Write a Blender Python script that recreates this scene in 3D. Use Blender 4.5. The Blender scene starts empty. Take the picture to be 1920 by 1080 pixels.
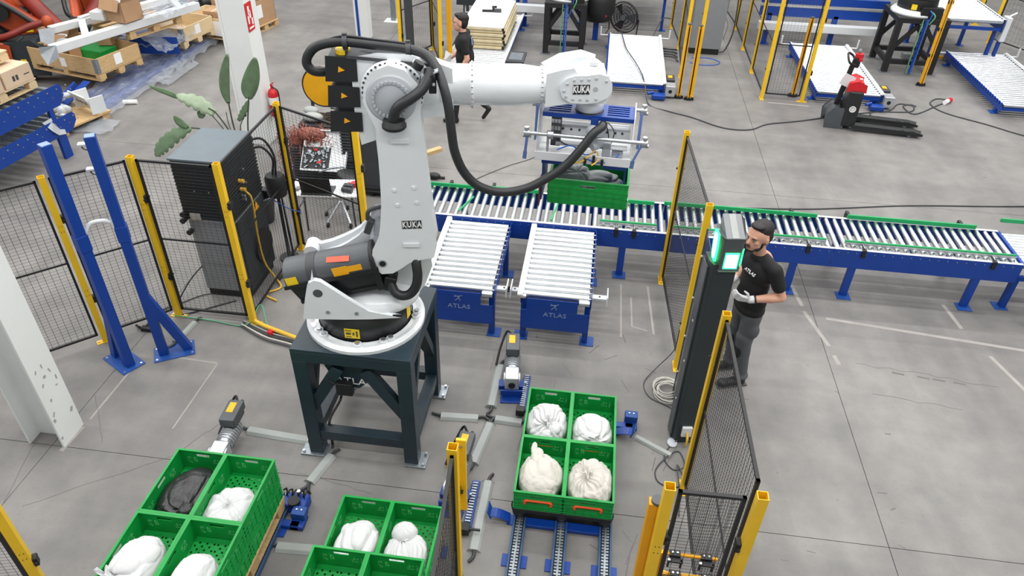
import bpy, math, random
from mathutils import Vector, Matrix
random.seed(7)
PI = math.pi
SC = bpy.context.scene
COL = SC.collection

# ------------------------------------------------------------------ camera
cam = bpy.data.cameras.new('camera'); co = bpy.data.objects.new('camera', cam); COL.objects.link(co)
PITCH, ROLL, YAW, FPX = 0.635203867, 0.0281642254, -0.11305774, 1372.455
cp, sp, cy_, sy_ = math.cos(PITCH), math.sin(PITCH), math.cos(YAW), math.sin(YAW)
fw = Vector((sy_*cp, cy_*cp, -sp)); rt = Vector((cy_, -sy_, 0)); up = rt.cross(fw)
r2 = rt*math.cos(ROLL) + up*math.sin(ROLL); u2 = up*math.cos(ROLL) - rt*math.sin(ROLL)
m = Matrix((r2, u2, -fw)).transposed().to_4x4(); m.translation = Vector((0, 0, 5.2))
co.matrix_world = m
cam.sensor_width = 36; cam.lens = FPX/1920*36; cam.clip_start = .05; cam.clip_end = 200
SC.camera = co

# ------------------------------------------------------------------ world, lamps, exposure
SC.view_settings.view_transform = 'Standard'; SC.view_settings.look = 'None'
SC.view_settings.exposure = 0.06; SC.view_settings.gamma = 1.0; SC.view_settings.use_curve_mapping = False
w = bpy.data.worlds.new('hall_daylight'); SC.world = w; w.use_nodes = True
bg = w.node_tree.nodes['Background']; bg.inputs[0].default_value = (0.975, 0.985, 1.0, 1); bg.inputs[1].default_value = 0.42
def strip_lamp(x, y, z, lx, power):
    l = bpy.data.lights.new('strip_lamp', 'AREA'); l.shape = 'RECTANGLE'; l.size = lx; l.size_y = 0.35; l.energy = power
    l.color = (1.0, 0.985, 0.96)
    o = bpy.data.objects.new('strip_lamp', l); COL.objects.link(o); o.location = (x, y, z)
for yy in (0.5, 4.6, 8.7, 12.8, 16.9, 21.0):
    for xx in (-9, 0, 9):
        strip_lamp(xx, yy, 8.6, 7.5, 270)

# ------------------------------------------------------------------ materials
def s2l(c):
    c /= 255.0
    return c/12.92 if c <= .04045 else ((c+.055)/1.055)**2.4
MT = {}
def mk(name, rgb, rough=.5, metal=0.0, var=.08, scale=6.0, bump=0.0, bscale=60., emit=0, stretch=None, coat=0):
    mt = bpy.data.materials.new(name); mt.use_nodes = True
    nt = mt.node_tree; b = nt.nodes['Principled BSDF']
    col = [s2l(v) for v in rgb]
    tc = nt.nodes.new('ShaderNodeTexCoord'); n = nt.nodes.new('ShaderNodeTexNoise'); n.inputs['Scale'].default_value = scale
    n.inputs['Detail'].default_value = 4
    src = tc.outputs['Object']
    if stretch:
        mp = nt.nodes.new('ShaderNodeMapping'); mp.inputs['Scale'].default_value = stretch
        nt.links.new(src, mp.inputs[0]); src = mp.outputs[0]
    nt.links.new(src, n.inputs['Vector'])
    r = nt.nodes.new('ShaderNodeValToRGB')
    r.color_ramp.elements[0].position = .3; r.color_ramp.elements[1].position = .7
    r.color_ramp.elements[0].color = [max(0, v*(1-var)) for v in col]+[1]
    r.color_ramp.elements[1].color = [min(1, v*(1+var)) for v in col]+[1]
    nt.links.new(n.outputs['Fac'], r.inputs[0]); nt.links.new(r.outputs[0], b.inputs['Base Color'])
    b.inputs['Roughness'].default_value = rough; b.inputs['Metallic'].default_value = metal
    if coat: b.inputs['Coat Weight'].default_value = coat
    if bump:
        n2 = nt.nodes.new('ShaderNodeTexNoise'); n2.inputs['Scale'].default_value = bscale; nt.links.new(src, n2.inputs['Vector'])
        bp = nt.nodes.new('ShaderNodeBump'); bp.inputs['Strength'].default_value = bump; bp.inputs['Distance'].default_value = .01
        nt.links.new(n2.outputs['Fac'], bp.inputs['Height']); nt.links.new(bp.outputs[0], b.inputs['Normal'])
    if emit:
        b.inputs['Emission Color'].default_value = col+[1]; b.inputs['Emission Strength'].default_value = emit
    MT[name] = mt; return mt
mk('blue', (2, 58, 146), .42, var=.06)
mk('blue_light', (24, 74, 150), .5, var=.1)
mk('yellow', (236, 190, 28), .45, var=.05)
mk('amber', (226, 164, 8), .5, var=.06)
mk('green', (8, 146, 62), .42, var=.12, scale=9)
mk('green_guard', (0, 150, 84), .4)
mk('orange_grip', (238, 84, 28), .45)
mk('black', (22, 23, 25), .5)
mk('black_plastic', (30, 32, 34), .45, var=.15)
mk('rubber', (34, 36, 38), .42, var=.12)
mk('fence_black', (24, 22, 26), .5)
mk('white_paint', (214, 217, 219), .38, var=.02)
mk('robot_white', (224, 228, 231), .3, var=.02, coat=.3)
mk('robot_grey', (176, 181, 186), .35, var=.05)
mk('cover_grey', (74, 78, 82), .42, var=.1)
mk('stand', (30, 47, 57), .4, var=.12)
mk('stand_black', (24, 24, 26), .5)
mk('zinc', (214, 217, 220), .3, 1.0, var=.05, scale=14)
mk('roller_white', (206, 210, 214), .3, 1.0, var=.04, scale=20)
mk('steel', (190, 194, 198), .32, .9, var=.08)
mk('alu', (196, 199, 202), .38, .7, var=.06)
mk('galv', (150, 158, 165), .4, .8, var=.2, scale=25)
mk('conduit', (158, 162, 160), .6, var=.06)
mk('bag_white', (206, 207, 208), .75, var=.025, bump=.25, bscale=30)
mk('bag_cream', (202, 198, 190), .75, var=.03, bump=.25, bscale=30)
mk('bag_grey', (150, 156, 158), .6, var=.1, bump=.25, bscale=30)
mk('bag_black', (40, 40, 42), .34, var=.2, bump=.5, bscale=22)
mk('pillar', (222, 225, 224), .6, var=.04, scale=2)
mk('cabinet', (92, 104, 112), .45, var=.05)
mk('cabinet_dark', (38, 46, 50), .5, var=.1)
mk('cabinet_grey', (128, 131, 134), .5, var=.04)
mk('wood', (196, 164, 118), .75, var=.18, scale=7, stretch=(1, 8, 8))
mk('wood_light', (214, 190, 150), .75, var=.12, scale=7, stretch=(1, 8, 8))
mk('card', (176, 140, 106), .8, var=.06)
mk('card_pale', (206, 182, 156), .8, var=.06)
mk('mdf', (214, 200, 164), .75, var=.1)
mk('film', (180, 186, 192), .3, var=.1, bump=.6, bscale=18)
mk('skin', (206, 156, 132), .5, var=.05)
mk('hair', (26, 21, 20), .6, var=.2, scale=60)
mk('shirt', (20, 21, 24), .8, var=.1)
mk('trousers', (84, 87, 92), .85, var=.1)
mk('trousers_black', (30, 31, 34), .85, var=.1)
mk('glove', (214, 216, 218), .8, var=.04)
mk('red', (198, 26, 34), .4)
mk('orange_robot', (166, 66, 28), .45, var=.25, scale=2)
mk('dark_red', (120, 34, 24), .5, var=.3, scale=3)
mk('label_yellow', (240, 204, 30), .5, var=.03)
mk('label_orange', (242, 172, 16), .5, var=.03)
mk('label_red', (220, 96, 70), .5)
mk('white', (238, 238, 238), .5, var=.01)
mk('logo_grey', (128, 150, 186), .5, var=.02)
mk('print_green', (120, 196, 140), .5, var=.05)
mk('copper', (136, 78, 64), .6, .1, var=.5, scale=30)
mk('leaf', (98, 122, 92), .5, var=.2, scale=9)
mk('leaf_pale', (140, 156, 130), .5, var=.15, scale=9)
mk('stem', (58, 70, 52), .6)
mk('cable_blue', (40, 96, 190), .5)
mk('cable_green', (90, 160, 120), .5)
mk('cable_yellow', (222, 178, 60), .5)
mk('cable_white', (200, 198, 190), .5)
mk('dark_grey', (58, 60, 64), .5, var=.1)
mk('joint', (96, 91, 87), .9, var=.2)
mk('tape', (152, 148, 143), .8, var=.1)
mk('stain', (104, 100, 97), .9, var=.1)
mk('led_green', (40, 255, 120), .4, emit=5.0)
mk('led_core', (190, 255, 215), .4, emit=5.0)
mk('rail_blue', (44, 78, 118), .45)
mk('indigo', (88, 112, 168), .4)

def glassy(name, rgb, alpha):
    mt = mk(name, rgb, .25, var=.1, bump=.7, bscale=14)
    mt.node_tree.nodes['Principled BSDF'].inputs['Alpha'].default_value = alpha
    return mt
glassy('stretch_film', (190, 198, 208), .3)
glassy('smoked', (70, 72, 76), .55)

def floor_mat():
    mt = bpy.data.materials.new('concrete'); mt.use_nodes = True; nt = mt.node_tree; b = nt.nodes['Principled BSDF']
    N = nt.nodes.new; L = nt.links.new
    geo = N('ShaderNodeNewGeometry'); pos = geo.outputs['Position']
    def noise(sc, det=5, stretch=None, rough=.55, dist=0):
        src = pos
        if stretch:
            mp = N('ShaderNodeMapping'); mp.inputs['Scale'].default_value = stretch[:3]
            mp.inputs['Rotation'].default_value = (0, 0, stretch[3]); L(pos, mp.inputs[0]); src = mp.outputs[0]
        n = N('ShaderNodeTexNoise'); n.inputs['Scale'].default_value = sc; n.inputs['Detail'].default_value = det
        n.inputs['Roughness'].default_value = rough; n.inputs['Distortion'].default_value = dist; L(src, n.inputs['Vector']); return n.outputs['Fac']
    def ramp(fac, p0, c0, p1, c1):
        r = N('ShaderNodeValToRGB'); e = r.color_ramp.elements; e[0].position = p0; e[0].color = c0; e[1].position = p1; e[1].color = c1
        L(fac, r.inputs[0]); return r.outputs[0]
    def mul(a, c, f=1.0):
        mx = N('ShaderNodeMix'); mx.data_type = 'RGBA'; mx.blend_type = 'MULTIPLY'; mx.inputs['Factor'].default_value = f
        L(a, mx.inputs['A']); L(c, mx.inputs['B']); return mx.outputs['Result']
    g = lambda v, w=None: (v*1.01, v*.98, v*.94, 1)
    base = ramp(noise(.55, 6, dist=.4), .3, g(.192), .72, g(.252))
    c = mul(base, ramp(noise(3.2, 6), .3, (.83, .83, .835, 1), .65, (1.06, 1.05, 1.04, 1)))
    c = mul(c, ramp(noise(1.1, 5, (1, .12, 1, .5), dist=.6), .35, (.82, .82, .83, 1), .6, (1.04, 1.04, 1.04, 1)))
    c = mul(c, ramp(noise(1.3, 5, (.15, 1.2, 1, .05)), .33, (.86, .86, .87, 1), .55, (1.0, 1.0, 1.0, 1)))
    c = mul(c, ramp(noise(34, 3), .25, (.86, .86, .86, 1), .42, (1, 1, 1, 1)))
    c = mul(c, ramp(noise(9, 3), .22, (.55, .54, .53, 1), .27, (1, 1, 1, 1)), .8)
    L(c, b.inputs['Base Color'])
    b.inputs['Roughness'].default_value = .5; b.inputs['Specular IOR Level'].default_value = .35
    bp = N('ShaderNodeBump'); bp.inputs['Strength'].default_value = .12; bp.inputs['Distance'].default_value = .004
    L(noise(60, 4), bp.inputs['Height']); L(bp.outputs[0], b.inputs['Normal'])
    MT['concrete'] = mt
floor_mat()

# ------------------------------------------------------------------ mesh builder
def frame_of(d):
    d = d.normalized(); a = Vector((0, 0, 1)) if abs(d.z) < .9 else Vector((1, 0, 0))
    x = d.cross(a).normalized(); return x, d.cross(x).normalized(), d
class MB:
    def __init__(s): s.v = []; s.f = []; s.sm = []
    def add(s, vs, fs, smooth=False):
        o = len(s.v); s.v += [tuple(p) for p in vs]; s.f += [tuple(i+o for i in f) for f in fs]; s.sm += [smooth]*len(fs); return s
    def bx(s, x0, x1, y0, y1, z0, z1):
        v = [(x, y, z) for x in (x0, x1) for y in (y0, y1) for z in (z0, z1)]
        return s.add(v, [(0, 1, 3, 2), (4, 6, 7, 5), (0, 4, 5, 1), (2, 3, 7, 6), (0, 2, 6, 4), (1, 5, 7, 3)])
    def box(s, c, d, rz=0, rx=0, ry=0):
        M = Matrix.Translation(c) @ Matrix.Rotation(rz, 4, 'Z') @ Matrix.Rotation(ry, 4, 'Y') @ Matrix.Rotation(rx, 4, 'X')
        h = [k/2 for k in d]
        v = [M @ Vector((a*h[0], b*h[1], e*h[2])) for a in (-1, 1) for b in (-1, 1) for e in (-1, 1)]
        return s.add(v, [(0, 1, 3, 2), (4, 6, 7, 5), (0, 4, 5, 1), (2, 3, 7, 6), (0, 2, 6, 4), (1, 5, 7, 3)])
    def bar(s, p0, p1, w, h, upv=(0, 0, 1)):
        p0, p1 = Vector(p0), Vector(p1); d = (p1-p0).normalized(); u = Vector(upv)
        if abs(d.dot(u)) > .98: u = Vector((0, 1, 0))
        x = d.cross(u).normalized(); u = x.cross(d)
        v = [p+x*a*w/2+u*b*h/2 for p in (p0, p1) for a in (-1, 1) for b in (-1, 1)]
        return s.add(v, [(0, 1, 3, 2), (4, 6, 7, 5), (0, 4, 5, 1), (2, 3, 7, 6), (0, 2, 6, 4), (1, 5, 7, 3)])
    def cyl(s, p0, p1, r0, r1=None, n=16, caps=True):
        r1 = r0 if r1 is None else r1; p0, p1 = Vector(p0), Vector(p1); x, y, d = frame_of(p1-p0)
        ring = lambda p, r: [p+(x*math.cos(2*PI*i/n)+y*math.sin(2*PI*i/n))*r for i in range(n)]
        s.add(ring(p0, r0)+ring(p1, r1), [(i, (i+1) % n, n+(i+1) % n, n+i) for i in range(n)], True)
        if caps:
            s.add(ring(p0, r0), [tuple(range(n))[::-1]]); s.add(ring(p1, r1), [tuple(range(n))])
        return s
    def lathe(s, prof, p0=(0, 0, 0), d=(0, 0, 1), n=24, smooth=True):
        p0 = Vector(p0); x, y, d = frame_of(Vector(d)); v = []
        for r, z in prof: v += [p0+d*z+(x*math.cos(2*PI*i/n)+y*math.sin(2*PI*i/n))*r for i in range(n)]
        f = [(k*n+i, k*n+(i+1) % n, (k+1)*n+(i+1) % n, (k+1)*n+i) for k in range(len(prof)-1) for i in range(n)]
        f += [tuple(range(n))[::-1], tuple(range((len(prof)-1)*n, len(prof)*n))]
        return s.add(v, f, smooth)
    def tube(s, pts, r, n=8, closed=False, caps=True):
        P = [Vector(p) for p in pts]; m_ = len(P); v = []; f = []
        x = None
        for i, p in enumerate(P):
            d = (P[(i+1) % m_]-P[i-1]) if closed else (P[min(i+1, m_-1)]-P[max(i-1, 0)])
            d.normalize()
            if x is None: x, y, _ = frame_of(d)
            else:
                x = (x-d*x.dot(d)); x.normalize()
            y = d.cross(x); rr = r[i] if isinstance(r, (list, tuple)) else r
            v += [p+(x*math.cos(2*PI*k/n)+y*math.sin(2*PI*k/n))*rr for k in range(n)]
        for i in range(m_ if closed else m_-1):
            j = (i+1) % m_
            f += [(i*n+k, i*n+(k+1) % n, j*n+(k+1) % n, j*n+k) for k in range(n)]
        s.add(v, f, True)
        if caps and not closed: s.add(v[:n], [tuple(range(n))[::-1]]); s.add(v[-n:], [tuple(range(n))])
        return s
    def prism(s, pts, axis, a, b, chamfer=0):
        def P(p, t):
            return {'y': (p[0], t, p[1]), 'z': (p[0], p[1], t), 'x': (t, p[0], p[1])}[axis]
        n = len(pts)
        v = [P(p, a) for p in pts]+[P(p, b) for p in pts]
        return s.add(v, [tuple(range(n)), tuple(range(n, 2*n))[::-1]]+[(i, (i+1) % n, n+(i+1) % n, n+i) for i in range(n)])
    def ell(s, c, r, n=14, m_=9, rot=None):
        c = Vector(c); v = []
        for j in range(1, m_):
            t = PI*j/m_
            for i in range(n):
                a = 2*PI*i/n; p = Vector((math.sin(t)*math.cos(a)*r[0], math.sin(t)*math.sin(a)*r[1], math.cos(t)*r[2]))
                if rot: p = rot @ p
                v.append(c+p)
        tp = Vector((0, 0, r[2])); bt = Vector((0, 0, -r[2]))
        if rot: tp = rot @ tp; bt = rot @ bt
        v += [c+tp, c+bt]; T = len(v)-2
        f = [(j*n+i, (j+1)*n+i, (j+1)*n+(i+1) % n, j*n+(i+1) % n) for j in range(m_-2) for i in range(n)]
        f += [(T, i, (i+1) % n) for i in range(n)]+[(T+1, (m_-2)*n+(i+1) % n, (m_-2)*n+i) for i in range(n)]
        return s.add(v, f, True)
    def cap(s, p0, p1, r0, r1=None):
        r1 = r0 if r1 is None else r1
        s.cyl(p0, p1, r0, r1, 14); s.ell(p0, (r0,)*3, 14, 8); s.ell(p1, (r1,)*3, 14, 8); return s
    def mesh(s, name, mat):
        me = bpy.data.meshes.new(name); me.from_pydata(s.v, [], s.f)
        me.polygons.foreach_set('use_smooth', s.sm); me.materials.append(MT[mat]); me.update(); return me
def link(name, me, parent=None, loc=None, rz=0):
    o = bpy.data.objects.new(name, me); COL.objects.link(o)
    if parent: o.parent = parent
    if loc is not None: o.location = loc
    if rz: o.rotation_euler[2] = rz
    return o
def obj(name, mb, mat, parent=None, bevel=0, label=None, kind=None, seg=2):
    o = link(name, mb.mesh(name, mat), parent)
    if bevel:
        b = o.modifiers.new('bevel', 'BEVEL'); b.width = bevel; b.segments = seg; b.limit_method = 'ANGLE'; b.angle_limit = math.radians(40)
        for p in o.data.polygons: p.use_smooth = True
        b.harden_normals = True
    if label: o['label'] = label
    if kind: o['kind'] = kind
    return o
def tag(o, label, cat, group=None):
    o['label'] = label; o['category'] = cat
    if group: o['group'] = group
    return o
def thing(name, label, cat, loc=(0, 0, 0), rz=0, group=None):
    o = bpy.data.objects.new(name, None); COL.objects.link(o); o.location = loc; o.rotation_euler = (0, 0, rz); o.empty_display_size = .1
    return tag(o, label, cat, group)
def dup(root, loc, rz=None, label=None, group=None):
    r = root.copy(); COL.objects.link(r); r.location = loc
    if rz is not None: r.rotation_euler = (0, 0, rz)
    if label: r['label'] = label
    if group: r['group'] = group
    for ch in list(root.children):
        c = ch.copy(); COL.objects.link(c); c.parent = r
        for g_ in list(ch.children):
            d = g_.copy(); COL.objects.link(d); d.parent = c
    return r
def structure(o): o['kind'] = 'structure'; return o
def smoothpath(pts, k=6):
    P = [Vector(p) for p in pts]; out = []
    Q = [P[0]*2-P[1]]+P+[P[-1]*2-P[-2]]
    for i in range(1, len(Q)-2):
        a, b, c, d = Q[i-1:i+3]
        for j in range(k):
            t = j/k; out.append(.5*((2*b)+(c-a)*t+(2*a-5*b+4*c-d)*t*t+(3*b-a-3*c+d)*t**3))
    return out+[P[-1]]
def textmesh(body, size, mat, name='lettering', parent=None, M=None, depth=.001, sx=1.0, font_shear=0, bold=0):
    cu = bpy.data.curves.new(name, 'FONT'); cu.body = body; cu.size = size; cu.extrude = depth; cu.align_x = 'CENTER'; cu.align_y = 'CENTER'
    cu.shear = font_shear; cu.offset = bold; cu.resolution_u = 2
    t = bpy.data.objects.new(name, cu); COL.objects.link(t)
    dg = bpy.context.evaluated_depsgraph_get(); me = bpy.data.meshes.new_from_object(t.evaluated_get(dg))
    bpy.data.objects.remove(t)
    me.materials.clear(); me.materials.append(MT[mat])
    o = link(name, me, parent)
    if M is not None: o.matrix_local = M @ Matrix.Diagonal((sx, 1, 1, 1))
    return o
def facing(loc, right, upv):
    r = Vector(right).normalized(); u = Vector(upv); u = (u-r*u.dot(r)).normalized(); n = r.cross(u)
    M = Matrix((r, u, n)).transposed().to_4x4(); M.translation = Vector(loc); return M
def blob(name, mb, mat, voxel, parent, smooth=6, label=None):
    """unite overlapping solids into one continuous surface"""
    t = link(name, mb.mesh(name, mat)); r = t.modifiers.new('r', 'REMESH'); r.mode = 'VOXEL'; r.voxel_size = voxel; r.use_smooth_shade = True
    sm = t.modifiers.new('s', 'SMOOTH'); sm.iterations = smooth; sm.factor = .5
    dg = bpy.context.evaluated_depsgraph_get(); me = bpy.data.meshes.new_from_object(t.evaluated_get(dg))
    bpy.data.objects.remove(t); me.materials.clear(); me.materials.append(MT[mat])
    for p in me.polygons: p.use_smooth = True
    o = link(name, me, parent)
    if label: o['label'] = label
    return o
# ------------------------------------------------------------------ floor: cast slabs with open joints
fl = structure(obj('floor', MB().bx(-19.3, 17.4, -2.1, 28, -.12, -.02), 'joint'))
xs = [-19.2, -11.9, -4.62, 2.72, 10.0, 17.3]; ys = [-2.0, 3.95, 9.9, 15.85, 21.8, 27.8]
for i in range(5):
    for j in range(5):
        obj('slab', MB().bx(xs[i]+.003, xs[i+1]-.003, ys[j]+.003, ys[j+1]-.003, -.02, 0), 'concrete', fl)
mb = MB()
def crack(pts, wd=.0035):
    for a, b in zip(pts, pts[1:]): mb.bar((*a, .0006), (*b, .0006), wd, .0012)
def wob(a, b, n=9, k=.012):
    return [(a[0]+(b[0]-a[0])*t/n+random.uniform(-k, k)*(0 < t < n), a[1]+(b[1]-a[1])*t/n+random.uniform(-k, k)*(0 < t < n)) for t in range(n+1)]
crack(wob((-4.61, 3.25), (-4.9, 4.45))); crack(wob((-4.45, 3.3), (-3.45, 4.02))); crack(wob((-4.2, 4.05), (-4.6, 4.6)))
crack(wob((-2.3, 3.97), (-1.6, 3.85))); crack(wob((3.0, 6.25), (4.4, 6.1), 12, .03)); crack(wob((3.06, 5.8), (3.9, 5.7), 8, .02))
crack(wob((-3.47, 4.02), (-3.2, 4.5))); crack(wob((2.72, 7.3), (2.0, 7.9)))
obj('crack', mb, 'joint', fl, kind='stuff')
mb = MB()
def strip(a, b, wd, h=.0008):
    mb.bar((*a, h/2), (*b, h/2), wd, h)
strip((-4.47, 4.3), (-4.46, 5.02), .02); strip((-4.23, 5.244), (-3.64, 5.218), .02); strip((-3.64, 5.218), (-3.65, 4.3), .015)
strip((3.16, 13.55), (3.9, 13.5), .04); strip((.82, 7.3), (.87, 6.4), .025); strip((.5, 7.3), (.51, 6.3), .02); strip((.62, 7.05), (.63, 6.5), .02); strip((.63, 6.5), (.8, 6.45), .02)
for a, b in (((2.5, 8.1), (2.62, 7.2)), ((2.62, 7.1), (2.78, 6.5)), ((2.8, 6.35), (2.82, 6.2)), ((4.3, 7.5), (4.36, 7.05)), ((4.5, 6.6), (4.68, 6.0)), ((2.85, 7.0), (5.0, 6.75)), ((-4.5, 3.9), (-4.48, 4.2))):
    strip(a, b, .045)
obj('tape_mark', mb, 'tape', fl, kind='stuff')
mb = MB()
for i in range(26):
    a = (random.uniform(-1.2, 1.0), random.uniform(3.0, 6.3)); strip(a, (a[0]+random.uniform(-.5, .5)*.3, a[1]+random.uniform(.02, .3)), random.uniform(.004, .012))
for i in range(40):
    a = (random.uniform(1.3, 7), random.uniform(3.2, 12)); strip(a, (a[0]+random.uniform(.01, .09), a[1]+random.uniform(-.03, .03)), random.uniform(.004, .014))
for x in (3.35, 3.6, 3.75, 3.95): strip((x, 6.17-(x-3.3)*.1), (x+.12, 6.15-(x-3.3)*.1), .025)
obj('scuff_mark', mb, 'stain', fl, kind='stuff')

# pillars of the hall
def hcolumn(name, label, x0, x1, y0, y1, h, web, ft=.02, wt=.014, mat='pillar'):
    t = thing(name, label, 'pillar', ((x0+x1)/2, (y0+y1)/2, 0), 0)
    lx, ly = (x1-x0)/2, (y1-y0)/2
    obj('flange', MB().bx(lx-ft, lx, -ly, ly, 0, h), mat, t, .002); obj('flange', MB().bx(-lx, -lx+ft, -ly, ly, 0, h), mat, t, .002)
    obj('web', MB().bx(-lx+ft, lx-ft, web-wt/2, web+wt/2, 0, h), mat, t)
    return t
t = hcolumn('steel_pillar', 'big white steel pillar at the left edge, scuffed near its foot', -4.84, -4.49, 3.94, 4.23, 8.9, .0)
mb = MB()
for i in range(12):
    a = (random.uniform(-.13, .12), random.uniform(.1, .9)); mb.box((.1765, a[0], a[1]), (.001, random.uniform(.01, .03), random.uniform(.01, .05)), rx=random.uniform(-.6, .6))
obj('scuff', mb, 'conduit', t, kind='stuff')
t = thing('steel_pillar', 'white pillar behind the leafy plant, red fire sign on its right face', 'pillar', (-5.33, 10.4, 0))
obj('shaft', MB().bx(-.17, .21, -.2, .2, 0, 8.9), 'pillar', t, .01)
obj('edge_flange', MB().bx(-.21, -.17, -.2, .25, 0, 8.9), 'pillar', t, .004)
o = thing('fire_sign', 'red sign of a hose and flame on the white pillar', 'sign', (-5.115, 10.3, 1.98))
o.rotation_euler = (0, 0, 0)
obj('plate', MB().bx(0, .006, -.09, .12, -.2, .2), 'red', o, .002)
obj('symbol', MB().bx(.006, .008, -.06, -.02, -.09, .02).bx(.006, .008, .0, .05, -.02, .08).bx(.006, .008, -.03, .02, .03, .15).bx(.006, .008, .05, .09, -.12, -.03).bx(.006, .008, -.06, .09, -.165, -.14), 'white', o)
t = thing('steel_pillar', 'slim white pillar with a blue stripe beyond the robot', 'pillar', (-5.2, 15.7, 0))
obj('shaft', MB().bx(-.15, .15, -.13, .13, 0, 8.9), 'pillar', t, .01)
obj('blue_stripe', MB().bx(-.10, -.045, -.139, -.131, 0, 8.9), 'blue', t, label='blue stripe down the pillar')
t = thing('floor_post', 'grey floor post with a white foot plate, top middle', 'post', (-4.89, 17.0, 0))
obj('pole', MB().bx(-.05, .05, -.05, .05, .02, 2.4), 'galv', t, .005); obj('base_plate', MB().bx(-.2, .16, -.16, .16, 0, .02), 'white_paint', t, .003)

# ------------------------------------------------------------------ fence posts and mesh panels
HP = 1.96
_post = {}
def post(x, y, label, group=None, rz=0, h=HP, brk=((.55, 1), (1.5, 1)), open_top=True):
    t = thing('fence_post', label, 'post', (x, y, 0), rz, group)
    key = (h, brk)
    if key in _post:
        for ch in _post[key].children:
            c = ch.copy(); COL.objects.link(c); c.parent = t
        return t
    a = .03; wl = .004; m_ = MB()
    m_.bx(-a, a, -a, -a+wl, .008, h).bx(-a, a, a-wl, a, .008, h).bx(-a, -a+wl, -a+wl, a-wl, .008, h).bx(a-wl, a, -a+wl, a-wl, .008, h)
    obj('post_tube', m_, 'yellow', t)
    obj('base_plate', MB().bx(-.09, .09, -.035, .035, 0, .008), 'yellow', t, .003)
    obj('base_bolt', MB().cyl((-.07, 0, .008), (-.07, 0, .02), .01, n=8).cyl((.07, 0, .008), (.07, 0, .02), .01, n=8), 'steel', t)
    hb = MB()
    for z in (.62, .68, 1.38, 1.44):
        for xx in (-.012, .012): hb.cyl((xx, -a-.001, z), (xx, -a+.001, z), .0045, n=6)
    obj('hole_row', hb, 'black', t)
    for z, sd in brk:
        obj('bracket', MB().bx(a, a+.03, -.028, .028, z-.04, z+.04).cyl((a+.015, -.045, z), (a+.015, .045, z), .012, n=8), 'black', t, .004)
    _post[key] = t
    return t
def panel(p0, p1, label, group=None, z0=.1, z1=1.93, midbar=True, gap=.06, sx=.06, sz=.035, wr=.0017, handle=None):
    p0 = Vector((*p0, 0)); p1 = Vector((*p1, 0)); d = p1-p0; Ln = d.length-2*gap; rz = math.atan2(d.y, d.x)
    t = thing('mesh_panel', label, 'fence panel', tuple((p0+p1)/2), rz, group)
    h = Ln/2; f = .011
    fr = MB().bx(-h, -h+2*f, -f, f, z0, z1).bx(h-2*f, h, -f, f, z0, z1).bx(-h, h, -f, f, z1-.02, z1).bx(-h, h, -f, f, z0, z0+.02)
    obj('frame', fr, 'fence_black', t)
    if midbar: obj('middle_bar', MB().bx(-h, h, -.006, .006, 1.02, 1.035), 'fence_black', t)
    w_ = MB(); k = max(2, round(Ln/sx)); m_ = round((z1-z0)/sz)
    for i in range(1, k):
        x = -h+Ln*i/k; w_.cyl((x, .003, z0), (x, .003, z1), wr, n=4, caps=False)
    for j in range(1, m_):
        z = z0+(z1-z0)*j/m_; w_.cyl((-h, -.001, z), (h, -.001, z), wr*.8, n=4, caps=False)
    obj('wire_mesh', w_, 'fence_black', t, kind='stuff')
    return t
A, B, C, D, E = (-4.965, 5.375), (-4.41, 5.90), (-3.54, 5.90), (-3.555, 7.41), (-2.49, 6.90)
F, G, H_, I_, J_, K_ = (.985, 7.45), (1.09, 5.90), (1.075, 4.31), (.60, 2.69), (1.10, 2.70), (-.635, 2.79)
post(*A, 'yellow fence post, leftmost before the two tall blue columns', rz=.75)
post(*B, 'yellow fence post right of the two tall blue columns')
post(*C, 'yellow fence post in front of the grey control cabinet')
post(*D, 'yellow fence post beside the fire extinguisher and copper heap')
post(*E, 'yellow fence post right of the laptop table, behind the white robot')
post(*F, 'yellow fence post nearest the middle of the long roller conveyor', rz=PI/2)
post(*G, 'yellow fence post left of the green-lit tower', rz=PI/2)
post(*H_, 'yellow fence post in front of the man in white gloves', rz=PI/2)
post(*I_, 'open-topped yellow post at the near gate, left one')
post(*J_, 'open-topped yellow post at the near gate, right one', rz=PI)
post(*K_, 'open-topped yellow post between the middle and right crate stacks', rz=PI/2)
post(-3.63, 2.53, 'yellow post cut off by the bottom left corner', rz=.6); panel((-5.3, 2.1), (-3.63, 2.53), 'black mesh panel left of the bottom left post')
panel((-5.65, 4.72), A, 'black mesh panel between the big white pillar and the leftmost post', gap=.05)
panel((-6.35, 4.05), (-5.68, 4.69), 'black mesh panel behind the big white pillar', gap=.02)
panel(A, B, 'black mesh panel behind the two tall blue columns', gap=.05)
panel(B, C, 'black mesh panel in front of the grey control cabinet, facing the camera', gap=.05)
panel(C, D, 'black mesh panel beside the control cabinet, running away from the camera', gap=.05)
panel(D, E, 'black mesh panel in front of the laptop table', gap=.05)
panel(F, G, 'black mesh panel crossing the long roller conveyor', gap=.05, sx=.05)
panel(H_, (1.1, 2.78), 'black mesh panel along the man\'s side, ending at the near gate', gap=.04, sx=.05)
panel(I_, (1.07, 2.70), 'short black mesh panel between the two near gate posts', gap=.05, sz=.03)
panel(K_, (-.52, 1.2), 'black mesh panel beside the middle crate stack, seen edge on', gap=.04, sx=.05)
obj_ = thing('mounting_plate', 'yellow plate fixed behind the post between crate stacks', 'plate', (-.6, 2.86, 0))
obj('arm', MB().bx(-.03, .03, -.01, .01, 1.3, 1.95), 'yellow', obj_, .003); obj('bolt', MB().cyl((0, -.02, 1.9), (0, .02, 1.9), .01, n=8), 'steel', obj_)

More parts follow.
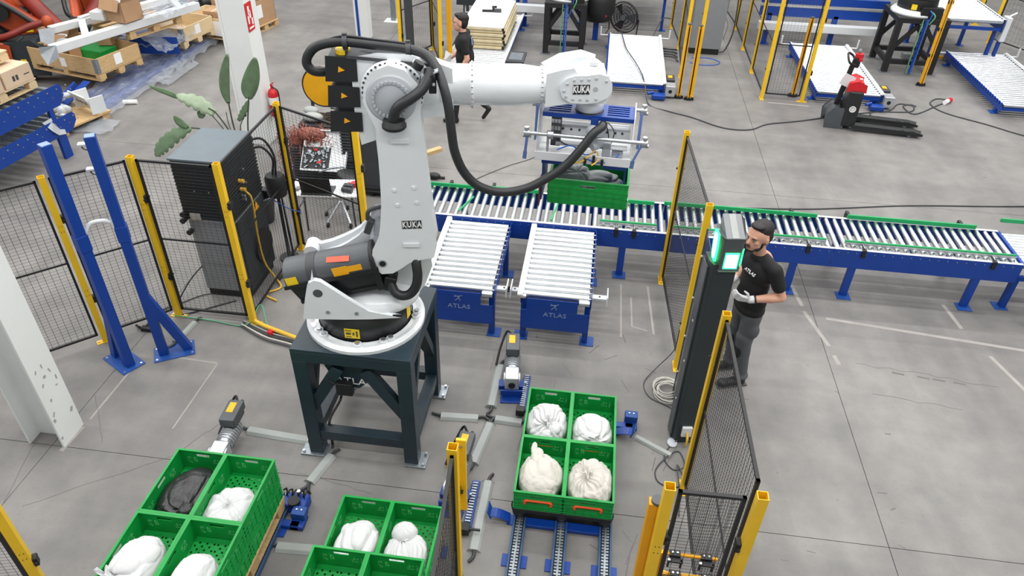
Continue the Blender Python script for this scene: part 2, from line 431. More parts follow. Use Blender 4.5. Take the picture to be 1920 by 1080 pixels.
# background posts, row right of the middle
BG = [(3.06, 13.72), (3.06, 15.13), (3.06, 16.57), (3.06, 18.03), (2.93, 19.45)]
nm = ['first', 'second', 'third', 'fourth', 'farthest']
for k, p in enumerate(BG): post(*p, 'yellow post of the far right fence row, %s from the camera' % nm[k], 'far fence row posts', rz=PI/2)
for k in range(4): panel(BG[k], BG[k+1], 'mesh panel of the far right fence row, %s from the camera' % nm[k], 'far fence row panels', gap=.05, wr=.0012, sx=.075, sz=.05)
post(3.79, 13.7, 'yellow post left of the pallet truck, second of the far gate'); panel(BG[0], (3.79, 13.7), 'mesh panel of the far gate left of the pallet truck', gap=.05, wr=.0014)
Q = [(1.75, 13.6), (1.60, 14.6), (1.66, 16.37), (1.56, 17.82)]
for k, p in enumerate(Q): post(*p, ['yellow post right of the middle white roller bed', 'yellow post left of the grey electric cabinet', 'yellow post behind the grey electric cabinet', 'yellow post farthest back near the grey electric cabinet'][k], rz=PI/2)
panel(Q[1], Q[2], 'mesh panel beside the grey electric cabinet', gap=.05, wr=.0012, sx=.075, sz=.05); panel(Q[2], Q[3], 'mesh panel behind the grey electric cabinet', gap=.05, wr=.0012, sx=.075, sz=.05)
P3 = [(-4.0, 14.3), (-3.55, 15.2), (-3.12, 14.0)]
post(*P3[0], 'yellow post left of the far doorway behind the robot hose'); post(*P3[1], 'thin yellow post in the far doorway'); post(*P3[2], 'yellow post left of the walking man', h=2.2)
panel(P3[0], P3[1], 'mesh panel of the far doorway, left leaf', gap=.05, wr=.0014); panel(P3[1], P3[2], 'mesh panel of the far doorway, right leaf', gap=.05, wr=.0014)
t = thing('steel_column', 'dark grey column beside the far doorway', 'column', (-3.82, 14.35, 0)); obj('shaft', MB().bx(-.07, .07, -.06, .06, .01, 2.3), 'dark_grey', t, .006); obj('base_plate', MB().bx(-.12, .12, -.1, .1, 0, .01), 'dark_grey', t)
R_ = [(8.79, 18.2), (9.5, 16.9), (9.0, 19.6)]
post(*R_[0], 'yellow post at the far right corner, beside the raised roller bed', rz=.9); post(*R_[1], 'yellow post at the right edge near the green cables', rz=.9); post(*R_[2], 'yellow post farthest in the top right corner')
panel(R_[0], R_[1], 'mesh panel at the top right corner', gap=.05, wr=.0014, sx=.09, sz=.09); panel(R_[1], (10.6, 15.2), 'mesh panel leaving the right edge', gap=.05, wr=.0014, sx=.09, sz=.09)

# light curtains (slim columns)
def curtain(x, y, h, label, rz=0, mat='amber', group=None, feet=True, window=False):
    t = thing('light_curtain', label, 'safety sensor', (x, y, 0), rz, group)
    a = .03
    obj('housing', MB().bx(-a, a, .0, .05, .05, h).bx(-a, -a+.018, -.045, .0, .05, h).bx(a-.018, a, -.045, .0, .05, h), mat, t, .004)
    obj('lens_strip', MB().bx(-.024, .024, -.012, .0, .1, h-.05), 'steel' if window else 'black', t)
    if window:
        for z in (.6, 1.1, 1.6): obj('clip', MB().bx(-.05, .05, -.03, .0, z-.03, z+.03), 'black', t)
    obj('end_cap', MB().cyl((0, 0, h), (0, 0, h+.02), .038, n=14), 'cover_grey', t, .003)
    obj('base', MB().bx(-.05, .05, -.05, .06, .012, .05), 'black', t, .004)
    obj('foot', MB().bx(-.09, .09, -.03, .03, 0, .012).cyl((-.07, 0, .01), (-.07, 0, .05), .018, n=8).cyl((.07, 0, .01), (.07, 0, .05), .018, n=8), 'black', t)
    return t
curtain(.572, 2.79, 1.69, 'amber sensor column with a grey cap beside the near gate', rz=PI/2)
curtain(1.5, 13.45, 1.35, 'left one of two amber sensor columns right of the middle roller bed')
curtain(1.69, 13.4, 1.35, 'right one of two amber sensor columns right of the middle roller bed')
curtain(3.67, 13.95, 1.45, 'amber sensor column seen through the far gate mesh')
curtain(6.33, 15.02, 1.72, 'slanting amber sensor column with long lens, before the far black frame', window=True)
curtain(-2.98, 14.2, 2.05, 'amber sensor column directly left of the walking man', rz=PI/2)

# muting arms low behind the near gate
for k, (y, z) in enumerate(((2.92, 1.02), (2.80, .98))):
    t = thing('sensor_bracket', ['yellow cross tube with two black clamps at the near gate, upper one', 'yellow cross tube with two black clamps at the near gate, lower one'][k], 'sensor bracket', (.88, y, z), 0)
    obj('tube', MB().cyl((-.17, 0, 0), (.17, 0, 0), .013, n=12), 'amber', t)
    obj('stem', MB().cyl((-.19, 0, 0), (-.19, 0, -z+.01), .014, n=10).bx(-.2, -.16, -.015, .015, -.015, .015), 'amber', t)
    for x in (-.1, .1):
        c = obj('clamp', MB().bx(x-.035, x+.035, -.022, .022, -.018, .018).bx(x-.05, x+.05, -.06, -.02, -.012, .0).cyl((x-.04, -.045, 0), (x-.04, -.045, -.07), .008, n=8).cyl((x+.04, -.045, 0), (x+.04, -.045, -.07), .008, n=8), 'black', t, .003)
        obj('screw', MB().cyl((x-.015, -.0, .018), (x-.015, 0, .023), .008, n=8).cyl((x+.015, 0, .018), (x+.015, 0, .023), .008, n=8).cyl((x-.04, -.045, 0), (x-.04, -.045, .006), .01, n=8), 'steel', c)

# ------------------------------------------------------------------ roller conveyors
_roll = {}
def conveyor(label, x0, x1, y0, y1, z, axis='y', pitch=.1, r=.029, depth=.24, legs=(), group=None, rmat='zinc', ends='', bolts=True, capmat='white_paint', panelmat='blue', legtop=None, skip_rollers=False, caprail=(1, 1)):
    """axis = direction the rollers lie along; goods travel along the other one"""
    cx, cy = (x0+x1)/2, (y0+y1)/2
    t = thing('roller_conveyor', label, 'conveyor', (cx, cy, 0), 0, group)
    hx, hy = (x1-x0)/2, (y1-y0)/2
    sw = axis == 'x'
    # local frame: travel along u, rollers along v
    hu, hv = (hy, hx) if sw else (hx, hy)
    def BX(m_, u0, u1, v0, v1, a, b): return m_.bx(v0, v1, u0, u1, a, b) if sw else m_.bx(u0, u1, v0, v1, a, b)
    def PT(u, v, a): return (v, u, a) if sw else (u, v, a)
    for k, sd in enumerate((-1, 1)):
        v0, v1 = sorted((sd*hv, sd*(hv-.006)))
        p = obj('side_panel', BX(MB(), -hu, hu, v0, v1, z-depth, z+.004), panelmat, t, .002)
        c0, c1 = sorted((sd*hv, sd*(hv-.035)))
        if caprail[k]: obj('cap_rail', BX(MB(), -hu, hu, c0, c1, z+.004, z+.010), capmat, t, .002)
        if bolts:
            bm = MB(); n_ = int(2*hu/pitch)
            for i in range(n_):
                u = -hu+pitch*(i+.5); bm.cyl(PT(u, sd*hv, z-.03), PT(u, sd*(hv+.008), z-.03), .006, n=6)
            obj('bolt_row', bm, 'steel', p, kind='stuff')
    n_ = int(round(2*hu/pitch)); key = (axis, round(hv, 3), r, rmat)
    if key not in _roll:
        _roll[key] = MB().cyl(PT(0, -hv+.03, 0), PT(0, hv-.03, 0), r, n=14).cyl(PT(0, -hv+.006, 0), PT(0, hv-.006, 0), .008, n=6).mesh('roller', rmat)
    for i in range(n_):
        link('roller', _roll[key], t, PT(-hu+2*hu*(i+.5)/n_, 0, z-r+.004))
    bm = MB()
    for u in ([-hu+.05, hu-.05] + [0]*(hu > .8)): BX(bm, u-.02, u+.02, -hv+.006, hv-.006, z-depth+.02, z-depth+.08)
    obj('cross_member', bm, panelmat, t)
    lt = (z-depth+.02) if legtop is None else legtop
    for u in legs:
        for sd in (-1, 1):
            v = sd*(hv-.035); l = MB(); BX(l, u-.04, u+.04, v-.03, v+.03, .01, lt)
            g_ = obj('leg', l, panelmat, t, .004)
            fm = MB(); BX(fm, u-.08, u+.08, v-.05 if sd > 0 else v-.1, v+.1 if sd > 0 else v+.05, 0, .01); obj('foot_plate', fm, 'blue_light' if panelmat == 'blue' else panelmat, g_, .003)
    return t
def guard(x0, x1, y, z, label, clamps=(), out=1, group=None):
    """green plastic guide rail with its black clamps"""
    t = thing('guide_rail', label, 'guide rail', ((x0+x1)/2, y, z), 0, group); h = (x1-x0)/2; cx = (x0+x1)/2
    obj('strip', MB().bx(-h, h, -.012, .012, -.022, .03), 'green_guard', t, .005)
    obj('back_profile', MB().bx(-h, h, out*.012 if out > 0 else -.02, .02 if out > 0 else -.012, -.018, .012), 'alu', t)
    for c in clamps:
        k = obj('clamp', MB().bx(c-cx-.02, c-cx+.02, out*.03-.012, out*.03+.07*out if out > 0 else -.02, -.07, .03) if out > 0 else MB().bx(c-cx-.022, c-cx+.022, -.14, -.09, -.11, -.01).cyl((c-cx, -.14, -.03), (c-cx, -.02, -.01), .01, n=8), 'black', t, .006)
        obj('clamp_rod', MB().cyl((c-cx, out*.01, 0), (c-cx, out*.11, 0), .006, n=8).cyl((c-cx-.03, out*.1, -.02), (c-cx+.03, out*.1, -.02), .005, n=6), 'steel', k)
    return t
ZC = .65
YN, YF = 7.47, 8.22
conveyor('long roller conveyor, section between the white robot and the mesh fence', -2.12, .96, YN, YF, ZC, legs=(-1.0, .69, 1.1-.05))
conveyor('long roller conveyor, section right behind the man in white gloves', .965, 2.87, YN, YF, ZC, legs=(.56,))
conveyor('long roller conveyor, rightmost section ending near the right edge', 2.875, 4.93, YN, YF, ZC, legs=(-.76, .62))
guard(-2.1, -1.38, 8.15, .685, 'green guide rail piece at the far rim just right of the robot arm', (-1.75,), 1)
guard(-1.345, -.56, 8.17, .685, 'green guide rail piece at the far rim left of the lifted crate', (-1.2,), 1)
guard(.5, .83, 8.12, .685, 'short green guide rail right of the lifted crate, far rim', (.45,), 1)
guard(.95, 2.80, 8.15, .685, 'green guide rail on the far rim behind the man', (2.5,), 1)
guard(3.17, 4.67, 8.2, .685, 'long green guide rail on the far rim, rightmost section', (3.18, 4.5), 1)
guard(.167, .84, 7.58, .685, 'short green guide rail on the near rim left of the fence post', (.37, .58), -1)
guard(1.0, 1.52, 7.58, .685, 'short green guide rail seen through the fence mesh', (.98,), -1)
guard(2.1, 2.79, 7.59, .685, 'short green guide rail right of the man, near rim', (2.58,), -1)
guard(3.0, 4.88, 7.59, .685, 'long green guide rail on the near rim, rightmost section', (3.2, 4.62), -1)
t = guard(5.0, 5.6, 8.36, .72, 'green guide rail stub at the right edge', (), 1)
conveyor('crosswise roller conveyor cut off by the right edge', 4.95, 6.0, 7.50, 8.25, .62, axis='x', pitch=.06, r=.024, depth=.24, legs=(-.3,), capmat='blue')
t = thing('support_brace', 'slanting blue steel support at the right edge under the conveyor end', 'support', (5.05, 7.42, 0)); obj('strut', MB().bar((0, 0, .45), (.22, -.28, .01), .09, .05), 'blue', t, .004); obj('foot_plate', MB().bx(.14, .34, -.36, -.2, 0, .01), 'blue_light', t, .002)
# slanted cross strips over the belt
t = thing('cross_strip', 'slim green strip lying between rollers left of the lifted crate', 'guide rail', (-1.42, 7.75, .665)); obj('strip', MB().bar((-.12, -.17, 0), (.0, .2, 0), .02, .02), 'green_guard', t, .003)
t = thing('cross_strip', 'slim green strip between rollers below the lifted crate', 'guide rail', (-.36, 7.7, .665)); obj('strip', MB().bar((-.05, -.16, 0), (.0, .25, 0), .02, .02), 'green_guard', t, .003)

# two short roller beds with the logo plate
def figure_logo(parent, x, y, z, s):
    """small leaping figure holding a bar, on a vertical plate facing the camera"""
    m_ = MB()
    for a, b, w_ in (((-.9, .55), (1.1, 1.05), .13), ((-.35, .75), (-.9, 1.05), .12), ((-.2, .6), (.5, .55), .22), ((.35, .5), (.05, .0), .2), ((.1, .1), (-.7, -.5), .16), ((-.1, .2), (.6, -.25), .14), ((.6, -.25), (.35, -.6), .1)):
        m_.bar((x+a[0]*s, y, z+a[1]*s), (x+b[0]*s, y, z+b[1]*s), w_*s, .002, (0, 1, 0))
    return obj('logo', m_, 'logo_grey', parent)
def short_bed(x0, x1, label):
    y0, y1, z = 6.10, 7.462, .62
    t = conveyor(label, x0, x1, y0, y1, z, axis='x', pitch=.0973, r=.039, depth=.13, legs=(-.62, .5), rmat='zinc', caprail=(1, 0))
    cx = (x0+x1)/2; cy = (y0+y1)/2; hx = (x1-x0)/2; hy = (y1-y0)/2
    pl = obj('front_plate', MB().bx(-hx+.07, hx-.14, -hy-.05, -hy-.043, .45, .6).bx(-hx+.01, hx-.01, -hy-.05, -hy-.043, .2, .45), 'blue', t, .002)
    figure_logo(pl, -.01, -hy-.052, .505, .045)
    textmesh('ATLAS', .075, 'logo_grey', 'lettering', pl, facing((0, -hy-.051, .405), (1, 0, 0), (0, 0, 1)), sx=1.15)
    obj('end_rail', MB().bx(-hx-.03, -hx+.03, -hy-.06, hy, z+.006, z+.03), 'white_paint', t, .004)
    obj('stub_roller', MB().cyl((hx-.13, -hy-.02, z-.045), (hx-.02, -hy-.02, z-.045), .03, n=14).cyl((-hx+.0, -hy-.02, z-.02), (-hx+.06, -hy-.02, z-.02), .025, n=12), 'zinc', t)
    for sd in (-1, 1):
        b = obj('stop_bracket', MB().bx(sd*hx-.02 if sd > 0 else -hx-.16, hx+.16 if sd > 0 else -hx+.02, -hy+.13, -hy+.2, .52, .545).bx(sd*(hx+.16)-.006, sd*(hx+.16)+.006, -hy+.05, -hy+.24, .5, .62), 'white_paint', t, .003)
        obj('bolt', MB().cyl((sd*(hx+.08), -hy+.165, .545), (sd*(hx+.08), -hy+.165, .553), .01, n=8), 'dark_grey', b)
    return t
short_bed(-1.625, -.875, 'short roller bed with logo plate beside the robot, left of two')
short_bed(-.60, .145, 'short roller bed with logo plate, right of two')

# background white roller beds
def far_bed(x0, x1, y0, y1, z, label, motor=None):
    t = conveyor(label, x0, x1, y0, y1, z, axis='x', pitch=.105, r=.032, depth=.14, legs=(-(y1-y0)/2+.25, (y1-y0)/2-.25), rmat='roller_white', bolts=False, group='white roller beds in the back row')
    hx = (x1-x0)/2; hy = (y1-y0)/2
    obj('end_rail', MB().bx(hx-.02, hx+.03, -hy, hy, z+.008, z+.03), 'white_paint', t, .003)
    m_ = MB()
    for i in range(int(2*hy/.105)): m_.bx(-hx-.03, -hx, -hy+.105*i+.02, -hy+.105*i+.07, z-.03, z+.02)
    obj('chain_tooth', m_, 'blue', t, kind='stuff')
    for sd in (-1, 1): obj('corner_hook', MB().cyl((sd*hx, hy-.1, z-.02), (sd*(hx+.2), hy-.1, z-.02), .018, n=8).cyl((sd*(hx+.2), hy-.1, z-.02), (sd*(hx+.2), hy-.1, z+.16), .02, n=8), 'white_paint', t)
    if motor:
        md = obj('gear_motor', MB().bx(hx+.02, hx+.2, -hy-.08, -hy+.14, .04, .24), 'alu', t, .01)
        obj('shaft_bore', MB().cyl((hx+.11, -hy-.085, .14), (hx+.11, -hy-.081, .14), .035, n=12), 'black', md)
        obj('motor_drive', MB().bx(hx+.04, hx+.2, -hy+.22, -hy+.5, .1, .26), 'dark_grey', t, .02)
        obj('motor_cover', MB().bx(hx+.07, hx+.15, -hy+.3, -hy+.42, .262, .27), 'label_orange', t)
        obj('valve_block', MB().bx(hx-.22, hx+.02, -hy-.22, -hy-.05, .02, .1).cyl((hx-.3, -hy-.15, .1), (hx-.2, -hy-.1, .12), .03, n=8), 'blue', t, .01)
    return t
far_bed(.14, 1.22, 13.45, 16.35, .24, 'white roller bed in the back row, middle one with a cable across', True)
far_bed(4.0, 5.18, 13.65, 16.5, .24, 'white roller bed in the back row behind the pallet truck', True)
far_bed(7.25, 8.45, 13.6, 16.6, .24, 'white roller bed in the back row at the right edge', False)
far_bed(-3.0, -1.86, 13.6, 17.2, .3, 'white roller bed in the back row beside the walking man, boards stacked on it', False)
conveyor('raised grey roller bed at the top right', 6.85, 8.05, 16.3, 18.2, 1.0, axis='x', pitch=.12, r=.05, depth=.25, legs=(-.75, .6), rmat='roller_white', bolts=False)
t = thing('side_guard', 'white side guard at the end of the raised roller bed', 'guard', (8.15, 16.45, 0)); obj('guard_plate', MB().bx(-.05, .05, -.1, .12, .55, 1.03), 'white_paint', t, .01); obj('rod', MB().cyl((0, 0, 1.03), (.15, .05, 1.1), .02, n=8), 'white_paint', t); obj('leg', MB().bx(-.03, .03, -.03, .03, 0, .55), 'blue', t)
# long frames crossing at the back
def long_frame(x0, x1, y, z, label, legs):
    t = thing('transfer_conveyor', label, 'conveyor', ((x0+x1)/2, y, 0)); h = (x1-x0)/2
    obj('upper_beam', MB().bx(-h, h, -.04, .04, z-.1, z+.06), 'blue', t, .004)
    obj('slot_rail', MB().bx(-h, h, -.055, -.041, z-.16, z-.12), 'alu', t)
    obj('lower_beam', MB().bx(-h, h, -.05, .02, z-.36, z-.17), 'blue', t, .004)
    obj('cable_tray', MB().bx(-h, h, -.24, -.07, z-.62, z-.46), 'white_paint', t, .01)
    obj('rear_beam', MB().bx(-h, h, 1.2, 1.28, z-.2, z+.04), 'blue', t, .004)
    for u in legs:
        g_ = obj('leg', MB().bx(u-.05, u+.05, -.05, .05, .01, z-.3), 'blue', t, .004); obj('foot_plate', MB().bx(u-.1, u+.1, -.1, .1, 0, .01), 'blue', g_)
    me = MB().cyl((0, .03, 0), (0, 1.2, 0), .045, n=10).mesh('roller', 'galv')
    n_ = int(2*h/.16)
    for i in range(n_): link('roller', me, t, (-h+.16*(i+.5), 0, z+.01))
    return t
long_frame(3.35, 6.0, 17.1, .98, 'long blue conveyor frame crossing behind the back row, right', (-1.1, .3))
long_frame(-2.15, -.95, 17.3, .98, 'blue conveyor frame crossing behind the left black robot frame', (-.3,))
t = conveyor('grey roller conveyor behind the cage fan', -.6, 1.35, 17.4, 19.6, .95, axis='x', pitch=.14, r=.055, depth=.22, legs=(-.95,), rmat='galv', bolts=False)
conveyor('blue conveyor corner at the right edge above the long conveyor', 6.25, 7.6, 9.2, 10.1, .66, legs=(-.3,), bolts=False)
# ------------------------------------------------------------------ robot stand
t = thing('robot_stand', 'dark blue-grey steel stand carrying the big white robot', 'stand', (-1.777, 4.706, 0))
hs = .5; ZT = 1.257
obj('top_plate', MB().bx(-hs, hs, -hs, hs, ZT-.03, ZT), 'stand', t, .004)
fr = MB()
for a, b in ((-hs, -hs+.012), (hs-.012, hs)): fr.bx(-hs, hs, a, b, ZT-.13, ZT-.03).bx(a, b, -hs+.012, hs-.012, ZT-.13, ZT-.03)
obj('top_frame', fr, 'stand', t, .003)
for sx in (-1, 1):
    for sy in (-1, 1):
        x0, x1 = sorted((sx*hs, sx*(hs-.125))); y0, y1 = sorted((sy*hs, sy*(hs-.125)))
        g_ = obj('leg', MB().bx(x0, x1, y0, y1, .02, ZT-.13), 'stand', t, .006)
        xc, yc = sx*(hs-.0), sy*(hs-.06)
        obj('foot_plate', MB().bx(xc-.12, xc+.07, yc-.09, yc+.09, 0, .02) if sx > 0 else MB().bx(xc-.08, xc+.16, yc-.09, yc+.09, 0, .02), 'galv', g_, .004)
        bm = MB()
        for q in ((xc+(.045 if sx > 0 else -.055), yc-.065), (xc+(.045 if sx > 0 else -.055), yc+.065)): bm.cyl((*q, .02), (*q, .045), .014, n=8)
        obj('anchor_bolt', bm, 'steel', g_)
for s_ in (-1, 1):
    y = s_*(hs-.06)
    gp = obj('gusset_plate', MB().prism([(-.27, ZT-.13), (.2, ZT-.13), (.17, ZT-.22), (.12, ZT-.33), (.02, ZT-.43), (-.1, ZT-.43), (-.2, ZT-.33), (-.25, ZT-.22)], 'y', y-.02*s_-.006, y-.02*s_+.006), 'stand', t, .003)
    if s_ < 0: textmesh('ATLAS', .1, 'white', 'lettering', gp, facing((-.02, y+.012, ZT-.36), (1, 0, 0), (0, 0, 1)), sx=1.1)
    obj('diagonal_brace', MB().bar((-.13, y, ZT-.2), (-hs+.08, y, .56), .1, .07, (0, 1, 0)), 'stand', t, .004)
    obj('diagonal_brace', MB().bar((.1, y, ZT-.2), (hs-.08, y, .56), .1, .07, (0, 1, 0)), 'stand', t, .004)
    obj('lower_beam', MB().bx(-hs+.125, hs-.125, y-.05, y+.05, .2, .3), 'stand', t, .004)
    x = s_*(hs-.06)
    obj('lower_beam', MB().bx(x-.05, x+.05, -hs+.125, hs-.125, .2, .3), 'stand', t, .004)
    obj('diagonal_brace', MB().bar((x, -.1, ZT-.18), (x, -hs+.1, .56), .07, .08, (1, 0, 0)), 'stand', t, .004)
    obj('diagonal_brace', MB().bar((x, .1, ZT-.18), (x, hs-.1, .56), .07, .08, (1, 0, 0)), 'stand', t, .004)
obj('junction_box', MB().bx(-.16, -.02, -.5, -.44, ZT-.47, ZT-.34).cyl((-.17, -.47, ZT-.37), (-.22, -.47, ZT-.34), .02, n=8), 'black', t, .01)
obj('cable_run', MB().tube(smoothpath([(-.2, -.42, ZT-.36), (-.3, -.1, .36), (-.32, -.38, .33), (-.31, -.42, .1), (-.3, -.46, .05)]), .012), 'black', t)

# ------------------------------------------------------------------ the robot
RB = thing('industrial_robot', 'big white industrial robot on the dark stand, its arm reaching right', 'robot', (-1.777, 4.706, ZT), math.radians(10))
def P_(name, mb, mat='robot_white', bevel=0, parent=None, label=None, **k): return obj(name, mb, mat, parent or RB, bevel, label, **k)
# base ring, an irregular octagon, with bolts
n = 40; ring_o = []
for i in range(n):
    a = 2*PI*i/n - math.radians(10); r = .497
    c_ = max(abs(math.cos(a)), abs(math.sin(a)))
    r = min(r, .475/max(c_, .01)*1.0+.02); ring_o.append((math.cos(a+math.radians(0))*r, math.sin(a)*r))
v = []; f = []
prof = [(1.0, 0), (1.0, .03), (.94, .055), (.86, .045), (.80, .05), (.80, .0)]
for s_, z in prof:
    for p in ring_o: v.append((p[0]*s_, p[1]*s_, z))
for k in range(len(prof)-1):
    for i in range(n): f.append((k*n+i, k*n+(i+1) % n, (k+1)*n+(i+1) % n, (k+1)*n+i))
br = P_('base_ring', MB().add(v, f, False)); 
bm = MB(); pads = MB()
for a in (-2.55, -2.38, -1.62, -1.13, -.98, -.15, -.02, .6, .8, 1.6, 2.4, 2.6):
    x, y = math.cos(a)*.43, math.sin(a)*.43
    pads.cyl((x, y, .02), (x, y, .066), .036, n=14); bm.cyl((x, y, .066), (x, y, .082), .022, n=8)
obj('bolt_pad', pads, 'robot_white', br); obj('ring_bolt', bm, 'steel', br)
d_ = P_('base_drum', MB().lathe([(.39, .02), (.388, .29), (.36, .3)], n=48), 'black_plastic')
def sticker(parent, c, nx, w_, h, mat, name='warning_sticker', up_=(0, 0, 1)):
    N = Vector(nx).normalized(); r = Vector(up_).cross(N).normalized(); u = N.cross(r)
    c = Vector(c); v = [c+r*a*w_/2+u*b*h/2+N*k for k in (0, .002) for a, b in ((-1, -1), (1, -1), (1, 1), (-1, 1))]
    o = MB().add(v, [(3, 2, 1, 0), (4, 5, 6, 7), (0, 1, 5, 4), (1, 2, 6, 5), (2, 3, 7, 6), (3, 0, 4, 7)])
    return obj(name, o, mat, parent)
a = math.radians(-99); st = sticker(d_, (.39*math.cos(a), .39*math.sin(a), .135), (math.cos(a), math.sin(a), 0), .125, .095, 'label_yellow')
a0 = Vector((.394*math.cos(a), .394*math.sin(a), .135)); rr = Vector((-math.sin(a), math.cos(a), 0))
pm = MB()
for dx, dz, w_, h in ((-.03, .03, .05, .006), (-.03, .0, .04, .018), (.012, -.0, .012, .03), (.04, -.005, .012, .045), (.04, .025, .012, .01), (-.03, -.032, .045, .006)):
    c = a0+rr*dx+Vector((0, 0, dz)); pm.bar(c-rr*w_/2, c+rr*w_/2, .002, h)
pm2 = obj('pictogram', pm, 'dark_grey', st) if False else obj('pictogram', pm, 'dark_grey', d_)
a = math.radians(-18); sticker(d_, (.39*math.cos(a), .39*math.sin(a), .16), (math.cos(a), math.sin(a), 0), .07, .13, 'label_yellow')
# turning column
P_('turntable', MB().lathe([(.37, .295), (.377, .3), (.382, .32), (.37, .345), (.33, .37), (.27, .40), (.2, .45), (.13, .5), (.05, .52)], n=48))
for y0, y1 in ((-.13, .02), (.16, .3)):
    P_('column_cheek', MB().prism([(-.12, .33), (.42, .33), (.5, .45), (.56, .62), (.54, .78), (.42, .9), (.28, .92), (.16, .84), (.1, .66), (-.02, .5)], 'y', y0, y1), bevel=.03)
P_('column_body', MB().prism([(-.2, .34), (.42, .34), (.44, .5), (.25, .64), (.05, .6), (-.15, .42)], 'y', -.1, .26), bevel=.03)
P_('column_fillet', MB().ell((.12, -.08, .34), (.36, .3, .13), 28, 12))
# forklift bracket plate with a round opening
fk = P_('fork_bracket', MB().prism([(-.41, .31), (-.37, .50), (-.335, .63), (-.29, .66), (-.25, .65), (-.06, .48), (.09, .36), (.28, .31), (.1, .30), (-.1, .30)], 'y', -.398, -.355), bevel=.01)
P_('bracket_rib', MB().prism([(-.38, .345), (-.31, .66), (-.31, .36)], 'y', -.36, -.1), bevel=.01)
obj('opening', MB().cyl((-.276, -.3995, .55), (-.276, -.3975, .55), .037, n=22), 'cover_grey', fk)
obj('bracket_bolt', MB().cyl((-.22, -.408, .37), (-.22, -.398, .37), .016, n=10).cyl((-.0, -.408, .355), (-.0, -.398, .355), .016, n=10), 'steel', fk)
# balance cylinder housing, sloping up to the right
TL = math.radians(13)
def sl(u, wz): return (-.2+u*math.cos(TL)-wz*math.sin(TL), .64+u*math.sin(TL)+wz*math.cos(TL))
sec = [(-.34, 0), (-.342, .04), (-.33, .08), (-.305, .115), (-.27, .14), (-.225, .152), (-.175, .152), (-.13, .14), (-.095, .115), (-.07, .08), (-.06, .04), (-.06, 0)]
def halfround(u0, u1, k=1.0, name='balance_housing', mat='cover_grey', bev=.012):
    vs = [(sl(u, w_*k)[0], -.2+(y_+.2)*k, sl(u, w_*k)[1]) for u in (u0, u1) for y_, w_ in sec]; n_ = len(sec)
    return P_(name, MB().add(vs, [tuple(range(n_))[::-1], tuple(range(n_, 2*n_))]+[(i, (i+1) % n_, n_+(i+1) % n_, n_+i) for i in range(n_)]), mat, bev)
hb = halfround(-.33, .37)
hb2 = P_('balance_housing_lower', MB().prism([sl(-.325, .0), sl(.35, .0), sl(.33, -.17), sl(-.27, -.17)], 'y', -.30, -.08), 'black_plastic', .015)
P_('housing_rim', MB().prism([sl(-.34, -.012), sl(.385, -.012), sl(.385, .012), sl(-.34, .012)], 'y', -.352, -.05).prism([sl(-.28, -.19), sl(.345, -.19), sl(.345, -.165), sl(-.28, -.165)], 'y', -.315, -.07), 'black', .005)
halfround(-.14, -.07, 1.035, 'housing_band', 'dark_grey', .004)
halfround(.36, .395, 1.1, 'end_rib', 'black', .008); P_('end_rib_lower', MB().prism([sl(.35, -.19), sl(.385, -.19), sl(.395, .01), sl(.36, .01)], 'y', -.33, -.07), 'black', .008)
def on_house(u, w_, wd, h, mat, name='warning_sticker'):
    c = sl(u, w_); return sticker(hb, (c[0], -.3425, c[1]), (0, -1, 0), wd, h, mat, name, (-math.sin(TL), 0, math.cos(TL)))
on_house(-.27, .045, .09, .07, 'label_yellow'); on_house(.12, .05, .12, .075, 'label_orange'); on_house(.235, .055, .11, .05, 'label_orange')
v = [sl(.0, .16), sl(.2, .16)]
c_ = sl(.12, .1305); nrm = Vector((-math.sin(TL)*.8, -.6, math.cos(TL)*.8)); o = sticker(hb, (c_[0], -.292, c_[1]), nrm, .18, .045, 'label_red', 'red_sticker', (0, .8, .6))
# white swept counter arm behind
P_('rear_wing', MB().prism([(-.47, .45), (-.42, .655), (-.37, .70), (-.31, .68), (-.22, .705), (-.13, .745), (-.05, .785), (.03, .84), (.08, .90), (.13, .97), (.19, 1.02), (.28, 1.04), (.28, .55), (0, .45)], 'y', .08, .13), bevel=.012)
P_('rear_wing', MB().prism([(-.3, .5), (-.25, .70), (-.15, .735), (-.06, .785), (.03, .85), (.1, .93), (.15, 1.0), (.28, 1.02), (.28, .5)], 'y', -.06, -.02), bevel=.01)
P_('wing_boss', MB().cyl((-.38, .0, .66), (-.38, .14, .66), .06, n=18).bx(-.44, -.32, .0, .13, .45, .66), bevel=.01)
P_('linkage', MB().cyl((.17, -.16, .86), (.17, .04, .86), .05, n=16).bar((.17, -.1, .86), (.2, -.1, 1.08), .05, .06).cyl((.2, -.13, 1.08), (.2, -.06, 1.08), .055, n=16), 'robot_grey', .006)
P_('motor_plug', MB().box((.13, -.14, 1.0), (.05, .08, .12), ry=.4).tube(smoothpath([(.12, -.14, 1.05), (.14, -.14, 1.13), (.25, -.12, 1.16)]), .018), 'dark_grey', .008)
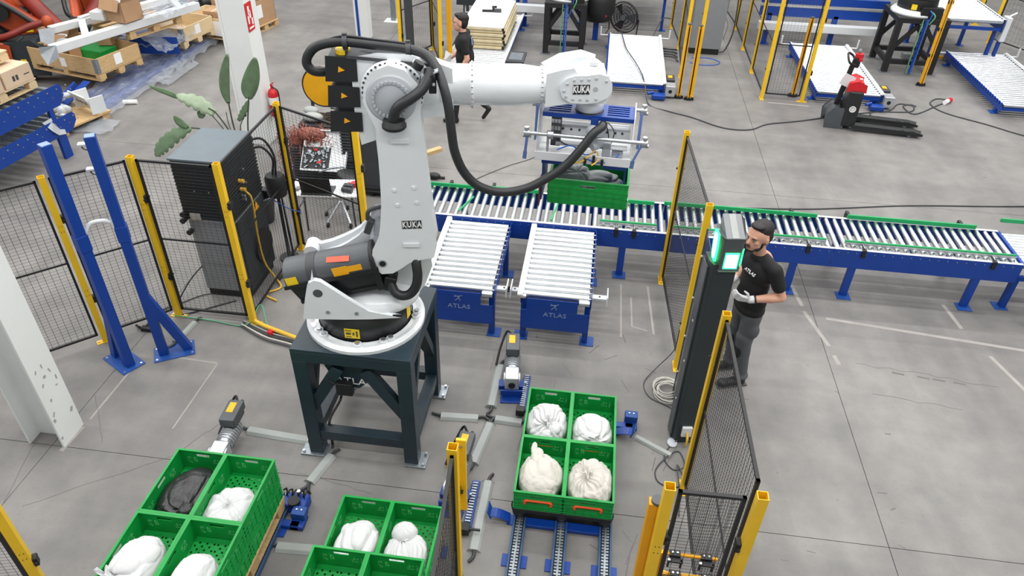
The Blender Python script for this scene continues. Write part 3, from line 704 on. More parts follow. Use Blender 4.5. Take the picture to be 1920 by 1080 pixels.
# link arm
la = [(.3, 1.873), (.264, 1.967), (.232, 2.06), (.245, 2.15), (.3, 2.235), (.385, 2.27), (.47, 2.245), (.54, 2.17), (.56, 2.08), (.546, 1.968), (.559, 1.677), (.585, 1.298), (.61, 1.02), (.618, .94), (.596, .845), (.522, .83), (.42, .80), (.35, .745), (.29, .705), (.225, .70), (.172, .75), (.19, .887), (.245, 1.0), (.275, 1.15), (.288, 1.3), (.296, 1.513)]
arm = P_('link_arm', MB().prism(la, 'y', -.32, -.12), bevel=.028)
P_('link_arm_core', MB().prism([(.2, .7), (.6, .85), (.55, 1.3), (.53, 2.1), (.26, 2.1), (.28, 1.3)], 'y', -.14, .02), bevel=.03)
dk = obj('joint_cover', MB().lathe([(.165, 0), (.165, .004), (.15, .010), (.095, .010), (.09, .014), (.0001, .014)], (.39, -.318, 2.075), (0, -1, 0), 40), 'robot_grey', arm)
bm = MB()
for i in range(26):
    a = 2*PI*i/26+.1; bm.cyl((.39+.118*math.cos(a), -.33, 2.075+.118*math.sin(a)), (.39+.118*math.cos(a), -.342, 2.075+.118*math.sin(a)), .011, n=10)
obj('cover_bolt', bm, 'robot_grey', arm)
for z, dx in ((1.78, .0), (.94, .03)):
    obj('mount_pad', MB().box((.425+dx, -.327, z), (.125, .014, .038)), 'robot_white', arm, .006)
bm = MB()
for x, z in ((.36, 1.40), (.50, 1.42), (.375, 1.28), (.515, 1.30)): bm.cyl((x, -.318, z), (x, -.33, z), .017, .012, n=14)
obj('round_plug', bm, 'robot_white', arm)
def boxed_letters(parent, c, right, upv, w_, h, word):
    """each white letter knocked out of its own black tile"""
    M = facing(c, right, upv); n_ = len(word); tw = w_/n_
    for i, ch in enumerate(word):
        x = (i-(n_-1)/2)*tw; m_ = MB().bx(x-tw*.44, x+tw*.44, -h/2, h/2, 0, .0015); m_.v = [tuple(M @ Vector(p)) for p in m_.v]
        obj('letter_tile', m_, 'black', parent)
        textmesh(ch, h*.98, 'white', 'letter', parent, M @ Matrix.Translation((x, 0, .002)), sx=.62, bold=.0022)
boxed_letters(arm, (.468, -.3215, 1.115), (1, 0, .03), (0, 0, 1), .148, .068, 'KUKA')
obj('pivot_socket', MB().cyl((.228, -.323, .77), (.228, -.318, .77), .036, n=20), 'robot_grey', arm); obj('pivot_bolt', MB().cyl((.228, -.326, .77), (.228, -.32, .77), .025, n=12), 'black', arm)
# arm housing round axis three
P_('arm_housing', MB().prism([(.15, 2.26), (.3, 2.285), (.5, 2.275), (.66, 2.23), (.76, 2.19), (.76, 1.91), (.62, 1.9), (.5, 1.86), (.3, 1.75), (.16, 1.70), (.14, 1.88)], 'y', -.13, -.03), bevel=.03)
P_('arm_body', MB().prism([(.16, 2.19), (.5, 2.20), (.62, 2.17), (.72, 2.13), (.74, 1.93), (.6, 1.9), (.3, 1.78), (.16, 1.72)], 'y', -.04, .12), bevel=.04)
rg = P_('bearing_ring', MB().lathe([(.215, 0), (.215, .05), (.2, .058), (.0001, .058)], (.385, -.11, 2.06), (0, -1, 0), 48))
bm = MB()
for i in range(36):
    a = 2*PI*i/36; bm.cyl((.385+.2*math.cos(a), -.168, 2.06+.2*math.sin(a)), (.385+.2*math.cos(a), -.174, 2.06+.2*math.sin(a)), .008, n=8)
obj('ring_bolt', bm, 'dark_grey', rg)
# three stacked black drive covers at the back of the arm
for k, (z0, z1, x0) in enumerate(((2.135, 2.285, -.045), (1.955, 2.085, -.05), (1.775, 1.905, -.055))):
    mc = P_('motor_cover', MB().prism([(x0, z0), (.145, z0), (.15, z1-.012), (x0+.015, z1)], 'y', -.14, .14), 'black_plastic', .012)
    c = (.055, -.1415, z0+.07)
    m_ = MB().prism([(c[0]-.022, c[2]-.018), (c[0]+.022, c[2]-.004), (c[0]-.016, c[2]+.022)], 'y', -.1435, -.1415); obj('warning_triangle', m_, 'label_orange', mc)
    bm = MB()
    for z in (z0+.02, z1-.03): bm.cyl((.148, -.12, z), (.162, -.12, z), .008, n=8)
    obj('cover_bolt', bm, 'steel', mc)
P_('motor_bodies', MB().bx(-.01, .22, -.11, .13, 1.76, 2.26), 'dark_grey', .02)
P_('yellow_cap', MB().cyl((.06, -.03, 2.28), (.06, -.03, 2.31), .05, n=16), 'label_yellow')
# forearm
P_('forearm_tube', MB().lathe([(.150, .60), (.152, .72), (.142, .74), (.140, .90), (.152, .905), (.152, .93), (.138, .935), (.142, 1.1), (.142, 1.25), (.130, 1.34), (.124, 1.38), (.124, 1.43), (.112, 1.47)], (0, 0, 2.055), (1, 0, 0), 40))
P_('forearm_shoulder', MB().lathe([(.16, .5), (.165, .62), (.15, .70)], (0, .0, 2.05), (1, 0, 0), 32))
bm = MB()
for x, r in ((.92, .155), (1.40, .127)):
    for i in range(24):
        a = 2*PI*i/24; y, z = r*math.cos(a), 2.055+r*math.sin(a); bm.cyl((x-.006, y, z), (x+.006, y, z), .006, n=6)
P_('flange_bolt', bm, 'steel')
# in-line wrist
P_('wrist_body', MB().prism([(1.44, 2.165), (1.53, 2.19), (1.6, 2.2), (1.62, 2.17), (1.84, 2.15), (1.86, 2.04), (1.83, 1.985), (1.57, 1.985), (1.44, 1.965)], 'y', -.13, .13), bevel=.035)
P_('wrist_fairing', MB().prism([(1.45, 2.15), (1.54, 2.20), (1.68, 2.225), (1.76, 2.2), (1.76, 2.1), (1.5, 2.08)], 'y', .0, .15), bevel=.03)
P_('wrist_motor_dome', MB().ell((1.725, .03, 2.11), (.135, .13, .13), 28, 16))
P_('dome_latch', MB().box((1.75, -.045, 2.225), (.06, .03, .03)), bevel=.006)
cv = P_('wrist_cover', MB().prism([(1.525, 2.085), (1.535, 2.12), (1.57, 2.15), (1.62, 2.165), (1.70, 2.168), (1.78, 2.18), (1.83, 2.165), (1.862, 2.12), (1.866, 2.07), (1.84, 2.03), (1.78, 2.0), (1.70, 1.99), (1.6, 1.995), (1.545, 2.03)], 'y', -.155, -.12), bevel=.01)
bm = MB()
for x, z in ((1.545, 2.07), (1.565, 2.12), (1.61, 2.145), (1.66, 2.148), (1.71, 2.15), (1.76, 2.158), (1.83, 2.14), (1.56, 2.03), (1.61, 2.012), (1.66, 2.01), (1.71, 2.008), (1.77, 2.012)): bm.cyl((x, -.154, z), (x, -.162, z), .012, .008, n=12)
obj('cover_screw', bm, 'robot_grey', cv)
boxed_letters(cv, (1.662, -.157, 2.083), (1, 0, .01), (0, 0, 1), .118, .068, 'KUKA')
obj('round_mark', MB().cyl((1.76, -.1555, 2.085), (1.76, -.158, 2.085), .017, n=16), 'robot_grey', cv)
P_('wrist_flange', MB().lathe([(.105, -.1), (.1, -.13), (.098, -.17), (.09, -.175)], (1.757, 0, 2.055), (0, 0, 1), 32, True))
P_('tool_flange', MB().lathe([(.098, .0), (.108, -.012), (.108, -.03), (.1, -.034)], (1.757, 0, 1.882), (0, 0, 1), 32), 'black')
# top bracket, hoses, clamps
P_('hose_bracket', MB().prism([(.1, 2.30), (.64, 2.245), (.64, 2.235), (.1, 2.285)], 'y', -.15, .1).prism([(.1, 2.285), (.62, 2.235), (.62, 2.27), (.1, 2.34)], 'y', .09, .1), 'dark_grey', .003)
hose1 = smoothpath([(.0, .0, 2.16), (-.08, -.03, 2.15), (-.15, -.05, 2.165), (-.185, -.05, 2.215), (-.16, -.05, 2.28), (-.09, -.05, 2.335), (.06, -.05, 2.36), (.27, -.06, 2.345), (.50, -.08, 2.325), (.62, -.13, 2.30), (.69, -.21, 2.24), (.735, -.3, 2.15), (.765, -.35, 2.02), (.78, -.37, 1.86), (.80, -.38, 1.72), (.86, -.38, 1.57), (.96, -.37, 1.46), (1.12, -.35, 1.40), (1.30, -.33, 1.42), (1.46, -.31, 1.50), (1.58, -.29, 1.585), (1.68, -.27, 1.70), (1.76, -.24, 1.80), (1.815, -.2, 1.825), (1.84, -.14, 1.82)], 8)
P_('main_hose', MB().tube(hose1, .032, 14), 'rubber')
P_('hose_ridge', MB().tube([Vector(p)+Vector((0, .0, .036)) for p in smoothpath([(-.12, -.05, 2.30), (.06, -.05, 2.36), (.27, -.06, 2.345), (.50, -.08, 2.325)], 6)], .008, 6), 'rubber')
for x, y, z in ((.085, -.05, 2.36), (.50, -.08, 2.325)):
    P_('hose_clamp', MB().cyl((x-.016, y, z), (x+.016, y, z), .045, n=18).box((x, y, z-.055), (.028, .05, .07)).box((x, y, z+.048), (.03, .025, .02)), 'dark_grey', .004)
P_('side_hose', MB().tube(smoothpath([(.40, -.37, 1.90), (.405, -.385, 1.98), (.44, -.39, 2.05), (.52, -.375, 2.10), (.59, -.34, 2.145), (.63, -.3, 2.2), (.645, -.26, 2.25)]), .036, 14), 'rubber')
P_('hose_collar', MB().lathe([(.07, 0), (.082, .012), (.082, .03), (.074, .034), (.074, .06), (.066, .064)], (.40, -.355, 1.885), (0, 0, 1), 24), 'black')
P_('hose_holder', MB().box((.63, -.27, 2.205), (.11, .1, .03), ry=-.5).box((.66, -.25, 2.15), (.05, .06, .11)).cyl((.56, -.26, 2.26), (.585, -.26, 2.30), .035, n=16), 'black', .006)
P_('holder_plate', MB().box((.645, -.25, 2.225), (.12, .09, .012), ry=-.45).cyl((.6, -.3, 2.23), (.6, -.31, 2.23), .01, n=8).cyl((.67, -.3, 2.17), (.67, -.31, 2.17), .01, n=8), 'robot_grey', .003)
P_('holder_arm', MB().bar((.55, -.2, 2.30), (.66, -.2, 2.14), .05, .05), 'robot_grey', .008)
P_('lower_hose', MB().tube(smoothpath([(.475, -.2, .86), (.48, -.3, .77), (.488, -.33, .67), (.47, -.34, .57), (.42, -.34, .495), (.355, -.335, .475), (.30, -.32, .50), (.27, -.28, .56)]), .038, 14), 'rubber')
P_('hose_elbow', MB().box((.26, -.25, .56), (.1, .12, .13), ry=.3).cyl((.27, -.25, .6), (.29, -.22, .72), .045, n=14), 'black', .012)

# ------------------------------------------------------------------ gripper under the wrist
GR = thing('gripper', 'blue and white box gripper hanging from the robot wrist over the conveyor', 'gripper', (-.045, 5.02, 3.13), math.radians(-2))
def q(name, mb, mat, bevel=0, parent=None, **k): return obj(name, mb, mat, parent or GR, bevel, **k)
# slotted top plate
sp = MB(); W = .325
for y0, y1 in ((-.115, -.085), (-.062, -.045), (-.022, -.008), (.015, .028), (.051, .065), (.088, .11)): sp.bx(-W, W, y0, y1, -.012, .0)
for x0, x1 in ((-W, -.285), (-.13, .13), (.285, W)): sp.bx(x0, x1, -.115, .11, -.0125, .0005)
q('top_plate', sp, 'blue', 0)
q('plate_neck', MB().bx(.02, .075, -.13, -.1, -.11, -.012), 'blue', .003)
q('plate_edge', MB().bx(-W, W, -.118, -.112, -.03, .0), 'blue')
q('hex_bolt', MB().cyl((-.22, .085, 0), (-.22, .085, .02), .013, n=6).cyl((-.16, .085, 0), (-.16, .085, .02), .013, n=6), 'white_paint')
for s_ in (-1, 1):
    q('side_plate', MB().prism([(-.24, -.30), (-.22, -.18), (-.12, .02), (.12, .03), (.14, -.02), (.2, -.2), (.2, -.30)], 'x', s_*W-.004 if s_ > 0 else -W-.028, s_*W+.004 if s_ > 0 else -W-.020), 'white_paint', .003)
q('lower_tray', MB().bx(-W-.03, W+.0, -.24, .2, -.31, -.298).bx(-W-.03, W, -.245, -.238, -.312, -.245), 'white_paint', .006)
q('tray_slot', MB().bx(-.22, -.1, -.19, -.17, -.2985, -.2965).bx(-.02, .2, -.19, -.17, -.2985, -.2965), 'black')
q('upper_shelf', MB().bx(-.25, W-.02, -.02, .06, -.16, -.12).bx(-.25, W-.02, -.03, -.02, -.2, -.12).bx(-.22, W-.03, -.14, -.06, -.235, -.225), 'white_paint', .004)
bm = MB()
for x in (-.18, -.12, -.06, .14, .2, .25): bm.cyl((x, -.031, -.15), (x, -.036, -.15), .009, n=8)
for x in (-.2, -.17, -.13, .05, .1, .15, .2, .25): bm.cyl((x, -.21, -.298), (x, -.21, -.285), .009, n=8)
q('screw', bm, 'dark_grey')
q('valve_island', MB().bx(-.26, -.19, -.1, -.03, -.26, -.03), 'dark_grey', .004)
vm = MB()
for i in range(3):
    for k in range(2): vm.cyl((-.248+.023*i, -.075+.035*k, -.03), (-.248+.023*i, -.075+.035*k, -.012), .009, n=10)
    for k in range(3): vm.bx(-.258+.023*i, -.24+.023*i, -.106, -.1, -.08-.055*k, -.05-.055*k)
q('valve_cap', vm, 'steel')
q('air_unit', MB().bx(.12, .18, -.16, -.08, -.29, -.17).cyl((.04, -.17, -.2), (.1, -.13, -.18), .045, n=16), 'robot_grey', .008)
q('terminal_block', MB().bx(.19, .27, -.14, -.09, -.29, -.24), 'alu', .002)
q('hose_socket', MB().cyl((.03, -.14, -.10), (.07, -.20, -.08), .042, n=18), 'robot_grey')
for y, z, x0, x1 in ((-.22, -.123, -.42, .41), (.18, -.05, -.41, .39)):
    r_ = q('guide_rod', MB().cyl((x0, y, z), (x1, y, z), .0135, n=14), 'steel')
    for x in (x0, x1):
        q('rod_head', MB().cyl((x-.02, y, z), (x+.02, y, z), .026, n=6).cyl((x, y, z+.02), (x, y, z+.045), .018, n=8).cyl((x-.03, y+.02, z-.03), (x+.03, y+.02, z-.03), .014, n=8), 'steel', parent=r_)
q('rod_bearing', MB().cyl((-.27, -.22, -.123), (-.23, -.22, -.123), .03, n=16).bx(-.275, -.26, -.235, -.2, -.29, -.1), 'steel')
for s_ in (-1, 1):
    x = .385*s_-.01
    q('swing_link', MB().bar((x, .15, -.06), (x, .1, -.32), .022, .012).bar((x+.02*s_, -.22, -.13), (x-.03, -.23, -.26), .02, .012).bar((x-.03, -.23, -.26), (x-.035, -.23, -.32), .028, .01), 'indigo', .002)
    q('clamp_jaw', MB().bx(*( (.30, .308) if s_ > 0 else (-.308, -.30)), -.13, .22, -.70, -.30), 'blue', .002)
    q('jaw_top', MB().bx(*((.14, .31) if s_ > 0 else (-.31, -.14)), -.18, -.1, -.37, -.335), 'blue', .004)
q('rubber_pad', MB().bx(-.318, -.309, -.2, -.1, -.72, -.5), 'dark_red', .002, label='faded red rubber pad')
def cable(parent, pts, r, mat, name='cable', k=6): return obj(name, MB().tube(smoothpath(pts, k), r, 6), mat, parent)
cable(GR, [(.06, -.15, -.12), (.1, -.1, -.05), (.14, -.12, -.08), (.16, -.12, -.17)], .004, 'black'); cable(GR, [(.07, -.15, -.1), (.13, -.14, -.03), (.19, -.12, -.1), (.18, -.1, -.2)], .004, 'stem')
cable(GR, [(.05, -.16, -.12), (.05, -.2, -.02), (.02, -.22, .0)], .006, 'black') if False else None
cable(GR, [(-.05, -.2, -.26), (.02, -.24, -.27), (.1, -.25, -.29), (.2, -.22, -.28), (.24, -.15, -.26)], .006, 'cable_blue'); cable(GR, [(-.24, -.08, -.2), (-.15, -.14, -.22), (-.08, -.1, -.25), (-.03, -.18, -.28)], .004, 'black')
cable(GR, [(-.2, -.2, -.24), (-.1, -.16, -.22), (0, -.18, -.27), (.08, -.16, -.25)], .005, 'cable_blue')
cable(GR, [(.08, -.16, -.22), (.05, -.22, -.24), (-.02, -.28, -.28), (-.1, -.3, -.29)], .007, 'cable_yellow'); cable(GR, [(.09, -.18, -.24), (.1, -.25, -.27), (.06, -.3, -.29)], .006, 'cable_yellow')
q('cable_clip', MB().bx(.0, .02, -.27, -.25, -.3, -.26).bx(.12, .14, -.27, -.25, -.3, -.26).bx(.06, .08, -.28, -.26, -.3, -.23), 'black')

# ------------------------------------------------------------------ green crates
CW, CL, CH = .392, .592, .22
_crate = {}
def crate_meshes(grip=False):
    if 'b' in _crate: return
    hw, hl = CW/2, CL/2; t_ = .006
    w_ = MB()
    for s_ in (-1, 1):
        x0, x1 = sorted((s_*hw, s_*(hw-t_)))
        w_.bx(x0, x1, -hl, -.055, .0, CH-.012).bx(x0, x1, .055, hl, .0, CH-.012).bx(x0, x1, -.055, .055, .0, CH-.062).bx(x0, x1, -.055, .055, CH-.036, CH-.012)
        y0, y1 = sorted((s_*hl, s_*(hl-t_)))
        w_.bx(-hw, -.055, y0, y1, 0, CH-.012).bx(.055, hw, y0, y1, 0, CH-.012).bx(-.055, .055, y0, y1, 0, CH-.062).bx(-.055, .055, y0, y1, CH-.036, CH-.012)
    _crate['w'] = w_.mesh('side_walls', 'green')
    r_ = MB(); e = .006
    r_.bx(-hw-e, hw+e, -hl-e, -hl+.012, CH-.012, CH).bx(-hw-e, hw+e, hl-.012, hl+e, CH-.012, CH).bx(-hw-e, -hw+.012, -hl+.012, hl-.012, CH-.012, CH).bx(hw-.012, hw+e, -hl+.012, hl-.012, CH-.012, CH)
    _crate['r'] = r_.mesh('rim', 'green')
    b_ = MB()
    for z in (.022, .05, .095, .14, .185):
        b_.bx(-hw-e, hw+e, -hl-e, -hl, z, z+.005).bx(-hw-e, hw+e, hl, hl+e, z, z+.005).bx(-hw-e, -hw, -hl, hl, z, z+.005).bx(hw, hw+e, -hl, hl, z, z+.005)
    for s_ in (-1, 1):
        for k in range(9):
            y = -hl+CL*(k+.5)/9; x0, x1 = sorted((s_*hw, s_*(hw+e))); b_.bx(x0, x1, y-.0025, y+.0025, .0, .14)
        for k in range(6):
            x = -hw+CW*(k+.5)/6; y0, y1 = sorted((s_*hl, s_*(hl+e))); b_.bx(x-.0025, x+.0025, y0, y1, .0, .14)
        for q_ in (-1, 1):
            b_.bx(s_*hw-.012, s_*hw+.012, q_*hl-.012, q_*hl+.012, 0, CH-.012) if False else None
    _crate['b'] = b_.mesh('outer_ribs', 'green')
    # perforated floor: slotted lattice, hole cells left out
    f_ = MB(); nx, ny = 27, 41; dx, dy = (CW-.016)/nx, (CL-.016)/ny
    for i in range(nx):
        for j in range(ny):
            diag = (j+i*1 if i < nx//2 else j-i) % 4 == 0 and i % 2 == 1 and 1 < j < ny-2
            if diag: continue
            x = -hw+.008+dx*i; y = -hl+.008+dy*j; f_.add([(x, y, .014), (x+dx, y, .014), (x+dx, y+dy, .014), (x, y+dy, .014)], [(0, 1, 2, 3)])
    _crate['f'] = f_.mesh('floor_grid', 'green')
    u_ = MB().bx(-hw+.02, hw-.02, -hl+.02, hl-.02, .001, .004)
    _crate['u'] = u_.mesh('foot_frame', 'black_plastic')
    p_ = MB(); random.seed(3)   # pale moulded print on the inner end walls and sides
    def glyphs(cx, cz, nx_, nz, s_, wall):
        for i in range(nx_):
            for j in range(nz):
                if random.random() < .3: continue
                a = cx+(i-nx_/2)*s_; z = cz+(j-nz/2)*s_*1.2; ww = s_*random.uniform(.3, .75); hh = s_*random.uniform(.3, .9)
                if wall == 'n': p_.bx(a, a+ww, hl-t_-.0008, hl-t_, z, z+hh)
                if wall == 's': p_.bx(a, a+ww, -hl-.0008, -hl, z, z+hh)
                if wall == 'w': p_.bx(-hw+t_, -hw+t_+.0008, a, a+ww, z, z+hh)
                if wall == 'e': p_.bx(hw, hw+.0008, a, a+ww, z, z+hh)
    glyphs(-.12, .11, 3, 6, .011, 'n'); glyphs(-.07, .13, 2, 4, .016, 'n'); glyphs(.1, .115, 4, 3, .014, 'n'); glyphs(.15, .11, 2, 6, .010, 'n')
    glyphs(-.1, .12, 5, 3, .012, 's'); glyphs(.1, .11, 4, 3, .012, 's')
    for a in (-.18, .14): glyphs(a, .11, 6, 5, .012, 'w'); glyphs(a, .11, 6, 4, .012, 'e')
    _crate['p'] = p_.mesh('moulded_print', 'print_green'); random.seed(11)
crate_meshes()
CR = []
def crate(x, y, z, label, group=None, rz=0, rx=0, grip=0, pale=False):
    CR.append((x, y) if z < 2 else (x, y, 1))
    t = thing('plastic_crate', label, 'crate', (x, y, z), rz, group)
    for k, nme in (('w', 'side_walls'), ('r', 'rim'), ('b', 'outer_ribs'), ('f', 'floor_grid'), ('p', 'moulded_print')): link(nme, _crate[k], t)
    for s_ in ([-1, 1] if grip else []):
        y = s_*(CL/2+.008)
        obj('grip_handle', MB().tube(smoothpath([(-.105, y, .09), (-.105, y, .125), (-.06, y-.003*s_, .128), (.06, y-.003*s_, .128), (.105, y, .125), (.105, y, .09)], 3), .012, 8), 'orange_grip', t, label='orange handle bar')
    return t

# ------------------------------------------------------------------ bags
def bag(x, y, z, r, label, mat='bag_white', seed=1, tie=(0, 0, 1), pleats=11, rz=0, group=None, tuft=.06, lobes=()):
    rnd = random.Random(seed); n, m_ = 96, 48; T = Vector(tie).normalized()
    ph = [rnd.uniform(0, 6.28) for _ in range(12)]; ax, ay, _ = frame_of(T); vs = []
    def noise3(p, s): return sum(math.sin(p.x*s*(1+.37*k)+ph[k])*math.sin(p.y*s*(1.1+.29*k)+ph[k+4])*math.cos(p.z*s*(.9+.31*k)+ph[k+8]) for k in range(4))/4
    for j in range(m_+1):
        th = PI*j/m_
        for i in range(n):
            a = 2*PI*i/n; d = T*math.cos(th)+(ax*math.cos(a)+ay*math.sin(a))*math.sin(th)
            crease = abs(math.sin(pleats*a/2+2.2*noise3(d, 2)+ph[0]))**.6
            w_ = math.exp(-(th/1.15)**2)
            dim = .32*math.exp(-(th/.28)**2)
            k = 1+.10*noise3(d, 3.2)+.05*noise3(d, 9)+.025*noise3(d, 21)-(.24*w_*(1-crease))*min(1, th*3)-dim
            e = .62
            p = Vector([math.copysign(abs(c)**e, c) for c in d]); p = p/max(.85, p.length*.93)
            v = Vector((p.x*r[0], p.y*r[1], p.z*r[2]))*k
            if v.z < -r[2]*.6: v.z = -r[2]*.6+(v.z+r[2]*.6)*.2
            vs.append(v)
    f = [(j*n+i, (j+1)*n+i, (j+1)*n+(i+1) % n, j*n+(i+1) % n) for j in range(m_) for i in range(n)]
    bc = min(CR, key=lambda c: (c[0]-x)**2+(c[1]-y)**2+(0 if (len(c) == 3) == (z > 2) else 99))
    bw, bl = (.282, .184) if len(bc) == 3 else (.182, .282)
    def fit(p):
        p = Vector(p)
        return Vector((max(bc[0]-bw-x, min(bc[0]+bw-x, p.x)), max(bc[1]-bl-y, min(bc[1]+bl-y, p.y)), p.z))
    vs = [fit(v) for v in vs]
    t = thing('sack', label, 'sack', (x, y, z), rz, group)
    obj('sack_body', MB().add(vs, f, True), mat, t)
    if tuft:   # gathered neck flaring like a torn flower
        tm = MB(); base = Vector((T.x*r[0], T.y*r[1], T.z*r[2]))*.72; n2 = 36; vv = []
        for j, (rr, hh) in enumerate(((.3, 0), (.16, .25), (.22, .45), (.6, .75), (1.0, .95), (1.2, 1.0))):
            for i in range(n2):
                a = 2*PI*i/n2; k = 1+.35*math.sin(5*a+ph[1])*(j/5)+.18*math.sin(11*a+ph[2])*(j/5)
                vv.append(base+T*hh*tuft*(1+.25*math.sin(3*a+ph[3])*(j/5))+(ax*math.cos(a)+ay*math.sin(a)*.6)*rr*tuft*k*.8)
        ff = [(j*n2+i, j*n2+(i+1) % n2, (j+1)*n2+(i+1) % n2, (j+1)*n2+i) for j in range(5) for i in range(n2)]
        o = obj('gathered_neck', tm.add(vv, ff, True), mat, t); so = o.modifiers.new('t', 'SOLIDIFY'); so.thickness = .004
    for (lx, ly, lz, a, b, c) in lobes:
        lm = MB(); vv = []
        for j in range(19):
            th = PI*j/18
            for i in range(32):
                an = 2*PI*i/32; d = Vector((math.sin(th)*math.cos(an), math.sin(th)*math.sin(an), math.cos(th))); k = 1+.1*noise3(d, 4)+.06*abs(math.sin(4*an+ph[5]))
                vv.append(fit((lx+d.x*a*k, ly+d.y*b*k, lz+d.z*c*k)))
        obj('sack_lobe', lm.add(vv, [(j*32+i, (j+1)*32+i, (j+1)*32+(i+1) % 32, j*32+(i+1) % 32) for j in range(18) for i in range(32)], True), mat, t)
    return t
Z1 = .2; XC = (-.165, .237); 
ygrid = (4.63, 4.03)
nmx = ('left', 'right'); nmy = ('back', 'front')
for j, y in enumerate(ygrid):
    for i, x in enumerate(XC):
        crate(x, y, Z1, 'green crate, %s %s one of the central four%s' % (nmy[j], nmx[i], ', with orange handle bars' if j else ''), 'crates on the black plastic pallet', grip=j)
bag(-.17, 4.56, Z1+.13, (0.175, 0.224, 0.140), 'round white sack in the back left crate of the central four', seed=2, tie=(.1, -.35, 1), pleats=13, tuft=.05, lobes=((.07, -.1, .08, .06, .07, .05),))
bag(.235, 4.53, Z1+.12, (0.175, 0.190, 0.130), 'flat white sack in the back right crate of the central four', seed=5, tie=(.2, -.9, .7), pleats=7, tuft=.07, lobes=((.0, -.1, .07, .1, .05, .04),))
bag(-.17, 3.955, Z1+.14, (0.175, 0.213, 0.151), 'pear-shaped cream sack with a twisted tip, front left of the central four', 'bag_cream', 8, tie=(-.15, 1, 1.15), pleats=5, tuft=.0, lobes=((-.04, .13, .10, .055, .10, .045), (-.075, .2, .125, .026, .07, .022), (.02, -.1, .07, .12, .08, .06)))
bag(.245, 3.945, Z1+.13, (0.180, 0.235, 0.162), 'round cream sack with fine pleats, front right of the central four', 'bag_cream', 12, tie=(-.2, .05, 1), pleats=19, tuft=.055)
# left stack (two layers) and its sacks
XL = (-2.855, -2.452); YL = (3.285, 2.68)
for k in range(2):
    for j, y in enumerate(YL):
        for i, x in enumerate(XL):
            crate(x+random.uniform(-.003, .003), y, Z1+.22*k, 'green crate of the left stack, %s %s corner, %s layer' % (nmy[j], nmx[i], ('bottom', 'top')[k]), 'crates of the left stack')
ZL = Z1+.22
bag(-2.84, 3.24, ZL+.075, (0.19, 0.26, 0.095), 'black plastic sack, the only black one, in the left stack', 'bag_black', 21, tie=(.35, -.6, .5), pleats=9, tuft=.05, lobes=((.08, -.14, .06, .06, .06, .04),))
bag(-2.455, 3.16, ZL+.075, (0.185, 0.21, 0.11), 'white sack knotted like a star, back right crate of the left stack', 'bag_white', 25, tie=(-.05, .05, 1), pleats=9, tuft=.035)
bag(-2.86, 2.58, ZL+.14, (0.164, 0.224, 0.151), 'plump white sack, front left crate of the left stack', 'bag_white', 28, tie=(-.6, -.8, .8), pleats=7, tuft=.09, lobes=((.05, .06, .08, .1, .12, .07),))
bag(-2.43, 2.54, ZL+.12, (0.148, 0.202, 0.151), 'smooth white sack cut by the lower frame edge, left stack', 'bag_white', 31, tie=(.3, -.9, .3), pleats=5, tuft=.0)
# middle stack
XM = (-1.49, -1.088); YM = (3.2, 2.592)
for k in range(2):
    for j, y in enumerate(YM):
        if k and not j: continue
        for i, x in enumerate(XM):
            crate(x, y, Z1+.22*k, 'green crate of the middle stack, %s %s corner, %s layer' % (nmy[j], nmx[i], ('bottom', 'top')[k]), 'crates of the middle stack')
bag(-1.475, 3.1, Z1+.12, (0.164, 0.224, 0.130), 'white sack with a pointed corner, back left crate of the middle stack', 'bag_white', 41, tie=(.1, -.45, .8), pleats=7, tuft=.0, lobes=((-.11, .12, .04, .04, .06, .04),))
bag(-1.09, 3.08, Z1+.13, (0.159, 0.190, 0.130), 'white sack tied in the middle with a round head, middle stack', 'bag_white', 44, tie=(-.2, .5, 1), pleats=21, tuft=.03, lobes=((-.04, .155, .07, .095, .09, .075),))
# crate in the gripper (long side faces the camera)
t = crate(.0, 5.075, 2.425, 'green crate held up by the robot gripper', rz=PI/2+math.radians(-2)); t.scale = (1.08, 1, .95)
bag(-.13, 5.08, 2.435+.115, (0.138, 0.146, 0.097), 'grey sack at the left end of the lifted crate', 'bag_grey', 51, tie=(.2, -.2, 1), pleats=7, tuft=0)
bag(.08, 5.06, 2.435+.085, (0.170, 0.146, 0.081), 'flat grey sack in the middle of the lifted crate', 'bag_grey', 53, tie=(.6, -.2, .8), pleats=5, tuft=0)

# ------------------------------------------------------------------ pallets
def wood_pallet(x, y, z, label, L_=1.2, W_=.8, rz=0, mat='wood', group=None):
    t = thing('wooden_pallet', label, 'pallet', (x, y, z), rz, group); hw, hl = W_/2, L_/2
    for k in range(5):
        xx = -hw+.05+(W_-.1)*k/4; obj('top_plank', MB().bx(xx-.058, xx+.058, -hl, hl, .118, .14), mat, t, .003)
    for yy in (-hl+.07, 0, hl-.07):
        obj('cross_plank', MB().bx(-hw, hw, yy-.05, yy+.05, .096, .118), mat, t, .002)
        for xx in (-hw+.05, 0, hw-.05): obj('block', MB().bx(xx-.05, xx+.05, yy-.07, yy+.07, .02, .096), mat, t, .003)
    for xx in (-hw+.05, 0, hw-.05): obj('bottom_plank', MB().bx(xx-.05, xx+.05, -hl, hl, 0, .02), mat, t, .002)
    return t
wood_pallet(-2.654, 2.983, .06, 'wooden pallet under the left crate stack')
wood_pallet(-1.289, 2.896, .06, 'wooden pallet under the middle crate stack')
t = thing('plastic_pallet', 'black plastic pallet under the central four crates', 'pallet', (.036, 4.33, .065))
obj('deck', MB().bx(-.4, .4, -.6, .6, .09, .135), 'black', t, .006)
for x in (-.35, 0, .35):
    for y in (-.52, 0, .52): obj('pallet_foot', MB().lathe([(.05, 0), (.062, .012), (.075, .09)], (x, y, 0), n=20), 'black_plastic', t)

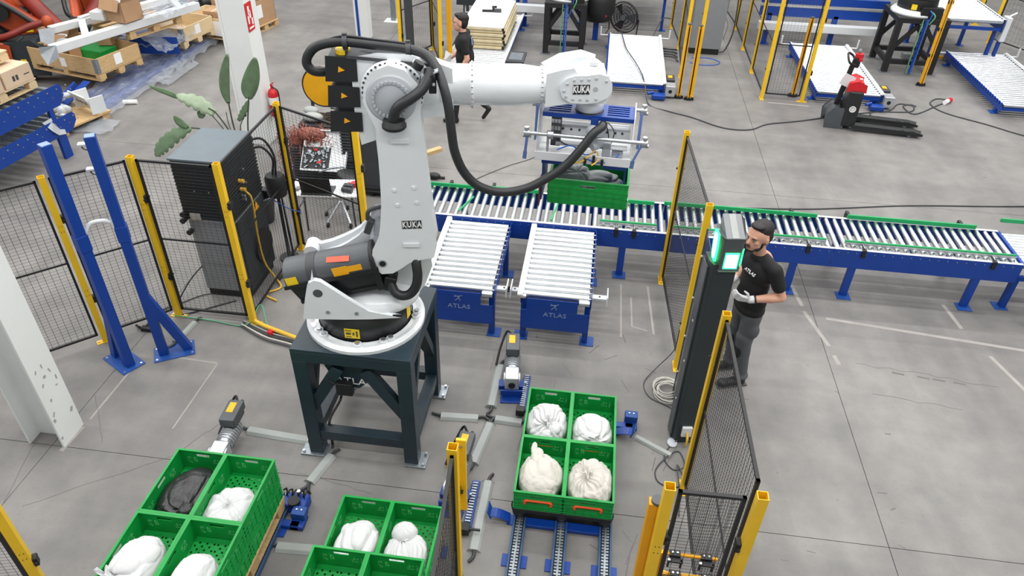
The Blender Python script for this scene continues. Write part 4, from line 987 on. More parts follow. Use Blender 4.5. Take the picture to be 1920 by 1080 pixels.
# ------------------------------------------------------------------ chain conveyors with their gear motors
def chain_conveyor(cx, y0, y1, label, xs_=(-.345, .0, .365)):
    t = thing('chain_conveyor', label, 'conveyor', (cx, 0, 0))
    for x in xs_:
        rl = obj('rail', MB().bx(x-.052, x-.036, y0, y1, .012, .055).bx(x+.036, x+.052, y0, y1, .012, .055), 'rail_blue', t, .002); obj('chain_bed', MB().bx(x-.036, x+.036, y0, y1, .012, .03), 'black', rl)
        cm = MB(); n_ = int((y1-y0)/.028)
        for i in range(n_): cm.bx(x-.028, x+.028, y0+.028*i+.004, y0+.028*i+.02, .032, .05)
        cm.bx(x-.007, x+.007, y0, y1, .034, .056)
        obj('chain', cm, 'galv', rl, kind='stuff')
        for y in (3.38, 2.2): obj('floor_plate', MB().bx(x-.1, x+.1, y-.055, y+.055, 0, .012), 'blue', t, .003)
    for y in (3.74, 2.5, 4.75):
        if y < y1: obj('cross_beam', MB().bx(xs_[0]+.04, xs_[-1]-.04, y-.04, y+.04, .01, .045), 'blue', t, .004)
    m_ = MB()
    for i in range(7):
        a = PI*i/6
        if i < 6:
            b = PI*(i+1)/6; m_.bar((xs_[0]-.04-.14*i/6, y0, .05+.05*math.sin(a)), (xs_[0]-.04-.14*(i+1)/6, y0, .05+.05*math.sin(b)), .1, .008)
    return t
def gear_motor(x, y, label, rz=0, s=1.0, orient=1):
    """inverter on top, motor and bevel gearbox, blue foot bracket"""
    t = thing('gear_motor', label, 'motor', (x, y, 0), rz)
    obj('gearbox', MB().bx(-.07, .07, -.32, -.14, .08, .24).cyl((-.08, -.24, .16), (.08, -.24, .16), .07, n=18), 'alu', t, .015)
    obj('shaft_bore', MB().cyl((0, -.3205, .15), (0, -.327, .15), .035, n=18), 'black', t)
    obj('motor_body', MB().cyl((0, -.14, .16), (0, .12, .16), .075, n=22), 'steel', t)
    fm = MB()
    for i in range(7): fm.cyl((0, -.1+.03*i, .16), (0, -.09+.03*i, .16), .084, n=20)
    obj('cooling_fin', fm, 'alu', t)
    c = obj('inverter_box', MB().bx(-.07, .07, .0, .26, .25, .34).bx(-.06, .06, .02, .24, .2, .25), 'cover_grey', t, .012)
    obj('orange_label', MB().bx(-.04, .02, .1, .22, .34, .343), 'label_orange', c)
    obj('cable_gland', MB().cyl((-.02, .26, .29), (-.02, .3, .29), .014, n=8).cyl((.03, .26, .29), (.03, .3, .29), .014, n=8), 'black', c)
    cable(c, [(-.02, .3, .29), (-.07, .36, .27), (-.13, .25, .15), (-.17, .1, .03)], .012, 'black')
    b = obj('foot_bracket', MB().bx(-.11, .11, -.42, -.3, 0, .015).bx(-.11, .11, -.345, -.325, 0, .1).bx(-.13, .13, -.24, -.14, 0, .06), 'blue', t, .006)
    obj('bracket_bolt', MB().cyl((-.1, -.34, .015), (-.1, -.34, .03), .012, n=8).cyl((.1, -.34, .015), (.1, -.34, .03), .012, n=8).cyl((.13, -.2, .08), (.145, -.2, .08), .012, n=8), 'steel', b)
    return t
chain_conveyor(.04, 1.4, 5.3, 'blue chain conveyor under the central crate stack')
chain_conveyor(-2.65, 1.2, 3.72, 'blue chain conveyor under the left crate stack')
chain_conveyor(-1.29, 1.2, 3.48, 'blue chain conveyor under the middle crate stack', (-.345, 0, .345))
gear_motor(-.60, 5.52, 'gear motor with orange tag standing alone right of the robot stand', math.radians(6))
gear_motor(-3.0, 4.18, 'gear motor with orange tag behind the left crate stack', math.radians(3))
gear_motor(-.87, 4.12, 'gear motor hidden partly by the open-topped yellow post, middle stack', math.radians(-4))
def chain_stub(x, y0, y1, label):
    t = thing('drive_chain', label, 'chain', (x, (y0+y1)/2, 0)); h = (y1-y0)/2; cm = MB()
    obj('chain_guide', MB().bx(-.035, .035, -h, h, .0, .03), 'blue', t, .003)
    for i in range(int(2*h/.028)): cm.bx(-.022, .022, -h+.028*i, -h+.028*i+.014, .03, .06)
    obj('chain', cm, 'galv', t, kind='stuff')
    obj('tensioner', MB().bx(-.05, .03, -h-.06, -h+.02, .03, .1).cyl((0, -h-.03, .08), (.12, -h-.03, .08), .012, n=8), 'black', t, .006)
chain_stub(-.44, 4.98, 5.5, 'upright-looking drive chain beside the lone gear motor'); chain_stub(-.73, 3.6, 4.1, 'drive chain right of the open-topped post by the middle stack')
# corner guides, hooks and small blue brackets
def blue_hook(x, y, rz, label, w=1):
    t = thing('pallet_guide', label, 'guide', (x, y, 0), rz)
    m_ = MB(); pr = None
    for i in range(7):
        a = PI*.6*i/6; p = (.03+.16*i/6, 0, .03+.05*math.sin(a))
        if pr: m_.bar(pr, p, .09, .008)
        pr = p
    obj('curved_arm', m_, 'blue', t, .001); obj('stop_plate', MB().box((.2, 0, .1), (.01, .11, .1), ry=.3), 'blue_light', t, .002)
    obj('base_plate', MB().bx(-.05, .05, -.05, .05, 0, .01), 'blue', t)
blue_hook(-.36, 3.76, PI, 'curved blue pallet guide left of the central stack, front'); blue_hook(.43, 4.86, -.15, 'curved blue pallet guide right of the central stack, rear')
def sensor_box(x, y, rz, label):
    t = thing('sensor_bracket', label, 'sensor bracket', (x, y, 0), rz)
    obj('base_arm', MB().bx(-.05, .19, -.07, -.0, .0, .05).bx(.1, .22, -.07, .07, .0, .05), 'blue', t, .012)
    obj('cover', MB().bx(.1, .22, -.0, .09, .05, .12), 'blue_light', t, .008); obj('screw', MB().cyl((.14, .05, .12), (.14, .05, .126), .008, n=8).cyl((.18, .05, .12), (.18, .05, .126), .008, n=8), 'steel', t)
sensor_box(.45, 4.98, 0, 'blue sensor bracket right of the central stack'); sensor_box(-2.27, 3.47, 0, 'blue sensor bracket right of the left stack')
t = thing('tensioner_unit', 'blue chain tensioner with black gear right of the left stack', 'tensioner', (-2.2, 3.62, 0))
obj('bracket', MB().bx(-.09, .12, -.06, .08, 0, .1), 'blue', t, .012); obj('gear', MB().cyl((.02, -.03, .1), (.02, -.03, .14), .05, n=16), 'black', t); 
obj('hose_bundle', MB().tube([(-.1+.01*i, .06+.03*math.sin(i*1.3), .12+.02*math.cos(i*1.3)) for i in range(22)], .008, 6), 'black', t); obj('nut', MB().cyl((.03, .06, .1), (.03, .06, .15), .016, n=8), 'steel', t)
# ------------------------------------------------------------------ people
def hand(mb, wr, d, pal, s=1.0, curl=.5, side=1):
    """palm plus four fingers and a thumb; d = pointing direction, pal = palm normal"""
    d = Vector(d).normalized(); pal = Vector(pal); pal = (pal-d*pal.dot(d)).normalized(); lat = d.cross(pal)*side; wr = Vector(wr)
    k = wr+d*.05*s
    for o in (-.026, -.009, .009, .026): mb.cap(wr+lat*o*.6*s, wr+d*.085*s+lat*o*s, .016*s, .014*s)
    for i, (o, L_) in enumerate(((-.03, .06), (-.01, .078), (.01, .082), (.03, .072))):
        a = wr+d*.088*s+lat*o*s; b = a+(d*math.cos(curl)+pal*math.sin(curl))*L_*.5*s; c = b+(d*math.cos(curl*2.2)+pal*math.sin(curl*2.2))*L_*.5*s
        mb.cap(a, b, .0095*s, .009*s); mb.cap(b, c, .009*s, .0075*s)
    a = wr+d*.025*s+lat*.026*s; b = a+(d*.55+lat*.8+pal*.3).normalized()*.04*s; c = b+(d*.9+lat*.2+pal*.5).normalized()*.032*s
    mb.cap(a, b, .013*s, .0105*s); mb.cap(b, c, .0105*s, .0085*s)
def head(mb, c, f, s=1.0):
    """c = centre of the head, f = forward (horizontal) direction"""
    c = Vector(c); f = Vector(f).normalized(); l = Vector((0, 0, 1)).cross(f); R = Matrix((f, l, Vector((0, 0, 1)))).transposed()
    E_ = lambda p, r: mb.ell(c+R @ Vector(p)*s, tuple(v*s for v in r), 18, 12, R)
    E_((-.012, 0, .025), (.098, .078, .1)); E_((.025, 0, -.045), (.07, .06, .075)); E_((.062, 0, -.082), (.028, .034, .026))
    E_((.088, 0, -.012), (.02, .013, .026)); E_((.104, 0, -.024), (.013, .014, .012)); E_((.076, 0, .025), (.016, .05, .013))
    for k in (-1, 1):
        E_((-.012, .078*k, -.008), (.018, .012, .032)); E_((.06, .038*k, -.02), (.022, .02, .02))
    E_((.086, 0, -.058), (.012, .024, .007)); E_((.084, 0, -.07), (.011, .02, .006))
    return R
def face_bits(root, c, f, s=1.0, beard=False, hairstyle=0):
    c = Vector(c); f = Vector(f).normalized(); l = Vector((0, 0, 1)).cross(f); R = Matrix((f, l, Vector((0, 0, 1)))).transposed()
    W_ = lambda p: c+R @ Vector(p)*s
    for k in (-1, 1):
        obj('eye', MB().ell(W_((.083, .034*k, .002)), (.006*s, .010*s, .0045*s), 12, 8, R), 'conduit', root)
        obj('iris', MB().ell(W_((.0905, .034*k, .002)), (.003*s, .0055*s, .0055*s), 10, 6, R), 'hair', root)
        obj('eyebrow', MB().ell(W_((.089, .035*k, .023)), (.007*s, .02*s, .0045*s), 10, 6, R), 'hair', root)
    obj('mouth', MB().ell(W_((.0965, 0, -.064)), (.003*s, .02*s, .0022*s), 10, 6, R), 'dark_red', root)
    m_ = MB()
    for p, r in (((-.03, 0, .062), (.098, .079, .078)), ((-.048, 0, .01), (.068, .084, .09)), ((.03, 0, .108), (.05, .055, .022)), ((-.052, 0, -.035), (.048, .07, .05))):
        m_.ell(W_(p), tuple(v*s for v in r), 20, 12, R)
    blob('hair', m_, 'hair', .007*s, root, 3)
    if beard:
        m_ = MB()
        for p, r in (((.058, 0, -.098), (.034, .036, .017)), ((.03, .046, -.078), (.042, .014, .022)), ((.03, -.046, -.078), (.042, .014, .022)), ((.012, .06, -.045), (.014, .01, .03)), ((.012, -.06, -.045), (.014, .01, .03))): m_.ell(W_(p), tuple(v*s for v in r), 16, 10, R)
        blob('beard', m_, 'hair', .006, root, 2)
        obj('moustache', MB().ell(W_((.098, 0, -.05)), (.008, .03, .006), 12, 6, R), 'hair', root)
def rotz(p, a, o=(0, 0)):
    return (o[0]+p[0]*math.cos(a)-p[1]*math.sin(a), o[1]+p[0]*math.sin(a)+p[1]*math.cos(a), p[2])

# man beside the tower: faces left, turned towards the camera; the figure's local forward is -X
t = thing('person', 'man in black T-shirt, grey work trousers and white gloves beside the green-lit tower', 'person', (1.645, 5.86, 0), math.radians(18)); t.scale = (1.06, 1.1, 1)
hd = (-.095, -.01, 1.72); hf = (-1, -.4, 0)
b = MB(); head(b, hd, hf, 1.13)
b.cap((-.02, 0, 1.48), (-.07, 0, 1.66), .056, .054); b.cap((-.0, -.1, 1.49), (-.0, .1, 1.49), .045, .045)
shL, elL, wrL = (.02, -.2, 1.475), (.105, -.265, 1.215), (-.14, -.19, 1.16)
shR, elR, wrR = (.0, .2, 1.475), (.06, .25, 1.20), (-.16, .10, 1.16)
for s_, e_, w_ in ((shL, elL, wrL), (shR, elR, wrR)):
    b.cap(s_, e_, .05, .043); b.cap(e_, Vector(e_).lerp(Vector(w_), .35), .044, .045); b.cap(Vector(e_).lerp(Vector(w_), .3), w_, .044, .028)
b.cap((-.0, 0, 1.0), (0, 0, 1.45), .1, .1)
for s_ in (-1, 1): b.cap((.0, .09*s_, .95), (-.01, .1*s_, .5), .07, .055); b.cap((-.01, .1*s_, .5), (.03, .11*s_, .1), .055, .04)
blob('body', b, 'skin', .0085, t, 5)
face_bits(t, hd, hf, 1.13, True)
b = MB()
b.ell((-.01, 0, 1.36), (.125, .19, .16), 20, 12); b.ell((-.005, 0, 1.2), (.115, .165, .2), 20, 12); b.ell((0, 0, 1.02), (.125, .175, .17), 20, 12); b.cap((.0, -.15, 1.485), (.0, .15, 1.485), .062, .062); b.ell((0, 0, .93), (.13, .18, .1), 20, 12)
b.ell((-.03, 0, 1.5), (.075, .1, .04), 16, 10)
for s_, e_ in ((shL, elL), (shR, elR)): b.cap(s_, Vector(s_).lerp(Vector(e_), .6), .066, .062)
sh = blob('shirt', b, 'shirt', .011, t, 5)
textmesh('ATLAS', .045, 'white', 'chest_lettering', sh, facing((-.133, -.075, 1.385), (.25, -1, 0), (0.15, 0, 1)), depth=.004, font_shear=.2)
b = MB()
b.ell((0, 0, .9), (.12, .165, .12), 20, 12)
for s_, fx in ((-1, .0), (1, .02)):
    b.cap((.0, .085*s_, .88), (-.02+fx, .1*s_, .5), .092, .07); b.cap((-.02+fx, .1*s_, .5), (.03, .11*s_, .12), .07, .062); b.cap((-.03+fx, .1*s_, .62), (-.0+fx, .105*s_, .34), .078, .068); b.ell((.03, .11*s_, .12), (.075, .075, .05), 14, 8)
    b.ell((.01, .15*s_, .72), (.06, .045, .09), 14, 8)
tr = blob('work_trousers', b, 'trousers', .012, t, 4)
for s_, fx in ((-1, 0), (1, .02)): obj('knee_patch', MB().ell((-.058+fx, .1*s_, .47), (.034, .058, .12), 16, 10), 'trousers_black', tr)
for s_ in (-1, 1):
    b = MB(); b.cap((.04, .11*s_, .11), (.03, .11*s_, .05), .052, .05); b.cap((.05, .11*s_, .045), (-.15, .12*s_, .035), .045, .038); b.ell((-.14, .12*s_, .045), (.06, .05, .04), 14, 8)
    blob('boot', b, 'black', .009, t, 3); obj('boot_sole', MB().bx(-.2, .1, .065*s_ if s_ > 0 else -.165, .165 if s_ > 0 else -.065, 0, .014), 'dark_grey', t, .01)
b = MB(); hand(b, wrL, (-.95, .12, .25), (0, .5, .2), 1.08, .55, -1); b.cap(Vector(wrL).lerp(Vector(elL), .12), wrL, .036, .034); g1 = blob('glove', b, 'glove', .005, t, 2)
obj('wrist_strap', MB().cyl(Vector(wrL).lerp(Vector(elL), .14), Vector(wrL).lerp(Vector(elL), .20), .038, n=16), 'black', g1)
b = MB(); hand(b, wrR, (-.95, -.25, .15), (0, -.5, .2), 1.08, .6, 1); b.cap(Vector(wrR).lerp(Vector(elR), .12), wrR, .036, .034); blob('glove', b, 'glove', .005, t, 2)
cbm = thing('hand_cable', 'thin pale cable hanging from the man\'s gloved hand', 'cable', (1.34, 5.60, 0)); obj('strand', MB().tube(smoothpath([(.02, .1, 1.24), (0, .08, 1.1), (-.03, .05, .9), (-.03, 0, .3), (0, 0, .004), (.08, -.05, .004)]), .005, 6), 'cable_white', cbm)

# walking man far behind the arm, profile to the left
t = thing('person', 'man in black polo and black trousers walking left behind the robot arm', 'person', (-2.22, 11.7, 0), 0)
hd = (-.06, 0, 1.665); hf = (-1, -.1, 0)
b = MB(); head(b, hd, hf, 1.15); b.cap((-.0, 0, 1.46), (-.04, 0, 1.6), .058, .055); b.cap((0, -.1, 1.46), (0, .1, 1.46), .04, .04)
shL, elL, wrL = (.03, -.2, 1.45), (.09, -.235, 1.17), (-.02, -.23, .95); shR, elR, wrR = (0, .2, 1.45), (-.06, .24, 1.18), (-.26, .2, 1.02)
for s_, e_, w_ in ((shL, elL, wrL), (shR, elR, wrR)):
    b.cap(s_, e_, .05, .043); b.cap(e_, Vector(e_).lerp(Vector(w_), .35), .044, .045); b.cap(Vector(e_).lerp(Vector(w_), .3), w_, .044, .028)
hand(b, wrL, (-.2, 0, -1), (-1, 0, 0), 1.05, .5, 1); hand(b, wrR, (-.8, 0, -.3), (0, -1, 0), 1.05, .6, 1)
b.cap((0, 0, 1.0), (0, 0, 1.42), .1, .1); LG = (((0, -.09, .93), (-.12, -.1, .5), (-.16, -.1, .1)), ((.02, .09, .93), (.08, .1, .5), (.34, .1, .26)))
for a_, k_, f_ in LG: b.cap(a_, k_, .07, .055); b.cap(k_, f_, .055, .04)
blob('body', b, 'skin', .009, t, 5); face_bits(t, hd, hf, 1.15)
b = MB(); b.ell((0, 0, 1.34), (.155, .19, .17), 20, 12); b.ell((.01, 0, 1.12), (.155, .165, .22), 20, 12); b.ell((.0, 0, .98), (.15, .17, .13), 20, 12); b.cap((0, -.15, 1.46), (0, .15, 1.46), .062, .062); b.ell((-.01, 0, 1.5), (.08, .085, .045), 16, 8)
for s_, e_ in ((shL, elL), (shR, elR)): b.cap(s_, Vector(s_).lerp(Vector(e_), .62), .07, .066)
sh = blob('polo_shirt', b, 'shirt', .012, t, 5); obj('back_print', MB().box((.14, -.06, 1.4), (.012, .05, .12), ry=-.1), 'logo_grey', sh)
b = MB(); b.ell((0, 0, .9), (.12, .16, .12), 20, 12)
for a_, k_, f_ in LG: b.cap(a_, k_, .088, .07); b.cap(k_, Vector(k_).lerp(Vector(f_), .93), .07, .055)
blob('trousers', b, 'trousers_black', .012, t, 4)
b = MB(); b.cap((-.15, -.1, .1), (-.14, -.1, .05), .048, .045); b.cap((-.13, -.1, .045), (-.34, -.1, .035), .042, .034); blob('shoe', b, 'black', .009, t, 3)
b = MB(); b.cap((.34, .1, .26), (.39, .1, .22), .046, .043); b.cap((.40, .1, .21), (.3, .1, .05), .04, .034); blob('shoe', b, 'black', .009, t, 3)
t = thing('paper_sheet', 'crumpled white paper held by the walking man', 'paper', (-2.52, 11.78, 1.0)); obj('sheet', MB().add([(-.06, 0, 0), (.05, .02, -.02), (.07, -.02, .13), (-.03, .02, .17), (-.06, .004, .0), (.05, .024, -.02), (.07, -.016, .13), (-.03, .024, .17)], [(0, 1, 2, 3), (7, 6, 5, 4)]), 'white', t)

# ------------------------------------------------------------------ signal tower
t = thing('signal_tower', 'tall dark tower with glowing green lamps left of the man', 'signal tower', (1.10, 4.93, 0), math.radians(8))
obj('column', MB().prism([(-.09, -.08), (.09, -.08), (.11, -.02), (.11, .1), (-.11, .1), (-.11, -.02)], 'z', .0, 2.02), 'cabinet_dark', t, .006)
obj('side_edge', MB().bx(-.125, -.111, -.02, .1, .02, 1.96), 'cover_grey', t, .003)
hdp = obj('head', MB().prism([(-.10, -.12), (.10, -.12), (.135, -.05), (.135, .13), (-.135, .13), (-.135, -.05)], 'z', 1.99, 2.3), 'cover_grey', t, .01)
obj('sloped_cap', MB().add([(-.1, -.13, 2.3), (.1, -.13, 2.3), (.1, .13, 2.4), (-.1, .13, 2.4), (-.1, -.13, 2.29), (.1, -.13, 2.29), (.1, .13, 2.29), (-.1, .13, 2.29)], [(0, 1, 2, 3), (4, 7, 6, 5), (0, 4, 5, 1), (1, 5, 6, 2), (2, 6, 7, 3), (3, 7, 4, 0)]), 'cabinet_grey', t, .004)
obj('cap_strip', MB().add([(-.035, -.128, 2.303), (.035, -.128, 2.303), (.035, .125, 2.401), (-.035, .125, 2.401), (-.035, -.128, 2.29), (.035, -.128, 2.29), (.035, .125, 2.29), (-.035, .125, 2.29)], [(0, 1, 2, 3), (4, 7, 6, 5), (0, 4, 5, 1), (1, 5, 6, 2), (2, 6, 7, 3), (3, 7, 4, 0)]), 'conduit', t)
obj('cap_wing', MB().add([(.1, -.12, 2.29), (.15, -.05, 2.26), (.15, .13, 2.36), (.1, .13, 2.39), (.1, -.12, 2.27), (.15, -.05, 2.25), (.15, .13, 2.25), (.1, .13, 2.27)], [(0, 1, 2, 3), (4, 7, 6, 5), (0, 4, 5, 1), (1, 5, 6, 2), (2, 6, 7, 3), (3, 7, 4, 0)]), 'dark_grey', t, .003)
obj('front_lamp', MB().bx(-.06, .07, -.135, -.119, 2.03, 2.15), 'led_core', t, .006)
obj('lamp_frame', MB().bx(-.072, .082, -.128, -.118, 2.015, 2.165), 'led_green', t, .004)
obj('right_lamp', MB().add([(.105, -.118, 2.04), (.14, -.05, 2.04), (.14, -.05, 2.17), (.105, -.118, 2.17), (.112, -.122, 2.04), (.148, -.052, 2.04), (.148, -.052, 2.17), (.112, -.122, 2.17)], [(0, 3, 2, 1), (4, 5, 6, 7), (0, 1, 5, 4), (2, 3, 7, 6), (0, 4, 7, 3), (1, 2, 6, 5)]), 'led_green', t)
lm = [(-.05, 2.05), (.01, 2.02), (.06, 2.06), (.09, 2.16), (.1, 2.27), (.04, 2.3), (-.02, 2.28), (-.05, 2.18)]
obj('side_lamp', MB().prism([(a, b_) for a, b_ in lm], 'x', -.152, -.136), 'led_green', t, .005); obj('side_lamp_core', MB().prism([((a-.02)*.7+.02, (b_-2.16)*.8+2.16) for a, b_ in lm], 'x', -.155, -.150), 'led_core', t)
obj('power_inlet', MB().bx(-.05, .045, -.11, -.08, .1, .22), 'white_paint', t, .008); cable(t, [(0, -.11, .16), (0, -.15, .1), (.0, -.14, .02)], .012, 'cable_yellow')
obj('hole_plug', MB().cyl((-.136, 0, .5), (-.140, 0, .5), .01, n=8).cyl((-.136, 0, .95), (-.140, 0, .95), .01, n=8).cyl((-.136, 0, 1.4), (-.140, 0, 1.4), .01, n=8), 'white_paint', t)
for o_ in list(t.children):
    if o_.name.split('.')[0] in ('head', 'sloped_cap', 'cap_strip', 'cap_wing', 'front_lamp', 'lamp_frame', 'right_lamp', 'side_lamp', 'side_lamp_core'):
        for v_ in o_.data.vertices:
            c_ = v_.co; v_.co = (.022+c_.x*.72, -.0+c_.y*.8, 1.95+(c_.z-1.97)*.98)
tp = thing('smoked_panel', 'smoky see-through panel between the yellow post and the green-lit tower', 'panel', (1.035, 5.17, 0))
obj('pane', MB().bx(-.004, .004, -.14, .3, .02, 1.95), 'smoked', tp); obj('frame_edge', MB().bx(-.008, .008, .298, .31, .0, 1.96).bx(-.008, .008, -.15, .31, .0, .02), 'cover_grey', tp)
bm = MB()
for z_ in (.35, .8, 1.25, 1.7):
    for y_ in (-.12, .27): bm.cyl((-.014, y_, z_), (-.004, y_, z_), .01, n=8)
obj('pane_bolt', bm, 'white_paint', tp)
t = thing('coiled_cable', 'coil of pale cable on the floor left of the tower foot', 'cable', (.98, 5.5, 0))
pts = []
for i in range(110):
    a = i*.42; r = .12+.045*math.sin(i*.11); pts.append((math.cos(a)*r+.02*math.sin(i*.3), math.sin(a)*r*1.1, .01+.0005*i))
obj('coil', MB().tube(pts, .006, 6), 'cable_white', t); 
t = thing('coiled_cable', 'thin grey cable hanging down the post and looping on the floor', 'cable', (1.0, 5.9, 0)); obj('strand', MB().tube(smoothpath([(.05, .0, .5), (.03, -.03, .25), (-.12, -.1, .05), (-.25, -.3, .006), (-.2, -.5, .006), (.0, -.62, .006), (.1, -.75, .006)]), .005, 6), 'dark_grey', t)
t = thing('floor_cable', 'black cables looping on the floor at the tower foot', 'cable', (1.0, 4.6, 0))
obj('loop', MB().tube(smoothpath([(.1, .28, .05), (-.02, .18, .006), (-.08, .02, .006), (0, -.1, .006), (.1, -.04, .006), (.06, .12, .006), (-.04, .05, .02), (-.16, -.12, .006), (-.14, -.26, .006), (.0, -.3, .006), (.08, -.2, .006), (.03, -.05, .02), (.04, -.3, .006), (.02, -.6, .006)]), .006, 6), 'dark_grey', t)
obj('film_scrap', MB().ell((.0, .22, .012), (.05, .06, .012), 12, 8), 'film', t)

# ------------------------------------------------------------------ two tall blue columns
def blue_column(x, y, label, h=2.47, hs_=1):
    t = thing('tall_column', label, 'column', (x, y, 0), math.radians(42))
    obj('shaft', MB().bx(-.045, .045, -.045, .045, .012, h), 'blue', t, .005); obj('end_cap', MB().bx(-.04, .04, -.04, .04, h, h+.004), 'logo_grey', t, .002)
    obj('stiffener', MB().bar((0, .0, .75), (.0, .24, .012), .085, .085, (1, 0, 0)), 'blue', t, .004)
    obj('base_plate', MB().bx(-.12, .12, -.1, .3, 0, .012), 'blue_light', t, .003)
    bm = MB()
    for p in ((-.09, -.07), (.09, -.07), (-.09, .27), (.09, .27)): bm.cyl((*p, .012), (*p, .016), .012, n=8)
    obj('anchor_bolt', bm, 'steel', t); obj('sleeve', MB().bx(-.052, .052, -.052, .052, 1.42, 1.58), 'blue', t, .004)
    return t
c1 = blue_column(-4.51, 5.05, 'tall blue steel column, left one of the pair in the corner cell')
c2 = blue_column(-4.25, 5.27, 'tall blue steel column, right one of the pair in the corner cell')
c1.rotation_euler[2] = math.radians(60); c2.rotation_euler[2] = math.radians(-60)
t = thing('sensor_mount', 'white curved handle between the two blue columns', 'handle', (-4.38, 5.16, 1.62)); obj('grip', MB().tube(smoothpath([(-.09, -.07, -.03), (-.05, -.03, .04), (.03, .03, .045), (.08, .07, .01)]), .02, 8), 'white_paint', t)
for k, (z, z2) in enumerate(((2.34, .0), (2.1, 0))):
    t = thing('sensor_mount', ['white sensor bracket at the top of the right blue column', 'white sensor bracket below the top of the right blue column'][k], 'sensor', (-4.36, 5.36, z)); obj('plate', MB().box((-.03, 0, 0), (.12, .06, .02), rz=.4), 'white_paint', t, .004); cable(t, [(-.07, 0, 0), (-.08, .02, -.06), (-.02, .03, -.08)], .006, 'dark_grey')

# ------------------------------------------------------------------ control cabinet behind the fence
t = thing('control_cabinet', 'tall grey robot control cabinet with black ribbed top half and grey lid', 'cabinet', (-4.0, 6.66, 0))
hx, hy = .26, .35
obj('lower_body', MB().bx(-hx, hx, -hy, hy, .1, 1.02), 'cabinet_grey', t, .008); obj('plinth', MB().bx(-hx+.01, hx-.01, -hy+.02, hy-.02, 0, .1), 'black', t, .004)
obj('upper_body', MB().bx(-hx-.02, hx+.02, -hy-.02, hy+.02, 1.04, 1.74), 'cabinet_dark', t, .01); obj('lid', MB().bx(-hx-.03, hx+.03, -hy-.04, hy+.03, 1.74, 1.765), 'cabinet', t, .006)
obj('ledge', MB().bx(-hx, hx+.01, -hy-.01, hy, 1.02, 1.04), 'alu', t)
rb = MB()
for i in range(16):
    z = 1.08+i*.041; rb.bx(-hx-.015, hx+.015, -hy-.03, -hy-.02, z, z+.014).bx(hx+.02, hx+.03, -hy-.015, hy+.02, z, z+.014)
obj('cooling_ribs', rb, 'black', t, kind='stuff')
obj('side_grille', MB().bx(hx, hx+.02, -hy+.03, hy, .1, 1.02), 'cabinet_dark', t, .003)
obj('socket', MB().bx(-.2, -.08, -hy-.045, -hy-.03, 1.06, 1.13), 'alu', t, .004); obj('knob', MB().cyl((-.26, -hy-.02, 1.12), (-.26, -hy-.08, 1.12), .03, n=14).cyl((-.28, -hy-.02, 1.04), (-.28, -hy-.08, 1.04), .03, n=14).cyl((-.24, -hy-.02, .9), (-.24, -hy-.08, .9), .03, n=14), 'black', t)
obj('door_bolt', MB().cyl((.08, -hy-.03, 1.4), (.08, -hy-.036, 1.4), .008, n=8).cyl((-.08, -hy-.03, 1.4), (-.08, -hy-.036, 1.4), .008, n=8), 'steel', t)
for z in (1.42, 1.32):
    cc = obj('cable_plug', MB().cyl((hx+.03, -.12, z), (hx+.09, -.12, z), .022, n=12), 'cable_yellow', t)
obj('plug_row', MB().cyl((hx+.03, -.12, 1.24), (hx+.07, -.12, 1.24), .018, n=10).cyl((hx+.03, -.12, 1.2), (hx+.07, -.12, 1.2), .018, n=10).cyl((hx+.03, 0, 1.5), (hx+.05, 0, 1.5), .012, n=8).cyl((hx+.03, 0, 1.34), (hx+.05, 0, 1.34), .012, n=8), 'steel', t)
obj('warning_triangle', MB().add([(hx+.031, .08, .92), (hx+.031, .2, .92), (hx+.031, .14, 1.03)], [(0, 1, 2)]), 'label_orange', t)
cable(t, [(hx+.04, -.04, 1.25), (hx+.09, -.04, 1.15), (hx+.06, -.02, .7), (hx+.06, .0, .3), (hx+.12, .05, .06), (hx+.25, -.1, .02), (hx+.12, -.25, .02), (hx+.3, -.35, .015)], .012, 'cable_yellow')
obj('fan_housing', MB().cyl((hx+.02, .12, .45), (hx+.05, .12, .45), .2, n=28), 'black', t)
t = thing('cable_conduit', 'black corrugated conduit and drum standing beside the control cabinet', 'cable', (-3.63, 7.2, 0))
obj('connector_drum', MB().lathe([(.11, .9), (.12, 1.0), (.12, 1.12), (.1, 1.16)], n=20), 'black', t, .004); obj('stand_leg', MB().cyl((0, 0, 0), (0, 0, .9), .02, n=8).cyl((.06, 0, 0), (.04, 0, .9), .012, n=8).cyl((0, 0, 0), (0, 0, .02), .12, n=16), 'black', t)
cable(t, [(-.2, -.05, 1.6), (-.06, 0, 1.6), (.03, .02, 1.4), (.02, 0, 1.15)], .014, 'black'); cable(t, [(-.2, -.08, 1.5), (-.09, 0, 1.5), (0, .03, 1.35), (-.02, 0, 1.15)], .014, 'black')
cable(t, [(0, 0, .3), (.05, -.1, .15), (.1, -.25, .04), (.05, -.5, .02)], .02, 'black'); cable(t, [(-.05, -.1, .9), (.1, 0, .72), (.2, .1, .62)], .006, 'cable_blue')
t = thing('floor_cable', 'bundle of yellow, grey and green cables running from the fence to the robot stand', 'cable', (-3.0, 5.75, 0))
cable(t, [(-.65, .25, .04), (-.45, .1, .05), (-.1, -.02, .04), (.4, -.2, .04), (.75, -.5, .1)], .025, 'cable_yellow', 'thick_cable'); 
for k in range(4): cable(t, [(-.65, .15-.03*k, .02), (-.3, .0-.04*k, .02), (.1, -.1-.04*k, .02), (.8, -.4-.05*k, .03)], .009, ('conduit', 'dark_grey', 'cable_white', 'dark_grey')[k])
cable(t, [(-1.45, .12, .02), (-1.0, .1, .02), (-.6, .08, .02), (-.5, .3, .15), (-.35, .1, .03), (-.1, .0, .02)], .008, 'cable_green')
